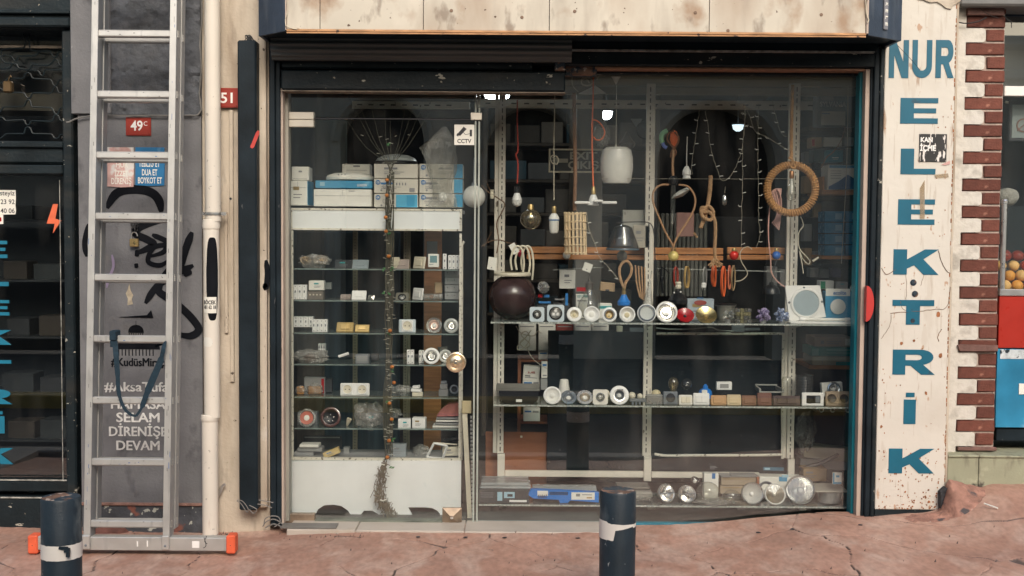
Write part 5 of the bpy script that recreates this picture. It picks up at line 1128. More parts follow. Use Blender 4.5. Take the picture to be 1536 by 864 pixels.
def carton(label,a,b,c,d,Y,m_,dep=.1,s=None,prints=(),yaw=0,name='carton',cat='box',tape_=None,side=None,tilt=0,group=None):
    x0,x1,z0,z1 = srect(a,b,c,d,Y,s) if s else rect(a,b,c,d,Y); cx=(x0+x1)/2
    t = T(name,label,cat,(cx,Y,z0),group); M_=pivot((cx,Y,z0),rz=yaw,ry=tilt)
    MB().box(x0,x1,Y,Y+dep,z0,z1,.0025).xf(M_).build('body',m_,t)
    if side: MB().box(x1+.0004,x1+.0022,Y+.002,Y+dep-.002,z0+.002,z1-.002).xf(M_).build('side_panel',side,t)
    if tape_ is not None: MB().box(x0+.004,x1-.004,Y-.0012,Y+.0005,z0+(z1-z0)*tape_-.0008,z0+(z1-z0)*tape_+.0008).box(cx-.0006,cx+.0006,Y-.0012,Y+.0005,z0+(z1-z0)*tape_+.001,z1-.003).xf(M_).build('flap_seam',ink_g,t)
    if not prints and x1-x0>px(13,Y) and z1-z0>px(9,Y) and Y<.6:
        rq=random.Random(int(a*7+b)); W_=x1-x0; Hh=z1-z0; u=rq.uniform(.1,.45); pm=rq.choice((ink_g,ink_b,ink_g,card_t,brass))
        MB().box(x0+W_*u,x0+W_*(u+.3),Y-.0014,Y+.0005,z0+Hh*.62,z0+Hh*.76).xf(M_).build('print',pm,t)
        MB().box(x0+W_*u,x0+W_*(u+.45),Y-.0014,Y+.0005,z0+Hh*.42,z0+Hh*.46).box(x0+W_*u,x0+W_*(u+.36),Y-.0014,Y+.0005,z0+Hh*.30,z0+Hh*.34).xf(M_).build('print_line',ink_g,t)
    for k,p_ in enumerate(prints):
        if isinstance(p_[0],str):
            q=rect(*p_[1:5],Y); text_mb(p_[0],(q[0]+q[1])/2,Y-.0022,q[2],q[3]-q[2],.02,q[1]-q[0],th=.0005).xf(M_).build('lettering',p_[5],t)
        else:
            q=rect(*p_[:4],Y); MB().box(q[0],q[1],Y-.0014-.0002*k,Y+.0005,q[2],q[3]).xf(M_).build('print',p_[4],t)
    return t
def bulb_mb(c,r,neck=1.,down=True):    # A-shape, c = centre of the globe
    pr=[(0,-r),(r*.5,-r*.87),(r*.87,-r*.5),(r,0),(r*.92,r*.42),(r*.66,r*.85),(r*.42,r*1.25*neck),(r*.36,r*1.6*neck)]
    return MB().lathe(pr,o=c,seg=26)
def tubes(P,Y,r,seg=6,jit=0,closed=False): return MB().tube(pl(P,Y,jit),r,seg,closed)
def rope_mb(P3,r,turn=.03,strands=3):
    m=MB(); L_=[0]
    for i in range(1,len(P3)): L_.append(L_[-1]+(P3[i]-P3[i-1]).length)
    n=max(8,int(L_[-1]/.004)); Q=[]; j=0
    for i in range(n+1):
        d=L_[-1]*i/n
        while j<len(P3)-2 and L_[j+1]<d: j+=1
        f=(d-L_[j])/max(1e-9,L_[j+1]-L_[j]); Q.append((P3[j].lerp(P3[j+1],min(1,f)),d))
    for s_ in range(strands):
        out=[]
        for i,(p_,d) in enumerate(Q):
            t_=(Q[min(i+1,n)][0]-Q[max(i-1,0)][0]).normalized(); a=Vector((0,1,0)); u=(a-t_*a.dot(t_)).normalized(); v=t_.cross(u); th=2*math.pi*(d/turn+s_/strands)
            out.append(p_+(u*math.cos(th)+v*math.sin(th))*r*.5)
        m.tube(out,r*.56,5)
    return m
def bag(label,c,r,sq,sd=1,m_=film,name='plastic_bag'):
    m=MB().ball(c,r,26,sq,20,.45,sd)
    for i,v in enumerate(m.v):
        p_=Vector(v); m.v[i]=tuple(p_+Vector((noise.noise(p_*45),noise.noise(p_*45+Vector((5,5,5))),noise.noise(p_*45+Vector((9,1,3)))))*r*.10)
    return S(name,label,'bag',m,m_)

# ======== shelf 1 goods ========
lightb = mat('pale_blue_white',(.60,.68,.72),.4,var=.05)
spot('square pale blue downlight first on the top display shelf, dark ring',805.5,473,11,rim=lightb,kind='square',rin=.52,tilt=4)
t,M,R_=spot('square pale downlight with three small lamps in a black ring',833.5,471,12.8,rim=lightb,kind='square',rin=.66,lens=None,tilt=4,inner=chrome)
for k in range(3): a=R(90+120*k); MB().lathe([(0,.001),(R_*.18,.0),(R_*.2,-.004)],M@Matrix.Translation((R_*.27*math.cos(a),R_*.27*math.sin(a),.0)),14).build('led_lens',white_pl,t)
gdl=mat('warm_lens',(.62,.53,.33),.5,var=.2)
spot('white round downlight with a cream ring lens left of the big bulb',861.5,473,11.5,lens=gdl,inner=cream_pl,rin=.55)
spot('plain white round downlight with a shallow white dish',887.5,472,12.3,inner=white_pl,rin=.8,deep=.22,lens=frost)
spot('white round downlight with a brown mesh centre on the top shelf',914,473,11.5,inner=brass,lens=gdl,rim2=grey_pl,rin=.56)
spot('white deep round downlight with sunken warm lamp below the blue plug',941,473,12.2,inner=white_pl,lens=gdl,rin=.78,deep=.5)
spot('flat grey disc downlight with dark ring and white rim',970,471,14.3,inner=mat('grey_disc',(.48,.50,.48),.5,var=.03),lens=None,rim=white_pl,rim2=mat('navy_ring',(.03,.05,.08),.3),rin=.70,deep=.02)
spot('large silver reflector lamp between the grey disc and the red dish',1000,469,16.4,inner=silver,rin=.86,deep=.5,lens=chrome)
def dish(label,a,b,rx_,ry,m_,hole):
    c=at(a,b,.2); rx=px(rx_,.2); t=T('dish_spotlight',label,'spotlight',(c.x,.2,Z1)); tl=-42; M=Matrix.Translation((c.x,.22,Z1+px(ry,.2)+.001))@Matrix.Rotation(R(48),4,'X')
    MB().lathe([(0,-.004),(rx*.2,-.003),(rx*.6,.002),(rx*.98,.010),(rx,.008),(rx*.86,-.012),(rx*.5,-.022),(0,-.024)],M,36).build('dish',m_,t)
    MB().lathe([(0,.004),(rx*.13,.003),(rx*.2,-.002)],M,16).build('lamp_hole',hole,t); MB().lathe([(rx*.99,.0105),(rx*1.02,.009),(rx*.99,.0075)],M,36).build('rim',m_,t)
dish('red enamel dish spotlight on the top display shelf',1028.5,472,13.2,9.6,red_en,ink)
dish('shiny gold dish spotlight right of the red one',1060,472,15.8,10,gold,brass)
def crystal(label,a,b,r,m_,seed,spiky=True,cat='crystal lamp'):
    rg=random.Random(seed); c=at(a,b,.2); R_=px(r,.2); c.z=Z1+R_*.95; t=T('crystal_lamp',label,cat,(c.x,.2,Z1)); m=MB()
    for k in range(46 if spiky else 22):
        th=math.acos(rg.uniform(-.9,1)); ph=rg.uniform(0,2*math.pi); d=Vector((math.sin(th)*math.cos(ph),math.sin(th)*math.sin(ph),math.cos(th)))
        q=d.to_track_quat('Z','Y').to_matrix().to_4x4(); rr=R_*rg.uniform(.13,.22); h=R_*rg.uniform(.72,1.)
        m.lathe([(rr,R_*.25),(rr,h*.82),(0,h)],Matrix.Translation(c)@q,6)
    m.build('crystal',m_,t,smooth=False); MB().lathe([(R_*.35,Z1+.001),(R_*.35,Z1+R_*.5),(0,Z1+R_*.6)],o=(c.x,.2,0),seg=14).build('base',chrome,t)
cry=glassmat('crystal_clear',(.86,.88,.86),3.2,.12,(.75,.75,.72),.04,30)
crystal('clear faceted crystal lamp right of the gold dish',1092,474,12,cry,3,False)
c0=rect(1105,463,1127,484,.2); t=T('crystal_cube','block of small square crystal facets on the top shelf','crystal lamp',((c0[0]+c0[1])/2,.2,Z1)); w_=(c0[1]-c0[0])/4
qm=[cry,mat('cube_gold',(.42,.38,.22),.25,metal=.6),mat('cube_dark',(.10,.10,.08),.2)]
for k in range(3):
    m=MB()
    for i in range(4):
        for j in range(4):
            if (i*7+j*5+i*j)%3==k: m.box(c0[0]+i*w_+.0006,c0[0]+(i+1)*w_-.0006,.2+.002*((i+j)%3),.25,Z1+.0006+j*w_,Z1+(j+1)*w_-.0006,.0015)
    m.build('facet_block',qm[k],t,smooth=False)
crystal('purple spiky crystal cluster lamp on the top shelf',1145,470,13.5,purple,5); crystal('blue grey spiky crystal cluster lamp on the top shelf',1173,470,13.5,bluecr,8)
# square panel light
def panel():
    t=T('panel_light','large white square panel light with round frosted glass, leaning on the top shelf','panel light',at(1210,478,.27)); Y=.27
    P=[(1178,429),(1230,428.5),(1239,476),(1184,483)]; W_=[at(a,b,Y) for a,b in P]; dz=Z1+.004-W_[3].z
    m=MB().prism([(v.x,v.z+dz) for v in W_],Y,Y+.02); m.build('frame',white_pl,t,smooth=False)
    c=at(1209,455,Y-.002); c.z+=dz; R_=px(22.5,Y); M=aim(c,0)
    MB().lathe([(R_*.86,.002),(R_*.88,.006),(R_,.005),(R_*1.02,.0)],M,44).build('ring',white_pl,t)
    MB().lathe([(0,.0035),(R_*.6,.003),(R_*.855,.0015)],M,44).build('round_glass',mat('bluish_frost',(.36,.43,.46),.35,var=.08,vs=12),t)
    m=MB()
    for a,b in ((1206,432),(1184,454),(1233,453)): 
        q=at(a,b,Y-.001); q.z+=dz; m.lathe([(0,.006),(.003,.006),(.005,.003),(.006,0)],aim(q),10)
    m.build('screw',grey_pl,t)
panel()
carton('blue and white lamp box reading ecolite on the top shelf',1238,432,1277,478,.30,card_b,.08,1,prints=((1239,433,1275,444,card_w),('ecolite',1250,436,1269,442,ink_b)),yaw=-4)
c=at(1257,460,.294); m=MB().lathe([(0,.003),(px(10,.3),.002),(px(11.5,.3),0)],aim(c,0),28); S('box_picture','round white lamp pictured on the blue lamp box','picture',m,frost)
t=T('tube_lamp','short clear tube lamp lying on the white tray','tube lamp',at(1237,476,.2)); a_,b_=at(1200,474,.2),at(1275,474,.2); a_.z=b_.z=Z1+.022
MB().tube([a_+Vector((.02,0,0)),b_-Vector((.02,0,0))],.008,12).build('tube',frost,t)
for p_ in (a_,b_-Vector((.025,0,0))): MB().tube([p_,p_+Vector((.025,0,0))],.0105,12).build('end_cap',white_pl,t)
x0,x1,_,_=rect(1186,478,1283,486,.18); S('white_tray','long white channel tray at the right end of the top shelf','tray',MB().box(x0,x1,.175,.26,Z1+.001,Z1+.008,.002).box(x0,x1,.1755,.18,Z1+.0085,Z1+.013,.001),white_pl)
# behind items on shelf 1
def bigglobe():
    c=at(768.5,449,.36); R_=px(36,.36); c.z=Z1+R_*.95; t=T('glass_globe','big dark smoked glass globe with cream collar at left of the top shelf','globe lamp',(c.x,.36,Z1))
    MB().lathe([(R_*math.sin(R(a)),-R_*.95*math.cos(R(a))) for a in range(4,150,6)],o=c,seg=40).build('globe',mat('dark_plum_glass',(.045,.025,.025),.22,var=.3,vs=12,coat=.3,spec=.5),t)
    MB().lathe([(R_*.5,0),(R_*.76,.001),(R_*.78,.010),(R_*.76,.018),(R_*.5,.019)],o=(c.x,.36,c.z+R_*.86),seg=36).build('collar',cream_pl,t)
bigglobe()
def coil_heap(label,a,b,r,m_,Y=.3,rr=.0018,n=16,seed=1,name='wire_coil',cat='wire coil',sq=.8,o=None):
    rg=random.Random(seed); c=at(a,b,Y); R_=px(r,Y); m=MB()
    for k in range(n):
        ax=Vector((rg.gauss(0,1),rg.gauss(0,1),rg.gauss(0,1))).normalized(); q=ax.to_track_quat('Z','Y').to_matrix(); rk_=R_*rg.uniform(.4,1)
        m.tube([c+Vector((rg.uniform(-1,1),0,rg.uniform(-1,1)))*0+ (q@Vector((rk_*math.cos(i*.52),rk_*sq*math.sin(i*.52),0)))+Vector((0,0,0)) for i in range(12)],rr,4,True)
    return S(name,label,cat,m,m_)
coil_heap('small tangle of silver wire on the dark packets',815,431,12,chrome,n=22)
carton('dark packet with red top behind the second square downlight',806,440,829,462,.32,card_d,.05,1,prints=((807,441,814,446,red_en),(816,442,824,446,ink_b),(808,452,826,455,ink_b))); carton('black packet with blue edge dots behind the square downlights',830,437,855,462,.33,card_d,.05,1,prints=((848,440,852,458,ink_b),(832,448,846,450,ink_g)))
carton('plain cream card panel standing behind the black packets',839,405,863,433,.55,card_w,.02); carton('box with red stripe and teal lettering behind the big bulb',864,430,884,466,.45,card_w,.06,1,prints=((865,431,883,437,red_en),('LED LAMBA',866,442,882,446,mat('teal_ink',(.02,.25,.25),.6)),(866,450,880,452,ink_g)))
t=T('globe_bulb','large clear globe bulb with long dark neck standing upside down on the top shelf','bulb',at(883,475,.3)); c=at(884,459,.3); R_=px(17,.3); c.z=Z1+R_*1.2
bulb_mb(c,R_,1.).build('glass',clear,t); MB().lathe([(R_*.36,R_*1.5),(R_*.36,R_*2.1),(R_*.15,R_*2.3),(.002,R_*2.9)],o=c,seg=18).build('cap',mat('dark_cap',(.08,.07,.06),.5),t)
MB().lathe([(0,-R_*.2),(R_*.2,0),(R_*.12,R_*.7),(R_*.28,R_*1.45)],o=c,seg=12).build('stem',silver,t)
carton('small tilted cardboard box above the white lamp box',900,424,922,437,.42,kraft,.06,prints=((908,434,914,437.5,ink),),tilt=4); carton('white and teal box right of the large globe bulb',898,441,918,464,.42,card_w,.06,1,prints=((898.5,459,917,463,card_t),))
t=T('blue_plug','bright blue industrial plug with brass neck hanging from a rope loop','plug',at(936,463,.27)); c=at(936.5,462,.27)
MB().lathe([(.028,0),(.033,.004),(.033,.022),(.022,.036),(.015,.052),(.013,.058),(0,.059)],o=(c.x,.3,c.z+.01),seg=20).build('body',blue_pl,t); MB().lathe([(.012,.0),(.012,.014),(.008,.016),(.010,.03),(.006,.034)],o=(c.x,.3,c.z+.0695),seg=16).build('neck',brass,t)
m=rope_mb(pl([(936,432),(931,420),(929,405),(933,395),(941,392),(947,400),(946,412),(939,423),(936,433)],.36),.008); S('rope_loop','loop of light brown rope above the blue plug','rope',m,rope_m)
mm_=MB()
for k in range(4): q=rope_mb(pl([(953+k*4.6,398+k),(954+k*4.4,415),(956+k*3.8,430),(960+k*2.2,446+k*2)],.36+.006*k),.0048,.022); mm_.add(q.v,q.f)
S('rope_hank','hank of brown rope hanging left of the middle post','rope',mm_,rope_m)
x0,x1,z0,z1=rect(1031,441,1071,474,.34); t=carton('pale blue grey box with a red oval label behind the gold dish',1031,441,1071,474,.34,mat('pale_grey_blue',(.36,.42,.46),.6,var=.06),.05,1)
c=at(1050.5,454,.337); MB().lathe([(0,.002),(1,.002),(1,.0)],aim(c)@Matrix.Diagonal((px(9.5,.34),px(3.7,.34),1,1)),24).build('oval_label',mat('brick_red_ink',(.30,.06,.05),.6),t); txt('lettering','ROSA',1046,446,1055,449,.3385,ink_b,t,.01)
t=T('metal_cup','grey metal lamp cup behind the clear crystal','lamp cup',at(1088,480,.36)); c=at(1088.5,480,.36); MB().lathe([(.040,0),(.045,.075),(.053,.076),(.053,.082),(.047,.083),(.043,.012),(0,.01)],o=(c.x,.36,Z1+.001),seg=28).build('cup',mat('grey_zinc',(.30,.29,.25),.4,metal=.5,var=.2),t); MB().lathe([(.055,.0835),(.055,.09),(0,.091)],o=(c.x,.36,Z1),seg=28).build('lid',dark_void,t)
t=T('black_desk_lamp','black lamp head with two bright screws behind the red dish','lamp',at(1016,462,.36)); c=at(1017,447,.36); MB().lathe([(.05,0),(.052,.02),(.035,.045),(.015,.06),(.012,.09)],o=(c.x,.36,c.z-.03),seg=24).build('head',dark_void,t); MB().lathe([(.014,0),(.017,.01),(.014,.02),(.017,.03),(.012,.036)],o=(c.x,.355,c.z+.05),seg=16).build('lampholder',cream_pl,t)
m=MB(); 
for a,b in ((1011,439),(1021,438)): m.ball(at(a,b,.30),.005,10)
m.build('bright_screw',white_pl,t)
t=T('pendant_lamp','black bell lamp shade with bright lamp hanging above the purple crystal','lampshade',at(1158,446,.4)); c=at(1158,441,.4); MB().lathe([(.047,0),(.046,.006),(.04,.028),(.028,.042),(.012,.05),(.01,.062)],o=(c.x,.42,c.z),seg=28).build('shade',dark_void,t); MB().lathe([(0,.0),(.03,.002),(.038,.004)],o=(c.x,.42,c.z-.002),seg=24).build('lamp_face',silver,t); MB().tube([Vector((c.x,.42,c.z+.06)),at(1165,388,.45)],.002,5).build('cord',black_c,t)
t=T('cone_lamp','grey cone lamp holder leaning against the middle post','lamp',at(975,458,.33)); a_,b_=at(971,460,.33),at(978,400,.36); q=(b_-a_).to_track_quat('Z','Y').to_matrix().to_4x4(); MB().lathe([(.03,0),(.022,.04),(.012,.09),(.004,.14),(.003,.19)],Matrix.Translation(a_)@q,18).build('cone',film,t)
# small right-hand boxes behind ecolite
carton('small green and white box behind the panel light',1230,421,1251,434,.5,card_w,.07,prints=((1231,422,1238,433,mat('green_print',(.03,.3,.15),.6)),)); carton('small grey box right of the green and white one',1254,423,1272,433,.5,card_g,.07)
spot('small round chrome lamp at the top right corner of the top shelf',1280,432,5,Y=.32,s=None,rim=chrome)
# boxes and tins hanging under shelf 1, back
for i,(a,c_,mm) in enumerate(((778,804,card_w),(808,833,card_w),(834.5,860,mat('dull_red_card',(.28,.06,.045),.7)),(862,886.5,card_w),(888.5,913,card_w))):
    carton('%s upright box just under the top shelf'%('leftmost cream','second cream','dull red','fourth cream','rightmost cream')[i],a,487,c_,498 if i>1 else 526,.66,mm,.1,prints=((a+2,489,c_-3,490.5,ink_g),))
carton('cream box below, second of the two under the cable knot',808,527,833,542,.68,card_w,.1,prints=((810,529,820,531,ink_b),))
x0,x1,z0,z1=rect(776,540,822,760,.66); t=T('side_cupboard','small wooden cupboard frame with shelf behind the left post','cupboard',((x0+x1)/2,.66,z0)); MB().box(x0,x0+.018,.66,.9,z0,z1,.001).build('side_board',wood_c,t); MB().box(x0+.019,x1,.66,.9,z1-.012,z1,.001).build('top_board',wood_c,t); q=rect(776,632,822,636,.66); MB().box(x0+.019,x1,.66,.9,q[2],q[3],.001).build('middle_board',wood_c,t)
q=rect(728,648,820,742,.60); MB().box(q[0],q[1],.60,.615,q[2],q[3],.003).build('door_board',wood_c,t); MB().lathe([(0,.006),(.006,.005),(.007,0)],aim(at(782,655,.599)),14).build('knob',cream_pl,t)
carton('small white box with red scribbled price beside the wooden strip',784,549,809,571,.60,card_w,.06,prints=((787,563,795,565,ink_g),(787,566,805,567,ink_g)),tilt=4)
t=T('price_scribble','red handwritten 3,75 on the small white box','lettering',at(797,560,.598)); text_mb('3,45',at(797,560,.596).x,.596,at(797,560,.596).z,.010,.02,.04,th=.0006).build('lettering',mat('red_marker',(.45,.05,.03),.6),t)
t['label']='red handwritten price on the small white box'
carton('white box with a blue bar strip below the scribbled one',784,571,810,584,.60,card_w,.06,prints=((786,573,798,575.5,ink_b),(800,573,808,576,ink_g),(786,579,796,580,ink_g)))
carton('white box with blue bar strip just under the middle shelf',785,613,810,632,.60,card_w,.06,prints=((787,616,797,618.5,ink_b),(799,616,808,619,ink_g)))
carton('narrow white box standing at the edge of the black board',812,543,821,567,.53,card_w,.05,prints=((814,546,820,549,ink_b),(814,562,820,564,ink_g))); carton('narrow grey box under the narrow white one',811,568,821,585,.53,card_g,.05)
m=MB().tube(pl([(774,489),(782,500),(800,504),(806,497),(812,500)],.55),.0025,5); m.tube(pl([(797,495),(787,508),(776,520),(779,525),(788,520),(795,507),(789,497),(782,503),(795,516),(788,522),(780,514),(790,505)],.52),.003,5); m.tube(pl([(790,520),(797,535),(810,547),(821,553)],.5),.0022,5); S('cable_knot','knotted pale cable hanging behind the left post','cable',m,beige_c)
# under shelf 1, right: hanging pieces
x0,x1,z0,z1=rect(925,489,934,498,.5); S('cream_block','small cream block hanging under the top shelf','block',MB().box(x0,x1,.5,.53,z0,z1,.003),cream_pl)
m=MB(); 
for a,b,c_,d in ((1098,486,1117,498),(1117.5,492,1140,496),(945,492,966,498)): q=rect(a,b,c_,d,.5); m.box(q[0],q[1],.5,.52,q[2],q[3],.002)
S('metal_fittings','grey metal fittings lying along the top of the black board','fittings',m,grey_pl)
m=MB().tube(pl([(984,492),(1010,494),(1040,493),(1066,491),(1078,495),(1100,497)],.46),.004,6); S('bent_rod','grey bent rod under the top shelf above the black board','rod',m,mat('grey_rod',(.33,.34,.32),.4,metal=.4))

# ======== shelf 2 goods ========
x0,x1,z0,z1=srect(748,588,808,607,.2,2); t=T('black_tray','black tray with a small white label at left of the middle shelf','tray',((x0+x1)/2,.2,Z2)); MB().prism([(x0,z1),(x1,z1),(x1-.004,z0+.02),(x1-.03,z0),(x0+.03,z0),(x0+.003,z0+.03)],.2,.42).build('tray',dark_void,t); q=rect(774,599,783,603,.198); MB().box(q[0],q[1],.198,.2005,q[2]+.0,q[3]).build('label',card_w,t)
x0,x1,_,_=rect(744,584,810,588,.21); MB().box(x0,x1,.195,.45,z1+.001,z1+.008,.003).build('lid',mat('grey_tray_lid',(.22,.21,.18),.6,var=.3),t)
spot('white round downlight leftmost on the middle shelf',828.5,597,13.6,s=2,inner=frost,rin=.74,deep=.12,lens=frost)
t=T('frosted_shade','frosted white cone lampshade behind the first round downlight','lampshade',at(846,596,.33)); c=at(846,596,.33); MB().lathe([(.038,0),(.022,.108),(.018,.112),(0,.113)],o=(c.x,.33,Z2+.001),seg=26).build('shade',opal,t)
def oval(label,a,b,rx_,ry,rim,inner):
    c=at(a,b,.2); rx=px(rx_,.2); t=T('oval_downlight',label,'downlight',(c.x,.2,Z2)); M=Matrix.Translation((c.x,.215,Z2+px(ry,.2)+.003))@Matrix.Rotation(R(50),4,'X')
    MB().lathe([(rx*.6,.0),(rx*.66,.004),(rx*.98,.004),(rx,.0),(rx*.9,-.012),(rx*.6,-.016)],M,32).build('rim',rim,t); MB().lathe([(rx*.59,.001),(rx*.4,-.008),(0,-.01)],M,24).build('reflector',inner,t); MB().lathe([(0,.0),(rx*.25,-.001),(rx*.3,-.006)],M,14).build('lens',frost,t)
oval('bluish silver tilted round downlight on the middle shelf',853,602,12.2,9,mat('blue_chrome',(.45,.52,.58),.2,metal=.85),grey_pl); oval('warm silver tilted round downlight on the middle shelf',877.5,601.5,12.5,9.2,chrome,mat('warm_reflect',(.6,.52,.42),.3,metal=.6))
spot('square white downlight with grey cup on the middle shelf',900.5,599.5,11.3,s=2,kind='square',rin=.5,rim=ivory,rim2=grey_pl,tilt=5,inner=chrome); spot('small pale bulb lamp behind the square white downlight',908,591,7,Y=.28,s=None,rim=cream_pl,inner=silver)
spot('large white and chrome round downlight mid shelf',929,598,14.6,s=2,rin=.52,rim2=chrome,inner=grey_pl)
for i,(a,b,r_) in enumerate(((948,596,5.5),(960,598,4.5))):
    c=at(a,b,.26); S('small_lamp','%s small cream dome lamp on the middle shelf'%('larger','smaller')[i],'lamp',MB().ball((c.x,.26,Z2+px(r_,.26)+.02),px(r_,.26),14),cream_pl)
x0,x1,z0,z1=srect(945,599,969,608,.2,2); S('terminal_strip','little row of metal terminals on the middle shelf','terminal strip',MB().box(x0,x1,.2,.22,z0+.014,z1,.002).box(x0+.01,x0+.02,.202,.22,z0,z0+.013,.001).box(x0+.028,x0+.038,.202,.22,z0,z0+.013,.001).box(x0+.046,x0+.056,.202,.22,z0,z0+.013,.001),grey_pl)
x0,x1,z0,z1=srect(969,594,994,609,.2,2); t=T('silver_bracket_lamp','silver rectangular lamp with a cream dome on the middle shelf','lamp',((x0+x1)/2,.2,z0)); MB().box(x0,x1,.2,.24,z0,z1-.010,.003).build('body',chrome,t); MB().box(x0+.002,x1,.197,.24,z1-.0095,z1,.003).build('top_plate',mat('silver_sheet',(.6,.59,.55),.3,metal=.6),t); c=at(984,592,.26); MB().ball((c.x,.26,z1),.024,16,(1,1,.8)).build('dome',gdl,t)
switch('dark grey wall socket beside the middle post on the middle shelf',995,589,1017,609,grey_pl,grey_pl,'socket',inner=ink)
switch('white wall switch with two rockers, yellowed, between the grey socket and the bright white switch',1018.5,594,1039,609,ivory,cream_pl,n=2)
switch('bright white wall switch with two rockers in a flat square frame',1040,591,1064.5,609,white_pl,white_pl,n=2,tilt=6)
ww=lambda n_,c_: mat(n_,c_,.45,var=.12,vs=9,stretch=(1,1,6))
switch('orange wood effect wall switch',1066.5,594,1090,609,ww('orange_wood_plastic',(.50,.29,.14)),ww('orange_wood_plastic',(.50,.29,.14)))
switch('cream wood effect wall switch',1090.5,593,1112,609,ww('cream_wood_plastic',(.64,.50,.31)),ww('cream_wood_plastic',(.6,.45,.3)))
switch('mid brown wood effect wall switch',1113,594,1135,609,ww('mid_brown_plastic',(.22,.105,.06)),ww('mid_brown_plastic',(.22,.1,.06)))
switch('reddish brown taller wall switch',1136.5,590,1158,609,ww('red_brown_plastic',(.17,.07,.048)),ww('red_brown_plastic',(.17,.07,.05)))
switch('long dark brown double wall switch',1159.5,594,1201,609,ww('dark_brown_plastic',(.075,.045,.04)),ww('dark_brown_plastic',(.07,.045,.04)),n=2)
x0,x1,z0,z1=srect(1203,589,1236,609,.2,2); t=T('wall_socket','white framed black double wall socket near the right post','socket',((x0+x1)/2,.2,z0)); MB().box(x0,x1,.2,.212,z0,z1,.003).build('frame',white_pl,t); q=(x1-x0)*.2; MB().box(x0+q,x1-q*.8,.198,.206,z0+.014,z1-.014,.002).build('insert',dark_void,t)
MB().lathe([(.018,.004),(.016,.004),(.015,.0),(0,-.001)],aim((x0+q+.022,.1965,(z0+z1)/2)),20).build('well',dark_void,t); MB().box(x0+q+.046,x1-q*.8-.004,.1965,.199,z0+.018,z1-.018,.001).build('rocker',grey_pl,t)
switch('tan double wall socket at the right end of the middle shelf',1239,588,1276,610,ww('tan_plastic',(.32,.24,.16)),ww('tan_plastic2',(.36,.27,.18)),'socket',n=2,tilt=14,inner=ww('tan_inner',(.05,.035,.022)))
t=T('edison_bulb','long clear filament bulb standing behind the grey socket','bulb',at(1010,592,.32)); c=at(1010,575,.32); R_=px(8,.32); bulb_mb((0,0,0),R_,1.2).xf(Matrix.Translation((c.x,.32,c.z))@Matrix.Rotation(math.pi,4,'X')@Matrix.Diagonal((1,1,1.2,1))).build('glass',amber,t); MB().lathe([(R_*.4,0),(R_*.42,.02),(R_*.3,.026)],o=(c.x,.32,c.z-R_*1.2*1.6*1.2-.022),seg=14).build('cap',brass,t); MB().tube([Vector((c.x-.004,.32,c.z-.03)),Vector((c.x-.006,.32,c.z+.01)),Vector((c.x,.32,c.z+.02)),Vector((c.x+.006,.32,c.z+.01)),Vector((c.x+.004,.32,c.z-.03))],.0012,4).build('filament',brass,t)
t=T('round_clear_bulb','round clear bulb with a bright spot left of the blue plug','bulb',at(1030,590,.32)); c=at(1030,576,.32); MB().ball(c,px(8.5,.32),20).build('glass',smoky,t); MB().lathe([(.006,-.03),(.008,-.012),(.004,0),(0,.006)],o=c,seg=12).build('stem',silver,t)
t=T('blue_socket','bright blue industrial socket behind the white wall switch','plug',at(1058,594,.34)); c=at(1058,590,.34); MB().lathe([(.034,-.02),(.036,.0),(.034,.014),(.024,.026),(.014,.03),(.013,.044),(.007,.046),(.006,.052),(0,.053)],o=(c.x,.34,c.z-.004),seg=22).build('body',blue_pl,t); q=rect(1053,585,1061,591,.3); MB().box(q[0],q[1],.300,.306,q[2],q[3],.001).build('tag',card_w,t)
carton('small framed white box floating on the far shelf behind the wood switches',1075,573,1098,585,.40,white_pl,.03,prints=((1080,576,1093,582,card_g),))
x0,x1,z0,z1=rect(1137,579,1174,588,.4); S('lamp_bezel','grey rectangular lamp frame lying behind the brown switches','frame',MB().box(x0,x1,.36,.37,z0,z0+.008,.002).box(x0+.006,x1-.006,.5,.51,z0+.02,z0+.028,.002).prism_z([(x0,.37),(x0+.01,.37),(x0+.016,.5),(x0+.006,.5)],z0+.001,z0+.02).prism_z([(x1-.01,.37),(x1,.37),(x1-.006,.5),(x1-.016,.5)],z0+.001,z0+.02),mat('grey_lampframe',(.33,.33,.30),.5))
t=T('clear_jar','clear glass jar shade behind the long dark switch','lampshade',at(1180,594,.36)); c=at(1180,594,.36); MB().lathe([(.028,0),(.029,.085),(.02,.1),(0,.104)],o=(c.x,.36,c.z),seg=24).build('glass',clear,t)
t=T('glass_cylinder','ribbed clear glass cylinder shade near the right post','lampshade',at(1206,592,.4)); c=at(1206,592,.4); MB().lathe([(.046+(.002 if k%2 else -.002),k*.007) for k in range(16)]+[(0,.112)],o=(c.x,.4,c.z),seg=28).build('glass',smoky,t)
carton('open white card box with a blue lamp behind the tan socket',1234,574,1265,594,.34,card_w,.04,tilt=-5); spot('round bluish lamp in the open white card box',1251,583,10,Y=.33,s=None,rim=mat('blue_chrome'),inner=clear if False else chrome)
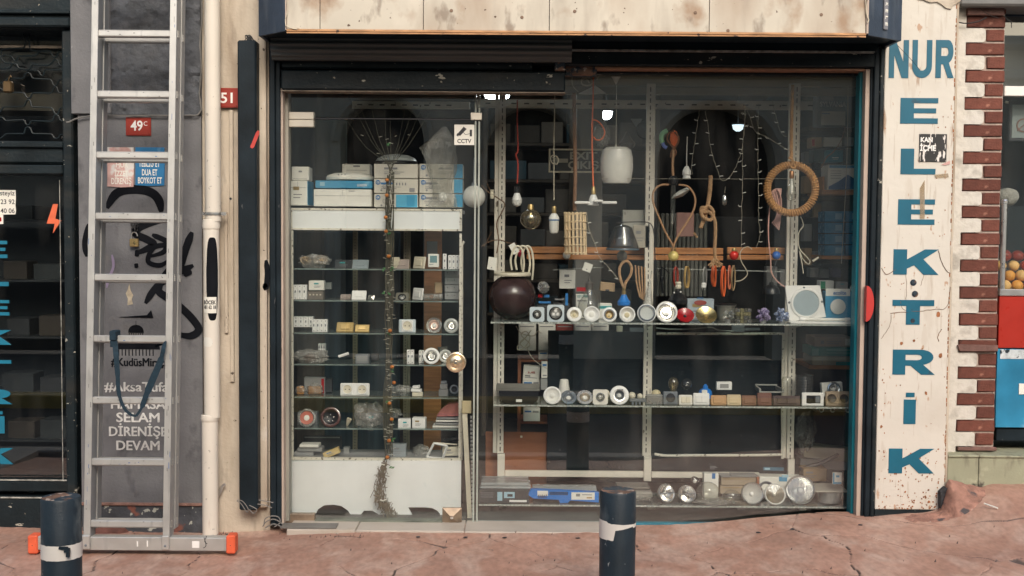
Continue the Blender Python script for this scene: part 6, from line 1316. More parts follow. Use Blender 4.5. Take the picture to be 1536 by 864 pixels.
# ======== shelf 3 goods ========
carton('long dark lamp carton with two light stickers at left of the bottom shelf',718,736,794,756,.2,card_d,.12,3,prints=((746,738,753.5,751,mat('pale_blue_print',(.35,.55,.65),.5)),(756,738,772,747,mat('pale_blue_print')),(761,741,769,745,ink),(764,750,790,753,white_pl),(721,739,740,739.6,ink_g),(721,742,740,742.6,ink_g),(721,745,740,745.6,ink_g)))
q=rect(720,722,796,735,.24); S('grey_package','flat grey package with pale band lying on the dark carton','package',MB().box(q[0],q[1],.23,.4,ZS[3]+.066,ZS[3]+.078,.004).box(q[0]+.004,q[1]-.01,.25,.42,ZS[3]+.0785,ZS[3]+.094,.004),mat('grey_film_pack',(.30,.32,.32),.25,var=.35,vs=6,stretch=(.3,1,2)))
q=rect(722,721,795,732,.36); carton('grey blue packet behind with faint print at the left end of the bottom shelf',722,719,790,728,.44,mat('grey_blue_pack',(.16,.2,.22),.4,var=.2),.05,prints=((758,722,770,727,card_b),))
def bluepack():
    t=T('blue_package','bright blue lamp package wrapped in clear film on the bottom shelf','package',at(845,757,.2)); Y=.2
    P=[(791,746),(797,738),(870,741),(898,743),(898,758),(855,755),(852,758.5),(840,759),(838,754),(800,752)]; W_=[at(a,b,Y) for a,b in P]; dz=Z3+.002-min(v.z for v in W_)
    MB().prism([(v.x,v.z+dz) for v in W_],Y,Y+.03).build('blue_sleeve',blue_pl,t)
    for a,b,c_,d,m_ in ((806,740.5,822,748,card_w),(824,742,852,747,mat('navy_print',(.02,.07,.18),.6)),(857,743,892,754,card_w),(864,745,870,749,ink_g),(873,746,888,747,ink_g),(880,750,888,752,brass)): q=rect(a,b,c_,d,Y-.002); dd=-.0012 if m_ is card_w or d==747 and a==824 else -.002; MB().box(q[0],q[1],Y+dd,Y+.001,q[2]+dz,q[3]+dz).build('print',m_,t)
    txt('lettering','KARAT',807,742,821,747,Y-.0022,ink,t,.02)
    q=rect(799,722,896,742,Y); m=MB(); n=20
    for i in range(n+1):
        for j in range(9):
            x=q[0]+(q[1]-q[0])*i/n; m.v.append((x,Y+.005+j*.02,Z3+.050+.016*math.sin(j/8*math.pi)+.006*noise.noise(Vector((x*30,j*.9,0)))+ .012*(j/8)))
    m.f=[(i*9+j,(i+1)*9+j,(i+1)*9+j+1,i*9+j+1) for i in range(n) for j in range(8)]
    m.build('film_wrap',mat('grey_film_pack'),t); MB().box(q[0]+.004,q[1]-.004,Y+.032,Y+.16,Z3+.001,Z3+.046,.002).build('inner_carton',card_d,t)
bluepack()
q=rect(926,724,978,750,.3); t=T('grey_floodlight','dusty grey floodlight body behind the right bollard','floodlight',((q[0]+q[1])/2,.3,Z3)); zz_=Z3+.012; MB().box(q[0],q[1]-.01,.3,.42,zz_+.04,zz_+.055,.004).build('top_plate',mat('dusty_grey',(.16,.15,.13),.8,var=.3),t); MB().box(q[0]+.06,q[1],.26,.4,zz_,zz_+.038,.01).build('body',mat('dusty_grey2',(.26,.25,.22),.8,var=.25),t)
bag('crumpled clear film under the grey floodlight',at(955,747,.28)+Vector((0,0,0)),.03,(2.6,1.4,.45),7)
def par(label,a,b,r,Y=.24,tilt=18,yaw=0,inner=silver,face=None,rim=chrome,bar=False,rx=1.):
    c=at(a,b,Y); R_=px(r,Y); c.z=Z3+R_*math.cos(R(tilt))+.002; t=T('reflector_lamp',label,'reflector lamp',(c.x,Y,Z3)); M=aim(c,tilt,yaw)@Matrix.Diagonal((rx,1,1,1))
    MB().lathe([(R_*.86,.004),(R_*.94,.007),(R_,.003),(R_,-.006),(R_*.8,-.03),(R_*.45,-.055),(R_*.3,-.075)],M,36).build('shell',rim,t)
    MB().lathe([(R_*.86,.003),(R_*.7,-.012),(R_*.4,-.028),(0,-.034)],M,36).build('bowl',inner,t)
    if face is not None: MB().lathe([(0,.006),(R_*.5,.005),(R_*.85,.0035)],M,36).build('front_glass',face,t)
    if bar: MB().tube([M@Vector(v) for v in ((-R_*.95,0,.004),(-R_*.3,-.002,.008),(0,.0,.010),(R_*.3,-.002,.008),(R_*.95,0,.004))],.0022,6).tube([M@Vector((0,0,.01)),M@Vector((.002,R_*.35,.008))],.002,5).build('wire_clip',grey_pl,t)
    MB().lathe([(0,-.006),(R_*.14,-.008),(R_*.2,-.02)],M,16).build('lamp_centre',white_pl,t); return t,M,R_
par('left one of two wire clipped silver reflector lamps',999.5,738,14.5,yaw=24,bar=True,rx=.95); par('right one of two wire clipped silver reflector lamps',1030.5,741,13.8,yaw=10,tilt=24,bar=True)
rib=mat('ribbed_white_glass',(.62,.62,.58),.25,var=.12,vs=3)
t,M,R_=par('white ribbed reflector lamp between cardboard stack and cream rimmed lamp',1128.5,740,17,Y=.21,inner=rib)
m=MB()
for k in range(30): a=2*math.pi*k/30; m.tube([M@Vector((R_*.25*math.cos(a),R_*.25*math.sin(a),-.028)),M@Vector((R_*.84*math.cos(a),R_*.84*math.sin(a),.004))],.0012,4)
m.build('rib',white_pl,t)
par('cream rimmed reflector lamp with brownish bowl on the bottom shelf',1162.5,741,16.3,Y=.21,inner=mat('brownish_bowl',(.36,.32,.25),.3,metal=.5,var=.2,vs=20),face=glassmat('dull_lens',(.8,.78,.7),1.5,.1),rim=frost)
par('grey dark lamp face behind between the two round reflector lamps',1150,732,13.5,Y=.34,inner=grey_pl,rim=grey_pl)
par('large round mirror glass reflector lamp rightmost on the bottom shelf',1200.5,736,22,Y=.24,tilt=22,yaw=-16,inner=silver,face=glassmat('mirror_lens',(.75,.77,.75),6,.05,rough=.05,bump=.3,ds=6),rim=chrome)
carton('tall narrow white lamp carton standing behind the clear globes',1056,690,1078,727,.34,card_w,.05,3,prints=((1064,695,1067,697.5,ink),(1065,699,1074,699.8,ink_g),(1065,701,1076,701.8,ink_g),(1065,703,1072,703.6,ink_g),(1068,710,1073,718,ink_b)))
t=T('clear_globe','clear glass globe lamp in front of the tall white carton','globe lamp',at(1061,752,.26)); c=at(1062,734,.26); R_=px(16,.26); c.z=Z3+R_*.98; MB().ball(c,R_,26,(1.06,1,.95)).build('glass',clear,t); c2=at(1046,723,.27); MB().lathe([(.02,0),(.018,.02),(.012,.034),(0,.04)],Matrix.Translation(c2)@Matrix.Rotation(R(-50),4,'Y'),16).build('cap',smoky,t); MB().ball(at(1042,722,.25),.010,14).build('cap_tip',opal,t)
t=T('clear_globe','low clear glass bulb lying in front of the cardboard stack','globe lamp',at(1098,752,.24)); c=at(1097,740,.24); MB().ball((c.x,.24,Z3+.036),.036,22,(1.3,1,.95)).build('glass',clear,t)
for i,(b,d) in enumerate(((729,741),(716,728))): carton('%s of two flat brown cardboard boxes on the bottom shelf'%('lower','upper')[i],1080+i*2,b,1132+i*3,d,.38,mat('pale_kraft',(.40,.32,.23),.8,var=.15),.08,prints=((1084,b+2,1130,b+3,brass),))
q=rect(1080,711,1135,714,.4); S('grey_leaves','torn grey lids on the brown cardboard stack','lid',MB().box(q[0],q[0]+.055,.37,.46,q[2],q[2]+.004).box(q[0]+.058,q[1],.372,.46,q[2]+.002,q[2]+.006),card_g)
carton('wide white carton with a dark label strip behind the reflector lamps',1139,697,1204,728,.36,card_w,.09,3,prints=((1144,701,1175,706,mat('label_strip',(.03,.13,.2),.5)),(1146,702,1154,705,mat('pale_blue_print')),(1168,715,1180,722,card_b),(1172,712,1182,716,mat('pale_blue_print'))),tilt=1)
q=rect(1135.5,696,1139,722,.36); S('brown_edge_board','brown edge board against the wide white carton','board',MB().box(q[0],q[1],.36,.45,Z3+.001,Z3+.11,.001),wood_c)
t=T('square_plate_lamp','square cream plate lamp on a grey drum at right of the bottom shelf','lamp',at(1246,753,.28)); q=rect(1228,733,1262,753,.26); cx=(q[0]+q[1])/2; rr=(q[1]-q[0])/2; MB().lathe([(rr*.9,0),(rr,.004),(rr,.06),(rr*.9,.064)],o=(cx,.27,Z3+.002),seg=32).build('drum',mat('grey_drum',(.30,.31,.30),.35,metal=.4,var=.15,stretch=(1,1,.2)),t); q=rect(1222,722,1274,733,.2); MB().box(q[0],q[1],.20,.40,Z3+.067,Z3+.073,.003).build('plate',mat('cream_plate',(.48,.45,.38),.5,var=.1),t)
carton('little blue and white packet on the square plate lamp',1249,709,1263,727,.22,card_w,.012,prints=((1249.5,709.5,1251.5,726,card_b),(1254,713,1259,716,card_b),(1251,723,1262,726,card_b)),tilt=0)
carton('brown box behind the large mirror reflector lamp',1205,703,1240,722,.5,kraft,.1); 
bag('flattened clear film spread along the bottom shelf edge',at(1075,752,.23),.022,(5.,3.,.35),3)
carton('grey panel hanging under the bottom shelf',1106,762,1168,765,.3,card_g,.05)
for i,(a,b,c_,d) in enumerate(((1046,777,1054,784),(1184,780,1191,783))): 
    q=rect(a,b,c_,d,.3); S('white_cube','%s small white plastic cube on the window floor'%('left','right')[i],'cube',MB().box(q[0],q[1],.3,.32,q[2],q[3],.003).box(q[0]+.004,q[1]-.004,.299,.301,q[2]+.004,q[3]-.004,.001),white_pl)
# ======== right side shelving ========
sr=T('side_shelves','dim wooden side shelves along the right wall of the display','shelves',at(1255,780,.75))
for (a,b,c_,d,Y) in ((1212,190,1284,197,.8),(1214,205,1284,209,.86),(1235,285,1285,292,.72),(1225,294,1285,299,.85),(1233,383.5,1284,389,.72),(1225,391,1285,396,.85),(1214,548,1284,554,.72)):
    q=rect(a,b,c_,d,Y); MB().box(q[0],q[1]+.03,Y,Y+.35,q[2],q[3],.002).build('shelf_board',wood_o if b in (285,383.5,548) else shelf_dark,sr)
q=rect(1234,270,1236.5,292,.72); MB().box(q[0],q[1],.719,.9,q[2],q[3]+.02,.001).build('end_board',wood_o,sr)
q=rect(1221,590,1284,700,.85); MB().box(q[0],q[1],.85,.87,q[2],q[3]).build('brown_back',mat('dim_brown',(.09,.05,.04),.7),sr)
wht=white_pl
carton('dark poster box reading SYLVANIA high at the right',1226,140,1285,190,.72,mat('dim_grey_blue_card',(.12,.17,.19),.6,var=.15),.1,prints=((1232,167,1268,188,card_w),('SYLVANIA',1230,152.5,1269,160,wht),(1231,145,1250,151,card_g),(1232.5,170,1245,171,ink_b)))
carton('cream box on the dark shelf below the poster box',1236,206,1263,220,.76,card_w,.1); carton('small cream box at the very right below the poster box',1267,206,1285,219,.77,card_g,.1); carton('small brown patterned box left of the cream one',1217,206,1233,221,.76,kraft,.1,prints=((1218,209,1222,219,red_en),))
carton('teal box under the cream box on the right shelves',1239,225,1265,243,.74,mat('strong_teal_card',(.01,.24,.34),.5,var=.1),.12,prints=((1248,236,1258,237,wht),(1249,238.5,1257,239,wht))); carton('dark teal box left of the teal box',1220,224,1237,243,.78,mat('dark_teal_card',(.03,.08,.09),.6,var=.3),.1); carton('dim teal box at the right glass edge',1267,222,1285,245,.78,mat('dark_teal_card'),.1)
t=carton('white and blue carton with a mountain shape on the right shelves',1242,247,1285,284.5,.70,card_w,.15,prints=((1244,248,1285,252,card_b),)); Yk=.697
MB().prism([(at(a,b,Yk).x,at(a,b,Yk).z) for a,b in ((1243,284),(1243,280),(1258,272),(1272,262),(1285,270),(1285,284))],Yk,.701).build('print',mat('deep_blue_print',(.005,.10,.28),.5),t); 
for r_ in (256,259.5,263,267): q=rect(1246,r_,1262,r_+.7,.697); MB().box(q[0],q[1],.6975,.7,q[2],q[3]).build('print',ink_g,t)
for col,(a,c_) in enumerate(((1237,1266),(1268.5,1285))):
    for k in range(4):
        b=317+k*17; carton('%s pack in the %s stack of clear blue packs'%(('topmost','second','third','lowest')[k],('left','right')[col]),a,b,c_,b+15.6,.72+col*.02,mat('clear_blue_pack',(.06,.27,.47),.25,var=.25,vs=10),.14,prints=((a+(c_-a)*.55,b+3,c_-3,b+12,mat('pale_blue_print2',(.22,.42,.58),.4)),),group=None,name='blue_pack',cat='pack')
rg=random.Random(9)
for k in range(10):
    a=1206+(k%2)*14; b=228+(k//2)*36; 
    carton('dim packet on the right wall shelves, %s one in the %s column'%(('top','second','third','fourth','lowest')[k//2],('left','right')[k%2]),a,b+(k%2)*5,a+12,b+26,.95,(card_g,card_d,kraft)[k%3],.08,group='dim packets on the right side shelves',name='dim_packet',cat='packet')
for k,(a,b,c_,d) in enumerate(((1215,402,1228,416),(1230,404,1244,417),(1248,402,1262,416),(1150,400,1166,440),(1170,404,1182,430))): carton(('left of three dim boxes above the panel light','middle of three dim boxes above the panel light','right of three dim boxes above the panel light','tall dim white box left of the right post','shorter dim box touching the right post')[k],a,b,c_,d,.9,(card_g,card_g,mat('dim_violet_card',(.12,.12,.22),.6),card_g,card_g)[k],.08)
carton('pinkish kraft carton with ring logo in the right lower stack',1222,506,1284,520,.70,mat('pinkish_kraft',(.42,.31,.25),.7,var=.08),.2,prints=((1231,511,1236,516,ink_g),(1240,512,1262,513,ink_g),(1240,515,1258,516,ink_g),(1268,508,1276,518,card_w)))
carton('bright teal green carton in the right lower stack',1217,521.5,1284,534,.70,mat('bright_teal_card',(.0,.28,.25),.5,var=.12),.2,prints=((1218,523,1228,533,mat('pale_teal',(.15,.42,.40),.5)),(1240,524,1278,526,mat('pale_teal')),(1240,529,1278,530,mat('pale_teal'))))
carton('pale carton with teal corner lowest in the right stack',1218,535,1284,548,.70,mat('buff_card',(.40,.37,.28),.7,var=.15),.2,prints=((1254,543,1278,548,card_t),(1233,538,1234,546,ink_g)))
bag('crumpled grey plastic bag hanging low right of the right post',at(1208,648,.6),.06,(.8,.6,1.5),12); 
carton('long tilted kraft box in the low right corner',1205,672,1285,690,.6,mat('buff_card'),.12,tilt=6); carton('grey tilted box under the long kraft box',1200,690,1283,704,.62,card_g,.1,tilt=3)
q=rect(1196,676,1262,700,.56); a_,b_=at(1200,704,.56),at(1258,682,.56); S('black_strip','black rubber strip leaning across the tilted boxes','strip',MB().tube([a_,(a_+b_)/2+Vector((0,0,-.01)),b_],.012,8),dark_void)
t=T('metal_disc_plate','dim flat metal plate with silver rings under the middle shelf','plate',at(1255,618,.5)); q=rect(1222,612,1284,621,.4); MB().box(q[0],q[1],.4,.55,q[2]+.01,q[3],.008).build('plate',mat('dull_plate'),t); m=MB()
for a in (1232,1249,1272): m.lathe([(.008,.002),(.0125,.003),(.014,0)],aim(at(a,615,.398)),16)
m.build('ring',chrome,t)
m=MB().tube(pl([(1262,395),(1250,380),(1262,350)],.6)[:1]+pl([(1262,395),(1270,250),(1272,130)],.5),.0018,5); S('thin_vertical_wire','thin pale wire down the right end of the display','wire',m,beige_c)
m=MB().tube(pl([(1268,190),(1262,210),(1250,228),(1240,236),(1232,252)],.5),.003,5); S('brown_wire','bent brown wire across the right shelf boxes','wire',m,mat('brown_wire',(.20,.11,.07),.6))
# ======== wooden rails and hanging goods ========
for i,(b,d) in enumerate(((371,381),(382.5,390))):
    for j,(a,c_) in enumerate(((790,1085),(1091,1178 if i==0 else 1176))):
        q=rect(a,b,c_,d,.58); S('wooden_rail','%s %s orange wooden rail behind the hanging goods'%(('upper','lower')[i],('long','short right')[j]),'rail',MB().box(q[0],q[1],.58,.60,q[2],q[3],.003),wood_o)
m=MB().tube([at(830,405,.56),at(905,401,.56)],.003,6).tube([at(985,403,.56),at(1190,408,.56)],.003,6); S('hook_rod','thin grey rod carrying the cable coils','rod',m,mat('grey_rod'))
def ball(label,a,b,r,m_,Y=.5,cord=None):
    t=T('coloured_bulb',label,'bulb',at(a,b,Y)); MB().ball(at(a,b,Y),px(r,Y),20).build('bulb',m_,t); c=at(a,b,Y); MB().lathe([(px(r,Y)*.45,0),(px(r,Y)*.5,.01),(px(r,Y)*.35,.018)],o=(c.x,Y,c.z+px(r,Y)*.86),seg=12).build('cap',brass,t)
ball('dark red round bulb inside the white tubing at left',781,380,6,mat('crimson_bulb',(.40,.012,.04),.2,coat=.5)); ball('grey white round bulb under the bamboo basket',850,383,6,opal,.55); ball('dim grey round bulb below the hanging glass shade',933,384,8,mat('dusty_bulb',(.36,.33,.28),.5)); ball('yellow round bulb at the tip of the heart shaped cord',1010,384,8,mat('yellow_bulb',(.78,.62,.22),.25,coat=.4),.46); ball('bright red round bulb on the wooden rail',1101,383,7,mat('red_bulb',(.72,.03,.02),.22,coat=.5)); ball('blue round bulb on the wooden rail',1164.5,383,6.5,mat('blue_bulb',(.03,.14,.50),.22,coat=.5))
def coil(label,a,b,w_,h,m_,n=4,Y=.5,rr=.0024,seed=1):
    rg=random.Random(seed); m=MB(); c=at(a,b,Y); W_,H_=px(w_,Y)/2,px(h,Y)/2
    for k in range(n):
        dx=rg.uniform(-.16,.16)*W_; s_=rg.uniform(.85,1.15); dy=rg.uniform(-.012,.012)
        m.tube([c+Vector((dx+W_*s_*.7*math.cos(i*.4488)+rg.uniform(-.001,.001),dy+.02*math.cos(i*.4488),H_*rg.uniform(.97,1)*math.sin(i*.4488)-H_*.1*(1-s_))) for i in range(14)],rr,6,True)
    return S('cable_coil',label,'cable coil',m,m_)
coil('dark red cable coil hanging left of the yellow one',1014,415,10,30,red_c,5,seed=1); coil('yellow ochre cable coil hanging on the rod',1030,416,11,33,mat('ochre_cable',(.55,.36,.12),.5),5,seed=2); coil('grey white cable loop hanging right of the ribbed panel',1057,416,10,32,mat('greywhite_cable',(.45,.45,.43),.5),3,seed=3)
coil('orange cable coil, first of the bright orange ones',1071,414,10,32,orange_c,6,seed=4); coil('black cable coil behind the orange cable coils',1082,414,13,36,black_c,6,.52,seed=5); coil('long orange cable coil hanging lowest',1085,422,11,46,orange_c,7,.47,seed=6); coil('pinkish orange cable coil',1094,416,9,36,mat('coral_cable',(.80,.26,.15),.5),5,seed=7); coil('brown beige cable coil, rightmost of the hanging coils',1100,417,10,38,mat('brown_beige_cable',(.42,.29,.16),.5),5,.52,seed=8)
t=T('plug_tip','small white plug hanging from the grey cable loop','plug',at(1056,429,.48)); q=rect(1052,424,1059,432,.48); MB().box(q[0],q[1],.47,.49,q[2],q[3],.004).build('body',white_pl,t); MB().tube([Vector((q[0]+.006,.48,q[2]-.012)),Vector((q[0]+.006,.48,q[2]+.002))],.002,5).tube([Vector((q[1]-.006,.48,q[2]-.012)),Vector((q[1]-.006,.48,q[2]+.002))],.002,5).build('pin',chrome,t)
m=MB().tube(pl([(993,400),(992,415),(994,440)],.5),.006,6).tube(pl([(988,408),(994,402),(1000,406),(1004,410)],.5),.003,5).ball(at(993,418,.5),.012,10,(.8,.6,1.6)); S('black_cutter','black pliers shape hanging right of the middle post','pliers',m,dark_void)
# long cables right
m=MB().tube(pl([(1115,372),(1110,380),(1112,392),(1119,404),(1121,412),(1113,420),(1103,422)],.42),.0025,5); m.tube(pl([(1115,372),(1122,370),(1128,374)],.42),.0025,5); S('beige_cable','beige cable looping around right of the orange coils','cable',m,beige_c)
m=MB()
for k in range(6): m.tube(pl([(1156+k*2,300+k*3),(1158+k*2.3,288),(1166+k*1.2,284),(1172-k*.5,300),(1171-k*1.3,325),(1168-k*2,345-k*2)],.36+.004*k),.0032,5)
m.tube(pl([(1156,300),(1153,330),(1153,360),(1156,390),(1157,408),(1166,422),(1178,431)],.34),.0034,6); S('pink_cable_hank','pink cable hank hanging inside the rope ring with its end trailing down','cable',m,pink_c)
m=MB().tube(pl([(1201,325),(1205,338),(1198,350),(1199,372),(1210,385),(1215,392),(1212,396),(1204,388),(1199,376),(1203,395),(1205,410)],.42),.0028,5).tube([at(1219,392,.42),at(1228,386,.42)],.006,6); S('white_cable','white looped cable right of the right post','cable',m,cream_pl)
# left tubing
t=T('white_tubing','cream bent tube loops hanging beside the left post','tubing',at(785,415,.42)); m=MB()
for k,(x_,w_) in enumerate(((776,10),(784,11),(791,9))): m.tube(pl([(x_-w_*.8,405),(x_-w_,390),(x_-w_*.6,375),(x_,369),(x_+w_*.7,375),(x_+w_,395),(x_+w_*.8,410 if k<2 else 420)],.40+.012*k),.0055,8)
m.build('tube_loop',cream_pl,t)
# paper tags
for i,(a,b,c_,d,tl) in enumerate(((733,386,746,405,8),(762,366,772,382,-30),(877,395,890,408,20))):
    q=rect(a,b,c_,d,.4); cx=(q[0]+q[1])/2; t=T('paper_tag',('cream card tag hanging left of the left post','small tilted card tag by the white tubing','crumpled white paper tag under the wooden rail')[i],'tag',(cx,.4,q[2])); MB().box(q[0],q[1],.4,.403,q[2],q[3],.0008).xf(pivot((cx,.4,q[3]),ry=tl)).build('card',card_w,t); MB().lathe([(0,.001),(.003,.001),(.0035,0)],aim((cx,.3995,q[2]+.012)),8).xf(pivot((cx,.4,q[3]),ry=tl)).build('hole',ink_g,t)
S('thin_branches','thin dry twigs and wire crossing the left post','twigs',MB().tube(pl([(722,278),(735,290),(748,298),(757,306),(752,320),(745,335),(748,360),(745,380)],.44),.0035,5).tube(pl([(722,370),(735,362),(750,360),(762,364),(775,366)],.43),.003,5).tube(pl([(738,348),(730,362),(726,370)],.43),.0018,4).tube(pl([(740,300),(735,285),(728,270)],.43),.002,4),mat('twig_brown',(.17,.10,.06),.8))
# orange cord + fan lamp
t=T('orange_cord_lamp','white fold-out blade lamp hanging on an orange cord','pendant lamp',at(890,315,.34)); m=MB().tube(pl([(890,106),(889.5,150),(888.5,180),(888,210),(889,250),(890,282)],.34),.0042,7).tube(pl([(888,198),(888,183),(893,180),(902,187),(907,198),(903,208),(895,210),(890,205)],.34),.004,7); m.build('cord',orange_c,t)
c=at(890,300,.34); MB().lathe([(.008,.07),(.012,.062),(.013,.03),(.011,.028)],o=(c.x,.34,c.z-.0),seg=18).build('lampholder',brass,t); MB().lathe([(.013,.028),(.022,.008),(.024,-.018),(.03,-.022),(.03,-.028),(0,-.03)],o=(c.x,.34,c.z),seg=24).build('base',white_pl,t)
for s_,(a,c_) in enumerate(((862,884),(903,925))): q=rect(a,301,c_,306,.34); MB().box(q[0],q[1],.325,.355,q[2],q[3]-.003,.003).build('blade',white_pl,t)
q=rect(884,298,904,302,.31); MB().box(q[0]+.02,q[1],.28,.31,q[2]-.004,q[3]-.006,.003).build('blade',white_pl,t)
# thick rope + bamboo basket
t=T('bamboo_shade','bamboo slat cylinder lampshade hanging on a thick brown rope','lampshade',at(863,383,.3)); q=rect(848,318,879,382,.3); cx=(q[0]+q[1])/2; r_=(q[1]-q[0])/2; zb_,zt_=q[2],q[3]
for k in range(16):
    a=2*math.pi*k/16+.1; x_,y_=cx+r_*math.cos(a),.33+r_*math.sin(a); MB().tube([Vector((x_-.003,y_,zt_)),Vector((x_,y_,(zb_+zt_)/2)),Vector((x_+.004,y_,zb_))],.0055,6).build('slat',bamboo,t)
for k in range(6): z=zb_+(zt_-zb_)*(.04+.92*k/5); MB().tube([Vector((cx+(r_+.004)*math.cos(i*.35),.33+(r_+.004)*math.sin(i*.35),z+.002*math.sin(i))) for i in range(18)],.0032,5,True).build('binding_ring',bamboo,t)
rope_mb(pl([(861,140),(862,200),(863,260),(862,300),(862,316)],.36),.0105,.035).build('rope',mat('dark_rope',(.30,.16,.09),.9,var=.25,bump=.5,bs=200),t)
# ceiling rose + opal shade
t=T('opal_pendant','white opal glass barrel shade hanging on thin cord from a cone rose','pendant lamp',at(924,274,.34)); c=at(925,248,.34); R_=px(24.5,.34); h=px(54,.34)
MB().lathe([(R_*.78,-h/2),(R_*.9,-h*.4),(R_,-h*.1),(R_*.985,h*.2),(R_*.88,h*.42),(R_*.66,h*.495),(R_*.2,h*.5),(0,h*.505)],o=c,seg=40).build('shade',opal,t); MB().lathe([(R_*.76,-h*.49),(0,-h*.46)],o=c,seg=30).build('bottom',mat('dim_opal',(.4,.39,.36),.5),t)
MB().tube([at(925,128,.34),at(924.5,180,.34),at(924,219,.34)],.0018,5).lathe([(.002,.02),(.006,.0)],o=at(924,221,.34),seg=12).build('cord',cream_pl,t); cc_=at(924,127,.34); MB().lathe([(.002,0),(.012,.02),(.040,.068),(.042,.072)],o=(cc_.x,.34,cc_.z),seg=26).build('ceiling_rose',frost,t)
# other ceiling plates etc
m=MB().prism([(at(a,b,.6).x,at(a,b,.6).z) for a,b in ((868,140),(893,128),(909,140),(880,141))],.6,.63); S('white_wedge','white wedge shaped lamp base high behind the orange cord','lamp base',m,card_w)
t=T('cable_bundle','ring of pale cable above the white wedge','cable',at(880,125,.6)); MB().tube(pl([(872,120),(876,116),(886,118),(889,124),(883,128),(874,127),(872,121),(879,118),(884,125)],.58),.004,5).tube(pl([(868,138),(860,130),(858,118),(862,108)],.5),.0025,5).tube(pl([(895,120),(900,112),(909,109)],.45),.0022,5).build('cable',beige_c,t)
bag('pale folded plastic bag hanging behind the orange cord loop',at(903,202,.5),.045,(.9,.6,1.35),21)
m=MB().lathe([(0,-.03),(.03,-.028),(.045,-.008),(.046,.0),(.03,.02),(.012,.05),(.008,.06)],o=at(941,215,.46),seg=26); S('dark_dome_lamp','small dark dome pendant behind the opal shade','pendant lamp',m,mat('dark_glass_dome',(.06,.06,.055),.15,coat=.5))
S('black_disc','black disc lamp hanging left of the middle post','lamp',MB().lathe([(0,.01),(.045,.008),(.05,0),(.04,-.02),(0,-.025)],aim(at(968,195,.6)),26),dark_void)
t=T('fan_reflector','small pleated grey fan reflector behind the opal shade cord','reflector lamp',at(955,187,.62)); m=MB(); 
for k in range(7): m.prism([(at(946+k*2.6,178,.62).x,at(950,178,.62).z),(at(948.4+k*2.6,178,.62).x,at(950,178,.62).z),(at(954+k*.6,190,.62).x,at(950,190,.62).z)],.62-.002*(k%2),.63)
m.build('pleat',card_g,t)
# coloured toy / spiral thing
t=T('coloured_bundle','green, orange and blue bundle hanging right of the middle post','cable bundle',at(1004,225,.45))
MB().tube(pl([(1001,196),(994,200),(992,208),(994,214)],.44),.013,9).build('green_part',mat('mint_plastic',(.22,.52,.28),.5),t); MB().tube(pl([(994,214),(996,219),(1000,222)],.44),[.011]*9 if False else .010,9).build('blue_part',mat('soft_blue_plastic',(.14,.22,.62),.5),t)
MB().ball(at(1011,207,.45),.026,16,(.85,.5,1.5),12,.2,3).build('orange_part',orange_c,t); MB().tube(pl([(1011,196),(1003,200),(1001,210),(1007,218),(1014,228),(1010,236)],.42),.005,6).tube(pl([(1012,198),(1018,206),(1016,216),(1008,226),(1006,236)],.42),.005,6).build('brown_cord',mat('brown_cord',(.23,.10,.05),.6),t)
# heart cord pendant
t=T('heart_cord_lamp','dark long tube lamp hanging in a heart shaped brown cord','pendant lamp',at(1010,375,.38)); lc=mat('tan_leather_cord',(.42,.24,.13),.6,var=.15)
MB().tube(pl([(1010,225),(1009,250),(1010,268)],.40),.007,7).build('rope_stem',lc,t); MB().tube(pl([(1003,277),(990,278),(980,288),(980,305),(988,325),(998,348),(1008,366),(1010,372)],.40),.0055,7).tube(pl([(1018,277),(1032,280),(1042,294),(1042,310),(1034,328),(1022,346),(1013,362),(1009,376)],.40),.0055,7).build('heart_cord',lc,t)
c=at(1010,272,.40); MB().lathe([(.008,.03),(.022,.018),(.026,.0),(.022,-.012),(.015,-.02)],o=c,seg=22).build('lampholder',dark_void,t); MB().lathe([(.011,-.02),(.0125,-.05),(.0125,-.21),(.006,-.225),(0,-.228)],o=c,seg=20).build('long_tube_bulb',clear,t)
t=T('white_holder_lamp','white lampholder with tilted half dome shade right of the heart cord','pendant lamp',at(1024,290,.46)); c=at(1030,262,.46); MB().tube([at(1031,205,.46),at(1030,235,.46),c+Vector((0,0,.04))],.003,5).build('cord',card_w,t); MB().lathe([(.008,.045),(.012,.04),(.022,.02),(.024,.0),(.018,-.004),(.022,-.02),(.014,-.024)],o=c,seg=20).build('lampholder',white_pl,t); MB().lathe([(0,-.01),(.04,-.006),(.058,.006),(.055,.008),(.03,.02),(0,.026)],Matrix.Translation(at(1021,288,.47))@Matrix.Rotation(R(150),4,'Y'),26).build('half_dome',frost,t)
t=carton('dusty pink card panel behind the heart cord',1015,319,1041,355,.7,mat('dusty_pink',(.42,.24,.21),.7,var=.08),.02)
# glass shade with clamp, and box
t=T('glass_bell_shade','clear glass bell lampshade hanging on a bent black rod','lampshade',at(934,376,.34)); c=at(934,375,.38); MB().lathe([(.083,0),(.085,.010),(.080,.035),(.060,.085),(.048,.118),(.030,.128),(.012,.132)],o=c,seg=40).build('shade',smoky,t); MB().lathe([(.0855,-.001),(.0875,.004),(.0855,.009)],o=c,seg=40).build('rim',mat('blue_grey_rim',(.10,.14,.17),.2),t); MB().lathe([(.0,.02),(.045,.024),(.05,.06),(.02,.07)],o=c,seg=24).build('lamp_cup',silver,t)
MB().tube(pl([(925,334),(945,333),(968,333),(977,337),(981,350),(982,372),(983,395)],.42),.003,6).build('black_rod',black_c,t)
carton('grey white card box behind the glass bell shade',934,315,967,356,.56,mat('warm_grey_card',(.36,.35,.31),.7,var=.08),.06,prints=((937,318,938,322,ink),)); carton('pale wedge of card right behind the glass bell shade',950,338,975,372,.5,mat('warm_grey_card2',(.42,.38,.31),.7),.03)
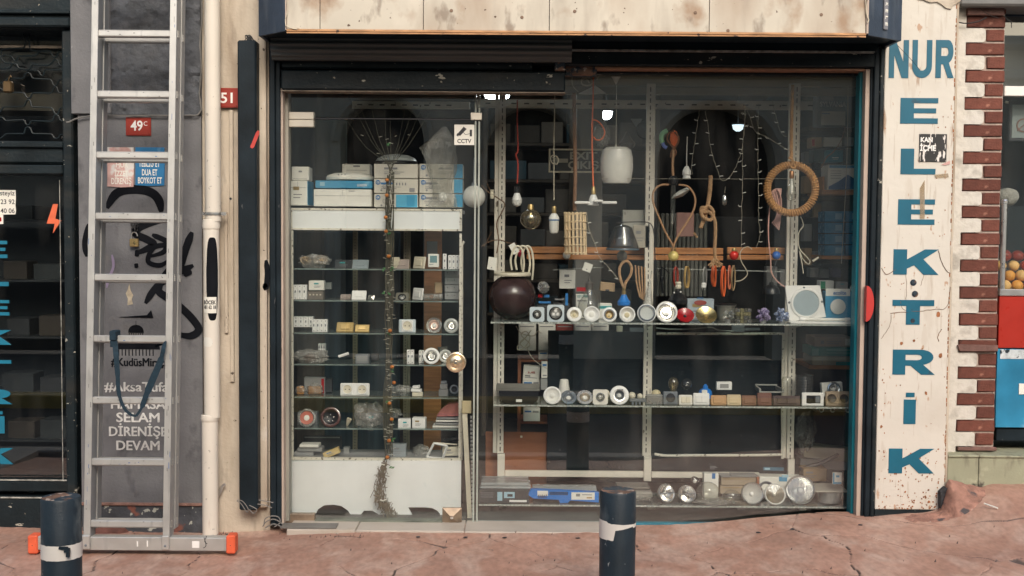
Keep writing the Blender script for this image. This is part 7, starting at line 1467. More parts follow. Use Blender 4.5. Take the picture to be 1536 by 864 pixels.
# amber globe bulb, led bulbs, jar bulb, white globe
t=T('amber_globe_bulb','smoky amber round filament bulb in the left of the display','bulb',at(796,345,.38)); c=at(796,329,.38); MB().ball(c,px(15.5,.38),28,(1.03,1,1.)).build('glass',amber,t); MB().lathe([(.018,.052),(.016,.068),(.012,.078),(0,.08)],o=c,seg=18).build('cap',brass,t); MB().lathe([(0,-.025),(.02,-.01),(.022,.01),(.012,.035)],o=c,seg=16).build('mirror_core',silver,t)
t=T('red_cord_bulb','white led bulb hanging on a red cord','bulb',at(776,312,.36)); MB().tube(pl([(776,150),(776,190),(777,225),(774,232),(777,245),(776,275)],.36),.0045,6).build('cord',red_c,t); c=at(775.5,300,.36); MB().lathe([(.012,.07),(.016,.066),(.016,.038),(.013,.036)],o=c,seg=18).build('lampholder',dark_void,t); MB().lathe([(.014,.036),(.020,.018),(.0265,.002),(.0265,0)],o=c,seg=24).build('base',white_pl,t); MB().lathe([(.0262,-.0005),(.026,-.014),(.018,-.028),(0,-.036)],o=c,seg=24).build('bulb',frost,t)
t=T('jar_bulb','white cylinder led bulb with a blue ring on a beige cord','bulb',at(831,350,.36)); MB().tube(pl([(832,115),(832,160),(831,220),(831,300)],.36),.003,6).tube(pl([(831,232),(826,236),(828,244),(835,246),(838,240),(834,234),(829,237)],.355),.0025,5).build('cord',beige_c,t); c=at(831,330,.36)
MB().lathe([(.010,.072),(.0125,.066),(.0125,.05),(.011,.034)],o=c,seg=18).build('lampholder',brass,t); MB().lathe([(.011,.035),(.02,.026),(.0275,.012),(.0275,.003)],o=c,seg=26).build('base',white_pl,t); MB().lathe([(.0277,.0025),(.0277,-.003)],o=c,seg=26).build('blue_ring',ink_b,t); MB().lathe([(.026,-.0035),(.0245,-.05),(.02,-.066),(.01,-.072),(0,-.073)],o=c,seg=26).build('bulb',frost,t)
t=T('white_globe','white opal globe bulb beside the door edge','bulb',at(711,314,.30)); MB().ball(at(711,295,.30),px(17,.30),28).build('globe',opal,t); c=at(711,295,.3); MB().lathe([(.016,.054),(.014,.07),(.006,.075),(.003,.2)],o=c,seg=16).build('cap',grey_pl,t)
S('white_spool','small white spool hanging on the twig left of the left post','spool',MB().lathe([(.010,-.012),(.012,-.01),(.008,0),(.012,.01),(.010,.012),(0,.012)],o=at(738,288,.4),seg=14).lathe([(.009,-.035),(.011,-.03),(.011,-.014),(0,-.0125)],o=at(738,288,.4),seg=14),cream_pl)
# framed hanging sign
t=T('exit_sign','hanging sign in white frame with EXIT and ÇIKIŞ partly hidden','sign',at(862,259,.8)); x0,x1,z0,z1=rect(823,223,905,259,.8); e=.009
MB().box(x0,x1,.8,.815,z1-e,z1,.001).box(x0,x1,.8,.815,z0,z0+e,.001).box(x0,x0+e,.8,.815,z0+e+.001,z1-e-.001,.001).box(x1-e,x1,.8,.815,z0+e+.001,z1-e-.001,.001).build('frame',cream_pl,t); MB().box(x0+e+.001,x1-e-.001,.806,.81,z0+e+.001,z1-e-.001).build('panel',card_d,t)
lm=mat('dim_letter',(.42,.40,.34),.6); txt('lettering','EXIT',855,228,896,239,.8055,lm,t,.03); txt('lettering','ÇIKIŞ',852,242,898,253,.8055,lm,t,.03)
q=[at(a,b,.805) for a,b in ((828,241),(836,234),(836,238),(852,238),(852,244),(836,244),(836,248))]; MB().prism([(v.x,v.z) for v in q],.804,.8062).build('arrow',lm,t)
# knotted rope
m=rope_mb(pl([(1066,264),(1065,285),(1062,305),(1058,325),(1053,336),(1051,342)],.40),.0115,.036); q=rope_mb(pl([(1060,312),(1052,312),(1054,325),(1066,330),(1070,318),(1062,309),(1054,318),(1064,318),(1072,330),(1073,350),(1072,375),(1073,390)],.38),.0095,.036); m.add(q.v,q.f)
t=T('knotted_rope','thick knotted brown rope with frayed end hanging before the dark arch','rope',at(1073,400,.38)); m.build('rope',rope_m,t); m=MB(); rg=random.Random(4)
for k in range(16): c=at(1073,386,.38); m.tube([c,c+Vector((rg.uniform(-.025,.025),rg.uniform(-.01,.01),-.02)),c+Vector((rg.uniform(-.045,.045),rg.uniform(-.02,.02),rg.uniform(-.055,-.035)))],.0035,5)
m.build('frayed_end',rope_m,t); S('rope_scrap','short scrap of rope under the knotted rope','rope',rope_mb(pl([(1041,349),(1044,354),(1046,356)],.45),.007),rope_m)
t=T('candle_bulb','small clear candle bulb hanging in front of the dark arch','bulb',at(1087,308,.5)); c=at(1087,299,.5); MB().lathe([(0,-.035),(.012,-.028),(.016,-.01),(.012,.012),(.004,.03),(0,.036)],o=c,seg=18).build('glass',silver,t); MB().tube([c+Vector((0,0,.036)),at(1088,280,.5)],.0012,4).build('cord',beige_c,t)
# rope ring lamp
def ringlamp():
    Y=.30; c=at(1187,283.5,Y); Ro=px(36,Y); rr=px(5.3,Y); t=T('rope_ring_lamp','large ring wound with tan rope, with a long clear bulb in its middle','pendant lamp',at(1187,325,Y))
    tan=mat('golden_rope',(.50,.26,.10),.8,var=.2,vs=50,bump=.5,bs=220)
    MB().tube([c+Vector((Ro*math.cos(R(a)),0,Ro*math.sin(R(a)))) for a in range(0,360,6)],rr*.8,10,True).build('core',tan,t)
    P=[]; n=62*10
    for i in range(n): a=2*math.pi*i/n; b=2*math.pi*i/10; rad=Vector((math.cos(a),0,math.sin(a))); P.append(c+rad*(Ro+rr*.86*math.cos(b))+Vector((0,rr*.86*math.sin(b),0)))
    MB().tube(P,rr*.34,5,True).build('rope_winding',tan,t)
    rope_mb(pl([(1189,128),(1188,160),(1187,200),(1187,240)],Y),.009,.03).build('hanging_rope',tan,t); MB().tube(pl([(1183,236),(1190,242),(1186,250),(1193,252),(1188,240)],Y-.02),.006,6).build('rope_knot',tan,t)
    c2=at(1187.5,262,Y); MB().lathe([(.009,.02),(.012,.014),(.012,-.012),(.010,-.02)],o=c2,seg=18).build('lampholder',mat('copper_holder',(.5,.25,.12),.35,metal=.7),t)
    MB().lathe([(.009,-.02),(.013,-.05),(.024,-.085),(.027,-.11),(.02,-.128),(0,-.136)],o=c2,seg=24).build('bulb',clear,t); MB().lathe([(.006,-.02),(.009,-.06),(.004,-.1),(0,-.102)],o=c2,seg=12).build('stem',frost,t)
ringlamp()
# light strings
def lights(label,P,Y,seed,rr=.0012,leds=.05,m_=None):
    t=T('light_string',label,'light string',at(P[-1][0],P[-1][1],Y)); Q=pl(P,Y,.0022,6); MB().tube(Q,rr,4).build('wire',m_ or mat('string_wire',(.34,.31,.25),.6),t)
    rg=random.Random(seed); m=MB(); d=0
    for i in range(1,len(Q)):
        d+=(Q[i]-Q[i-1]).length
        if d>leds: d=0; s_=rg.choice((-1,1)); m.tube([Q[i],Q[i]+Vector((s_*.012,-.003,rg.uniform(-.003,.006))),Q[i]+Vector((s_*.018,-.004,rg.uniform(-.002,.008)))],.0018,4)
    m.build('small_lamp',frost,t)
lights('leftmost light string over the dark arch',[(1049,166),(1046,190),(1041,220),(1038,240),(1038,262)],.3,1); lights('light string making a loop over the dark arch',[(1057,166),(1062,190),(1066,222),(1076,255),(1082,270),(1092,268),(1104,250),(1112,225),(1117,190),(1118,160)],.3,2)
lights('long straight light string falling to the wooden rail',[(1117,155),(1116,190),(1114,230),(1114,270),(1113,310),(1112,350),(1112,372)],.29,3); lights('light string slightly right of the long straight one',[(1138,155),(1137,200),(1137,250),(1138,300),(1138,330),(1140,355),(1134,372)],.29,4)
lights('light string slanting down to the right post',[(1118,160),(1127,180),(1132,196),(1150,205),(1170,218),(1184,226)],.31,5); lights('light string beside the right post',[(1158,150),(1165,180),(1172,200),(1180,205)],.31,6); lights('short light string near the bamboo shade',[(880,318),(884,345),(892,365),(899,385),(912,400),(928,420)],.3,7,m_=beige_c)
m=MB().tube(pl([(900,268),(960,268),(1090,268.5),(1185,268)],.28),.0009,4); S('nylon_line','thin straight line stretched across the window above the wooden rails','line',m,mat('string_wire'))

# ======== CABINET BEHIND THE DOOR ========
cab=T('display_cabinet','white edged display cabinet with glass shelves behind the door','cabinet',at(563,780,.3)); YC=.26
x0,x1,z0,z1=rect(435,313,693,345.5,YC); MB().box(x0,x1,YC,YC+.02,z0,z1,.002).build('header_panel',white_pnl,cab); ztop_c=z1
m=MB().box(x0,x1,YC-.004,YC-.0005,z1-.010,z1+.001).box(x0,x1,YC-.004,YC-.0005,z0-.001,z0+.009).box(x0,x0+.012,YC-.004,YC-.0005,z0+.0095,z1-.0105).box(x1-.012,x1,YC-.004,YC-.0005,z0+.0095,z1-.0105); m.build('beaded_edging',beads,cab)
MB().box(x0+.001,x1-.001,YC+.021,.62,z1-.02,z1-.002,.001).build('top_board',white_pnl,cab)
a0,a1,_,_=rect(436.5,500,440,501,YC); b0,b1,_,_=rect(688.5,500,692,501,YC); zA=at(438,345.5,YC).z; zB=at(560,686.5,YC).z
MB().box(a0,a1,YC,YC+.01,zB,zA).box(b0,b1,YC,YC+.01,zB,zA-.01).build('beaded_edging',beads,cab); x0_,x1_,z0_,z1_=rect(436,686.5,692,690.5,YC); MB().box(x0_,x1_,YC-.003,YC+.01,z0_,z1_).build('beaded_edging',beads,cab)
# kick panel with cut-outs
def kick():
    def P(a,b): v=at(a,b,YC-.008); return (v.x,v.z)
    A=[P(434,691)]+[P(692,691)]+[P(691,779),P(661,779)]+[P(660,771),P(656,766),(P(648,762)),P(636,761),P(612,761),P(618,772),P(628,784.5)]+[P(575,784)]+[P(571,776),P(566,770),P(558,766),P(546,766),P(541,772),P(538.5,779),P(538,782)]+[P(529,782)]+[P(527,774),P(522,766),P(512,759),P(500,757),P(486,758),P(477,764),P(473,772),P(472,781)]+[P(434,779)]
    MB().prism(A,YC-.008,YC+.004).build('kick_panel',white_pnl,cab,smooth=False)
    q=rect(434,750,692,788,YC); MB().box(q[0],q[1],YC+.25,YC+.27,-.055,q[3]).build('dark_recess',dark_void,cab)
kick()
x0,x1,_,_=rect(440.5,400,688,401,.3); SH={}
for i,r_ in enumerate((403.5,451,500,547,596,643,688)):
    # shelf halves slightly differ in height like the photograph
    z=at(560,r_,.3).z; SH[i]=z
    MB().box(x0+.002,x1-.002,.31,.56,z-.006,z,.001).build('glass_shelf',shelfg if i<6 else card_g,cab); MB().box(x0+.002,x1-.002,.3,.309,z-.006,z-.0002).build('shelf_edge',mat('green_glass_edge',(.20,.25,.23),.3,var=.3,vs=20),cab)
for (a,c_,fl) in ((529,536,None),(605,611,(611.5,615))):
    q=rect(a,347,c_,686,.57); MB().box(q[0],q[1],.57,.59,q[2],q[3],.001).build('post',mat('tan_slotted_steel',(.36,.30,.22),.5,var=.15),cab)
    m=MB(); z=q[3]-.01
    while z>q[2]+.02: m.box((q[0]+q[1])/2-.002,(q[0]+q[1])/2+.002,.5685,.571,z-.006,z); z-=.016
    m.build('slot',ink,cab)
    if fl: f=rect(fl[0],347,fl[1],686,.57); MB().box(f[0],f[1],.575,.59,q[2],q[3]).build('post_flange',mat('tan_slotted_steel'),cab)
m=MB().tube([at(692,690,YC+.02),at(692.5,540,YC+.02),at(693,368,YC+.02),at(696,362,YC+.02)],.007,8); m.build('corner_tube',beads,cab)
# wood strips behind
q=rect(636,346,662,515,.75); t=T('wooden_column','orange wooden board column behind the cabinet at right','board',((q[0]+q[1])/2,.75,0)); MB().box(q[0],q[1],.75,.79,.01,q[3],.003).build('board',wood_o,t); q=rect(640,362,656,386,.74); MB().box(q[0],q[1],.746,.749,q[2],q[3],.001).build('recess_plate',card_g,t)
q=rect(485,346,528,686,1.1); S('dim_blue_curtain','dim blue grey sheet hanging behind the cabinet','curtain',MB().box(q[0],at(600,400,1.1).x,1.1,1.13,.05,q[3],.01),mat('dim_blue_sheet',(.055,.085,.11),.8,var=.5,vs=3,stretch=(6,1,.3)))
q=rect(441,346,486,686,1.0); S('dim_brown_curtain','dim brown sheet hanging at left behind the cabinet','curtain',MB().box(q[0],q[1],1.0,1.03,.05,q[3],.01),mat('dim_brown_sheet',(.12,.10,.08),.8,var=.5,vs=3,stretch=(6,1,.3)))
ge_b=mat('logo_blue',(.02,.16,.42),.5)
def logo(t,a,b,r,Y,M_=None):
    c=at(a,b,Y-.0018); rr=px(r,Y); MB().lathe([(0,.0006),(rr,.0006),(rr,0)],aim(c),20).build('logo_disc',ge_b,t); text_mb('GE',c.x,c.y-.0009,c.z-rr*.4,rr*.8,.02,rr*1.3,th=.0004).build('logo_letters',card_w,t)
# on top of the cabinet, base z = ztop_c
def top(label,a,b,c_,d,Y,m_,dep=.14,**k): return carton(label,a,b,c_,d,Y,m_,dep,**k)
top('white lamp box with blue side at the left end of the cabinet top',432,271,461,308,.30,card_w,.14,yaw=-3,side=card_b,tape_=.72); top('small white box on the leftmost lamp box',437.5,250,463,270.5,.31,card_w,.14,yaw=3,side=card_w,prints=((448,256,453,258.5,ink_g),(440,268,460,268.6,ink_g)))
top('white carton with folded end flap left of centre on the cabinet top',470.5,284,557,309.5,.28,card_w,.14,tape_=.62,prints=((523,286,532,287,ink_g),)); top('blue flat carton on the white folded one',473,271,558,282.5,.285,card_b,.14,prints=(('LUXEON',536,276,550,279.5,wht),(480,273,487,279,mat('pale_blue_print'))))
t=T('round_ceiling_light','white shallow round ceiling light lying on the blue carton','ceiling light',at(523,271,.36)); c=at(523,270,.36); MB().lathe([(px(36,.36),0),(px(36.5,.36),.012),(px(34,.36),.024),(px(24,.36),.036),(0,.04)],o=(c.x,.42,c.z+.001),seg=40).build('body',card_w,t)
m=MB()
for a in (507,512,517): q=rect(a,261,a+1.6,262.5,.305); m.box(q[0],q[1],.3,.32,q[2],q[3])
m.build('vent_slot',ink_g,t)
top('small white box behind the round ceiling light',513,246,555,262,.5,card_w,.1,prints=((530,248,540,250.5,ink_g),(520,255,550,255.6,ink_g)))
for col,(a,c_) in enumerate(((561,627),(629,694))):
    for r_,(b,d) in enumerate(((246,267.5),(268.5,290),(291,311))):
        t=top('%s box in the %s stack of lamp boxes on the cabinet'%(('top','middle','bottom')[r_],('left','right')[col]),a,b,c_,d,.30,mat('cream_lampbox',(.66,.62,.54),.65,var=.05),.15,prints=() if (col,r_)!=(0,2) else ((594,292,626,311,mat('sky_blue_print',(.10,.40,.60),.5)),(610,293,622,309,mat('mid_blue_print',(.05,.30,.5),.5))))
        if not (col==0 and r_==0): logo(t,a+6,b+5,3.6,.30)
        if (col,r_)!=(0,0):
            c=at(a+ (16 if col==0 else 17),b+11,.2985); m=MB().lathe([(px(2.4,.3),.0008),(px(3,.3),.0008)],aim(c),18); c=at(a+11,b+17,.2985); m.lathe([(0,.0008),(px(1.5,.3),.0008)],aim(c),12); m.build('small_mark',ink_g,t)
        if col==0 and r_==1:
            for j in range(4): q=rect(594+j*4.4,274,596+j*4.4,278,.298); MB().box(q[0],q[1],.2982,.3005,q[2],q[3]).build('print',ink_g,t)
            q=rect(614,282,622,288,.298); MB().box(q[0],q[1],.2982,.3005,q[2],q[3]).build('barcode',ink_g,t)
        if col==1: q=rect(681,b+.5,694,d-.5,.298); MB().box(q[0],q[1],.2982,.3005,q[2],q[3]).build('print',mat('mid_blue_print'),t)
t=T('dome_light','white dome ceiling light lying on the left lamp box stack','ceiling light',at(594,246,.4)); c=at(594,245,.4); MB().lathe([(px(32,.4),0),(px(32,.4),.008),(px(31,.4),.010)],o=(c.x,.42,c.z+.001),seg=40).build('rim',dark_void,t); MB().lathe([(px(31,.4),.0105),(px(28,.4),.026),(px(18,.4),.042),(0,.05)],o=(c.x,.42,c.z+.001),seg=40).build('dome',mat('grey_dome',(.36,.39,.38),.3,var=.05),t)
# big plastic bag
m=MB(); n=40; mrows=40; P_=[(667,190,3),(664,205,14),(658,222,27),(662,240,23),(663,258,19),(662,272,15),(664,285,14),(666,300,18),(662,311,24)]
def prof(v):
    f=v*(len(P_)-1); i=min(int(f),len(P_)-2); u=f-i; return tuple(P_[i][k]*(1-u)+P_[i+1][k]*u for k in range(3))
for j in range(mrows+1):
    a,b,r_=prof(j/mrows); c=at(a,b,.27); rr=px(r_,.27)
    for i in range(n): th=2*math.pi*i/n; d=Vector((math.cos(th)*rr,math.sin(th)*rr*.28,0)); p_=c+d; k_=1+.22*noise.noise(Vector((math.cos(th)*1.8,math.sin(th)*1.8,j*.12)))+.20*noise.noise(Vector((math.cos(th)*5,math.sin(th)*5,j*.18))); m.v.append(tuple(c+d*k_))
m.f=[(j*n+i,(j+1)*n+i,(j+1)*n+(i+1)%n,j*n+(i+1)%n) for j in range(mrows) for i in range(n)]
S('clear_plastic_bag','tall clear plastic bag hanging before the right lamp box stack','bag',m,glassmat('bag_film',(.86,.86,.84),1.8,.10,(.66,.62,.54),.16,9,bump=1.))
t=T('bulb_in_bag','small frosted bulb at the bottom of the clear plastic bag','bulb',at(664,302,.28)); bulb_mb(at(664,296,.275),px(6,.28),.8).build('bulb',frost,t)
# ---- things on the cabinet shelves ----
def crect(a,b,c_,d,Y,i): q=rect(a,b,c_,d,Y); h=q[3]-q[2]; return q[0],q[1],SH[i]+.0006,SH[i]+.0006+h
def breaker(label,a,b,c_,d,i,n,Y=.34,dz=0):
    x0,x1,z0,z1=crect(a,b,c_,d,Y,i); z0+=dz; z1+=dz; t=T('circuit_breaker',label,'circuit breaker',((x0+x1)/2,Y,z0)); w_=(x1-x0)/n
    for k in range(n): MB().box(x0+k*w_+.0005,x0+(k+1)*w_-.0005,Y,Y+.03,z0,z1,.002).build('module',white_pl,t)
    m=MB()
    for k in range(n): q=x0+(k+.5)*w_; m.box(q-.003,q+.003,Y-.004,Y+.001,(z0*.45+z1*.55)-.006,(z0*.45+z1*.55)+.006,.001)
    m.build('toggle',grey_pl,t); m=MB()
    for k in range(n): q=x0+(k+.5)*w_; m.box(q-.002,q+.002,Y-.0008,Y+.001,z0+.006,z0+.010).box(q-.002,q+.002,Y-.0008,Y+.001,z1-.010,z1-.006)
    m.build('terminal_hole',ink,t)
breaker('white breaker row at the right end of the first cabinet shelf',672,381,689,402,0,3); breaker('narrow single white breaker right of the white card',664,379,670,402,0,1); breaker('three pole white breaker at left of the second cabinet shelf',439.5,427,460,449,1,3); breaker('upper white breaker strip on the third cabinet shelf',440,475,470,491,2,4,Y=.4,dz=.02); breaker('four pole white breaker before the strip on the third cabinet shelf',468,479,491,498,2,4); breaker('white breaker with holes lying on the fourth cabinet shelf',610,524,621,545,3,2); breaker('black and white breaker right of the one with holes',628-.0,526,636,545,3,2,Y=.38)
for i_,(a,sd_) in enumerate(((459,3),(481,5))): coil_heap('%s heap of tan coiled wire on the first cabinet shelf'%('left','right')[i_],a,391,10.5,mat('tan_wire',(.46,.34,.22),.5),Y=.38,rr=.0025,n=20,seed=sd_,sq=.7)
q=crect(448,389,495,402,.36,0); bag('clear bag around the tan wire heaps',Vector(((q[0]+q[1])/2,.38,SH[0]+.034)),.05,(1.5,.7,.66),31)
def cab_box(label,a,b,c_,d,i,m_,Y=.36,dep=.06,prints=(),**k):
    x0,x1,z0,z1=crect(a,b,c_,d,Y,i); return carton(label,a,b+ (d-b)*0,c_,d,Y,m_,dep,prints=prints,**k)
cab_box('dark packet under the middle post on the first cabinet shelf',502,390,528,403,0,card_d)
def plate_tilt(label,a,b,c_,d,i,m_,tl=0,yaw=0,Y=.36,name='wall_switch',cat='switch',insert=None,rx=35):
    x0,x1,z0,z1=crect(a,b,c_,d,Y,i); cx=(x0+x1)/2; t=T(name,label,cat,(cx,Y,z0)); M_=Matrix.Translation((cx,Y,z0+.001))@Matrix.Rotation(R(yaw),4,'Z')@Matrix.Rotation(R(-rx),4,'X'); w_=(x1-x0)/max(.35,math.cos(R(yaw))); h=(z1-z0)/math.cos(R(rx))
    MB().box(-w_/2,w_/2,0,.009,0,h,.003).xf(M_).build('plate',m_,t); MB().box(-w_*.28,w_*.28,-.004,.001,h*.25,h*.75,.002).xf(M_).build('insert',insert or m_,t); return t
gsw=mat('blue_grey_switch',(.26,.31,.33),.4); plate_tilt('blue grey switch plate leaning on the first cabinet shelf',527,395,552,408,0,gsw,rx=45)
plate_tilt('pinkish grey plate leaning right of the garland, first cabinet shelf',592,389,613,403,0,mat('pinkish_grey',(.36,.30,.27),.5),rx=45); plate_tilt('thin plate edge on, left of the pinkish plate',588,386,600,403,0,cream_pl,yaw=60,rx=5); plate_tilt('thin cream plate edge on, right of the pinkish plate',618,385,636,403,0,cream_pl,yaw=-50,rx=10)
carton('white card with a teal lamp picture on the first cabinet shelf',642,381,658.5,401,.34,card_w,.01,prints=((645,383.5,655.5,394,mat('teal_grey_print',(.15,.28,.30),.6)),(644,396,650,397,ink_g)))
carton('small white square box on dark box, second cabinet shelf',463,421,486,435.5,.36,card_w,.05); carton('brown grey box under the small white square box',461,436.5,485,449.5,.37,mat('brown_grey_card',(.17,.145,.12),.7,var=.15),.06,prints=tuple((464+j*5.2,441,466+j*5.2,443,cream_pl) for j in range(4)))
carton('pale card strip behind the small white square box',480,424,497,434,.44,card_g,.03)
plate_tilt('clear and white switch module on the second cabinet shelf',527,438,549,451.5,1,white_pl,rx=30); plate_tilt('small beige plate behind the white switch module',510,437,526,444,1,mat('pinkish_grey'),rx=30,Y=.42); plate_tilt('grey wire clip plate right of the white module',550,445,560,452,1,chrome,yaw=-40,rx=20); 
spot('silver square spotlight leaning on the second cabinet shelf',603,446,9.5,Y=.36,s=None,kind='square',rim=mat('dull_silver',(.38,.36,.30),.35,metal=.6),tilt=45,rin=.55); plate_tilt('white plate edge on, right of the silver spotlight',617,434,633,452,1,white_pl,yaw=-52,rx=8)
t=T('clear_tube','clear plastic tube with a dark ring lying on the second cabinet shelf','tube',at(650,450,.34)); a_,b_=at(634,445,.34),at(664,445,.34); MB().tube([a_,b_],.016,14).build('tube',film,t); MB().lathe([(.005,.001),(.009,.001),(.009,0)],aim(at(647,445,.322)),16).build('ring',mat('brown_ring',(.25,.13,.08),.5),t)
for k in range(4): carton('%s grey white box in the small stack right of the wooden column'%('topmost','second','third','lowest')[k],667,405+k*11.3,688,415.5+k*11.3,.40,card_g,.06,prints=((671,408+k*11.3,672,409.5+k*11.3,ink),(681,408+k*11.3,682,409.5+k*11.3,ink)))
carton('beige narrow box left of the small grey stack',652,424,663,440,.42,kraft,.04)
plate_tilt('gold switch plate, left one on the third cabinet shelf',504,481,530,495,2,mat('gold_plate',(.42,.30,.12),.4,metal=.5,var=.15),rx=30,insert=brass); plate_tilt('gold switch plate, right one on the third cabinet shelf',532,483,554,494,2,mat('gold_plate'),rx=25,insert=brass)
def csock(label,a,b,c_,d,i,fr_,ins,n=1,kind='socket',Y=.34,tilt=6):
    x0,x1,z0,z1=crect(a,b,c_,d,Y,i); ZS[9]=SH[i]; return switch(label,a,b,c_,d,fr_,ins,kind,n,Y,9,tilt,inner=cream_pl)
csock('pale blue framed white wall socket on the third cabinet shelf',598,481,623.5,501,2,lightb,white_pl)
csock('wide white double wall socket on the fifth cabinet shelf',510,576,554,595,4,white_pl,white_pl,n=2)
def cspot(label,a,b,r,i,**k):
    ZS[9]=SH[i]; return spot(label,a,b,r,Y=.34,s=9,**k)
cspot('cut glass round downlight with pinkish centre on the third cabinet shelf',651,487,12,2,rim=cry,inner=mat('pinkish_silver',(.7,.52,.45),.25,metal=.6),rin=.7); cspot('round glass rimmed downlight rightmost on the third cabinet shelf',677,487,11.5,2,rim=mat('greyish_clear',(.42,.43,.40),.2,coat=.4),inner=silver,rin=.6)
cspot('white rimmed round downlight left of the door pull',647,535,12.6,3,inner=silver,rim=white_pl,rin=.66,deep=.5); spot('frosted round downlight behind the door pull',668,534,10,Y=.42,s=None,rim=frost,inner=silver)
x=at(465,535,.36); bag('crumpled clear bag with brown parts on the fourth cabinet shelf',Vector((x.x,.37,SH[3]+.034)),.05,(1.7,.8,.66),41); coil_heap('brown wire lattice inside the clear bag, fourth cabinet shelf',465,538,9,mat('brown_wire'),Y=.38,rr=.002,n=12,seed=7)
breaker('short dark topped connector above the crumpled bag',477,512,488,524,3,3,Y=.4,dz=.055)
m=MB().tube([at(508,535,.34),at(523,530,.34)],.008,10); S('white_fuse','white cylindrical fuse lying tilted on the fourth cabinet shelf','fuse',m,white_pl); carton('grey flat box on the fourth cabinet shelf',533,532,553,545.5,.36,mat('mid_grey_box',(.22,.23,.24),.5),.05,prints=((535,534,551,542,card_g),)); carton('dim thin box right of the grey flat box',556,531,567,541,.42,card_d,.04)
t=T('grey_tin','grey open tin behind the round downlight, fourth cabinet shelf','tin',at(664,530,.46)); c=at(664,527,.46); MB().lathe([(.024,-.03),(.026,.02),(.027,.022),(.022,.02),(.021,-.01),(0,-.012)],o=c,seg=22).build('tin',mat('grey_zinc'),t)
# shelf 5
def opack(label,a,b,c_,d,m_):
    x0,x1,z0,z1=crect(a,b,c_,d,.36,4); t=T('orange_pack',label,'packet',((x0+x1)/2,.36,z0)); MB().box(x0+.008,x1-.008,.365,.39,z0+.001,z1-.008,.006).build('orange_part',m_,t); MB().ball(((x0+x1)/2,.375,(z0+z1)/2),(x1-x0)/2,18,(1,.5,.72),12,.3,int(a)).build('film',film,t)
orp=mat('orange_brown_plastic',(.55,.25,.06),.35,var=.2); opack('left orange fitting in clear film on the fifth cabinet shelf',442,577,458,592,orp); opack('right orange fitting in clear film on the fifth cabinet shelf',459,577,484,592,orp); carton('red edged grey packet behind the orange fittings',456,566,487,592,.42,card_g,.04,prints=((482,568,486,590,red_en),)); carton('dark packet right of the orange fittings',487,568,498,589,.44,card_d,.04)
t=T('white_module_stack','stack of white plastic modules on the fifth cabinet shelf','module stack',at(624,596,.34))
for k,(a,b,c_,d) in enumerate(((618,591,634,597),(616,586,632,590.5),(619,581,630,585.5))): x0,x1,z0,z1=rect(a,b,c_,d,.34); dz=SH[4]+.0006-at(624,597,.34).z; MB().box(x0,x1,.34,.38,z0+dz,z1+dz-.001,.002).xf(pivot(((x0+x1)/2,.36,z0),ry=(0,4,-6)[k])).build('module',white_pl if k else cream_pl,t)
bag('thin clear bag behind the white module stack',at(602,585,.42),.035,(1.6,.6,.7),51)
t=T('contactor','grey white terminal block tower on the fifth cabinet shelf','terminal block',at(665,595,.34)); x0,x1,z0,z1=crect(658,572,672,595,.34,4); MB().box(x0,x1,.34,.38,z0,z0+(z1-z0)*.45,.002).box(x0+.006,x1-.004,.345,.38,z0+(z1-z0)*.46,z0+(z1-z0)*.8,.002).build('body',card_g,t); MB().box(x0+.01,x1-.008,.343,.37,z0+(z1-z0)*.81,z1,.002).build('top',grey_pl,t)
spot('dark small round socket at the right end of the fifth cabinet shelf',681,584,7,Y=.38,s=None,rim=grey_pl,inner=ink,lens=None)
# shelf 6
cspot('round lamp with red disc and white label in clear film, sixth cabinet shelf',460,609,14,5,rim=film,inner=mat('salmon_red',(.55,.16,.11),.5,var=.15),rin=.72,deep=.02,lens=card_w)
carton('grey flat socket box in front left on the sixth cabinet shelf',446,618,476,642,.42,mat('mid_grey_box'),.05); cspot('round black five pin socket on the sixth cabinet shelf',496,626,15.5,5,rim=mat('dark_red_glass',(.10,.045,.04),.2,coat=.5),inner=dark_void,rin=.7,deep=.1,lens=None)
t=T('socket_pins','metal pins inside the round black socket','pins',at(496,627,.33)); m=MB()
for k in range(5): a=R(90+72*k); c=at(496+5*math.cos(a),627-5*math.sin(a),.32); m.lathe([(0,.004),(.0035,.003),(.004,0)],aim(c),10)
m.build('pin',silver,t)
m=MB().lathe([(0,0),(.006,.01),(.012,.03),(.014,.045),(.008,.05)],Matrix.Translation(at(520,640,.38))@Matrix.Rotation(R(18),4,'Y'),16); S('beige_plug','beige rubber plug leaning on the sixth cabinet shelf','plug',m,beige_c)
x=at(552,624,.36); bag('large creased clear bag over a grey box, sixth cabinet shelf',Vector((x.x,.37,SH[5]+.058)),.062,(1.15,.6,1.05),61); carton('grey socket box inside the large creased bag',550,618,574,643,.40,mat('mid_grey_box'),.05)
carton('left of the two small white blocks on the sixth cabinet shelf',597,629,616,644,.34,white_pl,.05,yaw=4); carton('right of the two small white blocks on the sixth cabinet shelf',618,627,638,643,.34,white_pl,.05,yaw=-4); bag('film scrap behind the left white block',at(592,620,.44),.03,(1.2,.5,.8),71)
t=T('frame_pile','pile of grey white frames with pink film on the sixth cabinet shelf','frame pile',at(668,643,.34)); x0,x1,z0,z1=crect(652,626,689,643,.36,5)
for k in range(4): MB().box(x0+.003*k-(.01 if k==0 else 0),x1,.34+.006*k,.44,z0+k*.014,z0+k*.014+.009,.002).build('frame',card_w if k%2==0 else card_g,t)
m=MB().prism([(x0+.01,z1-.004),(x0+.03,z1+.03),(x0+.07,z1+.065),(x1,z1+.07),(x1,z1-.001)],.36,.40); n0=len(m.v); m.build('pink_film',mat('dusty_pink_film',(.40,.15,.14),.4,var=.3,vs=14),t)
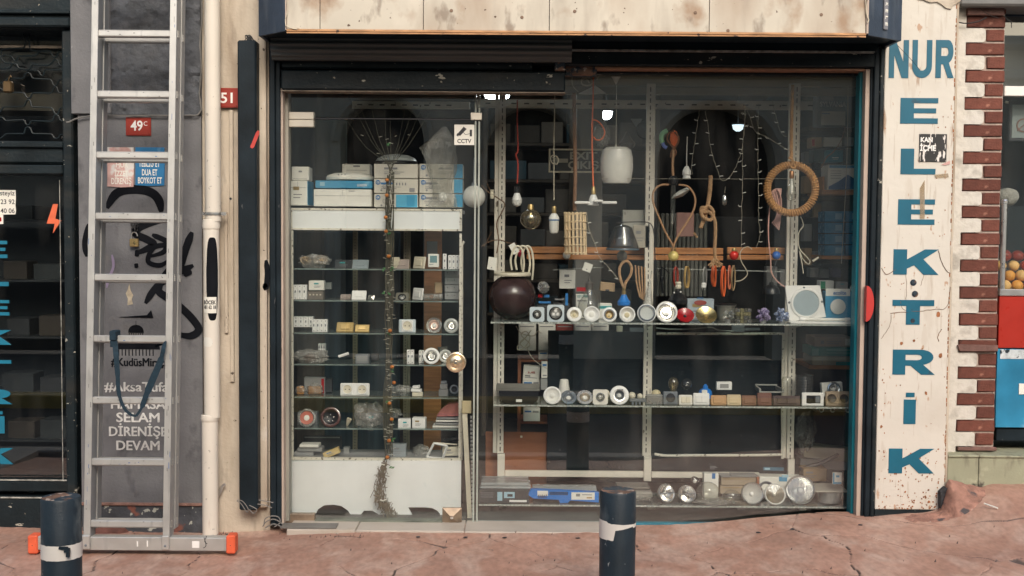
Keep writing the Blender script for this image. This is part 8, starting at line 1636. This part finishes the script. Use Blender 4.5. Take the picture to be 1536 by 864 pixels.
# shelf 7
for k,(a,b,c_,d,mm) in enumerate(((441,678,470,687,card_g),(446,672,483,677.5,card_g),(449,667,478,671.5,card_w))): carton('%s flat pale box in the low left pile of the cabinet'%('lowest','middle','top')[k],a,b,c_,d,.36-.01*k,mm,.08)
t=carton('small yellow box leaning at the bottom of the cabinet',486,675,511,684,.34,mat('yellow_card',(.62,.46,.20),.6,var=.08),.04,tilt=-22)
carton('dim dark rectangular frame at the bottom left of the cabinet',455,654,512,672,.50,card_d,.02,prints=((457,655,510,657,card_g),)); carton('small grey box right of the yellow one',515,671,524,683,.44,card_g,.04); carton('plain grey blue box at the bottom middle of the cabinet',583,667,609,686,.36,mat('grey_blue_box',(.30,.33,.34),.6,var=.05),.06)
def openframe():
    t=T('white_open_frame','white open switch frame leaning at the bottom right of the cabinet','frame',at(655,687,.33)); P=[(640,686),(651,665),(671,669),(664,688)]; W_=[at(a,b,.33) for a,b in P]; m=MB()
    for i in range(4): m.tube([W_[i],W_[(i+1)%4]],.0062,4)
    m.build('frame',white_pl,t)
openframe(); t=carton('pale curved cover plate behind the white open frame',664,671,688,684,.36,cream_pl,.02,tilt=-3); m=MB().tube([at(650,664,.38),at(686,667,.38)],.004,6); S('beige_rod','beige rod above the white open frame','rod',m,cream_pl)
bag('grey bubble film lump at the bottom right of the cabinet',at(632,676,.42),.035,(1.2,.6,.8),81); S('black_pouch','black pouch behind the pale cover plate','pouch',MB().ball(at(678,659,.44),.03,16,(1.4,.6,.5),10,.25,6),dark_void)
# trunking leaning beside the cabinet
t=T('cable_trunking','cream plastic trunking strip leaning beside the cabinet','trunking',at(700,784,.2)); P=[at(694,603,.2),at(705,784,.2)]; 
V=[at(a,b,.19) for a,b in ((692.5,604),(700,604),(708,784),(701.5,784))]; MB().prism([(v.x,v.z) for v in V],.19,.215).build('strip',cream_pl,t); q=rect(693,601,707,620,.185); MB().box(q[0],q[1],.182,.1885,q[2],q[3],.003).build('end_clip',mat('yellow_cream',(.60,.50,.31),.5),t)
m=MB()
for k in range(26): a=at(706.2+k*.08,624+k*6,.2); m.box(a.x-.004,a.x+.008,.2,.212,a.z-.014,a.z,.001)
m.build('comb_teeth',card_g,t)
# garland
def garland():
    rg=random.Random(21); wm=mat('olive_wire',(.10,.095,.07),.7,var=.3); gt=T('garland','bundled string of fairy lights with leaves hanging down the cabinet','garland',at(580,778,.2)); Y=.2
    m=MB()
    for (a,b) in ((521,182),(533,165),(541,163),(558,165),(577,165),(585,175),(607,165),(618,165),(632,164),(640,175),(645,168)):
        m.tube(pl([(a,b),((a+585)/2+(a-585)*.05+rg.uniform(-2,2),(b+258)/2),(586+(a-585)*.08,246),(584,268)],Y,.0015),.0014,4)
        
    for s_ in range(12): m.tube(pl([(583+rg.uniform(-5,6),262+k*47+rg.uniform(-8,8)) for k in range(10)],Y+rg.uniform(-.01,.01),.003),.0024,4)
    for s_ in range(6): m.tube(pl([(589+rg.uniform(-2,3),258),(590,320),(588+rg.uniform(-3,3),380),(586+rg.uniform(-6,6),440),(583,520),(580+rg.uniform(-5,5),600),(578,690)],Y,.002),.0018,4)
    m.build('wires',wm,gt)
    m=MB()
    for k in range(150):
        b=rg.uniform(200,690); a=584+rg.uniform(-6,6)
        if b<258: a=585+(rg.choice((-1,1)))*(258-b)*rg.uniform(.1,.75)
        c=at(a,b,Y-.01); s_=rg.choice((-1,1)); m.tube([c,c+Vector((s_*rg.uniform(.008,.02),-.004,rg.uniform(-.006,.006)))],.0014,4)
    m.build('tiny_lamps',mat('pale_led',(.50,.48,.40),.5),gt)
    m=MB()
    for a,b in ((582,218),(586,402),(577,405),(576,438),(582,442),(583,348),(590,555),(582,605),(587,629),(590,660),(584,500),(588,700)):
        for j in range(2): c=at(a+rg.uniform(-3,3),b+rg.uniform(-3,3),Y-.015); d=Vector((rg.uniform(-1,1),-.2,rg.uniform(-.6,.6))).normalized()*.011; e=Vector((-d.z,0,d.x))*.55; m.add([c-d,c-e*.9,c+d,c+e*.9,c+Vector((0,-.003,0))],[(0,1,4),(1,2,4),(2,3,4),(3,0,4)])
    m.build('leaves',mat('garland_green',(.06,.20,.07),.6,var=.3),gt)
    for a,b in ((580.5,270),(580,293),(578.5,326),(579,347),(583,384.5),(585,496),(588,550.5),(591,574),(584,605),(587.5,629),(583.5,661),(581,686)):
        MB().ball(at(a,b,Y-.018),px(3.1,Y),12,(1,1,.9),8).build('berry',mat('orange_berry',(.58,.19,.035),.35,var=.15),gt)
    # dense knot below
    m=MB(); P=[(577,695,2),(573,712,5),(569,730,8),(569,745,9),(575,756,6),(583,766,9),(588,775,9)]
    for k in range(200):
        i=rg.randrange(len(P)-1); u=rg.random(); a=P[i][0]*(1-u)+P[i+1][0]*u; b=P[i][1]*(1-u)+P[i+1][1]*u; w_=P[i][2]*(1-u)+P[i+1][2]*u
        c=at(a+rg.gauss(0,.5)*w_,b,Y+rg.uniform(-.015,.01)); d=Vector((rg.gauss(0,.35),rg.gauss(0,.3),1)).normalized()*rg.uniform(.012,.035); m.tube([c-d,c+Vector((rg.uniform(-.006,.006),0,0)),c+d],.0016,4)
    for k in range(16):
        i=rg.randrange(len(P)-1); c=at(P[i][0],P[i][1],Y); d=Vector((rg.choice((-1,1))*rg.uniform(.02,.045),0,rg.uniform(-.02,.02))); m.tube([c,c+d*.6,c+d],.0018,4)
    m.build('wire_bundle',mat('dusty_olive_wire',(.17,.15,.10),.8,var=.35),gt); MB().tube(pl([(570,750),(575,751),(579,749)],Y-.02),.004,6).tube(pl([(571.5,696),(577,697.5)],Y-.02),.003,6).build('tie',card_w,gt)
garland()
print('objects', len(bpy.data.objects))
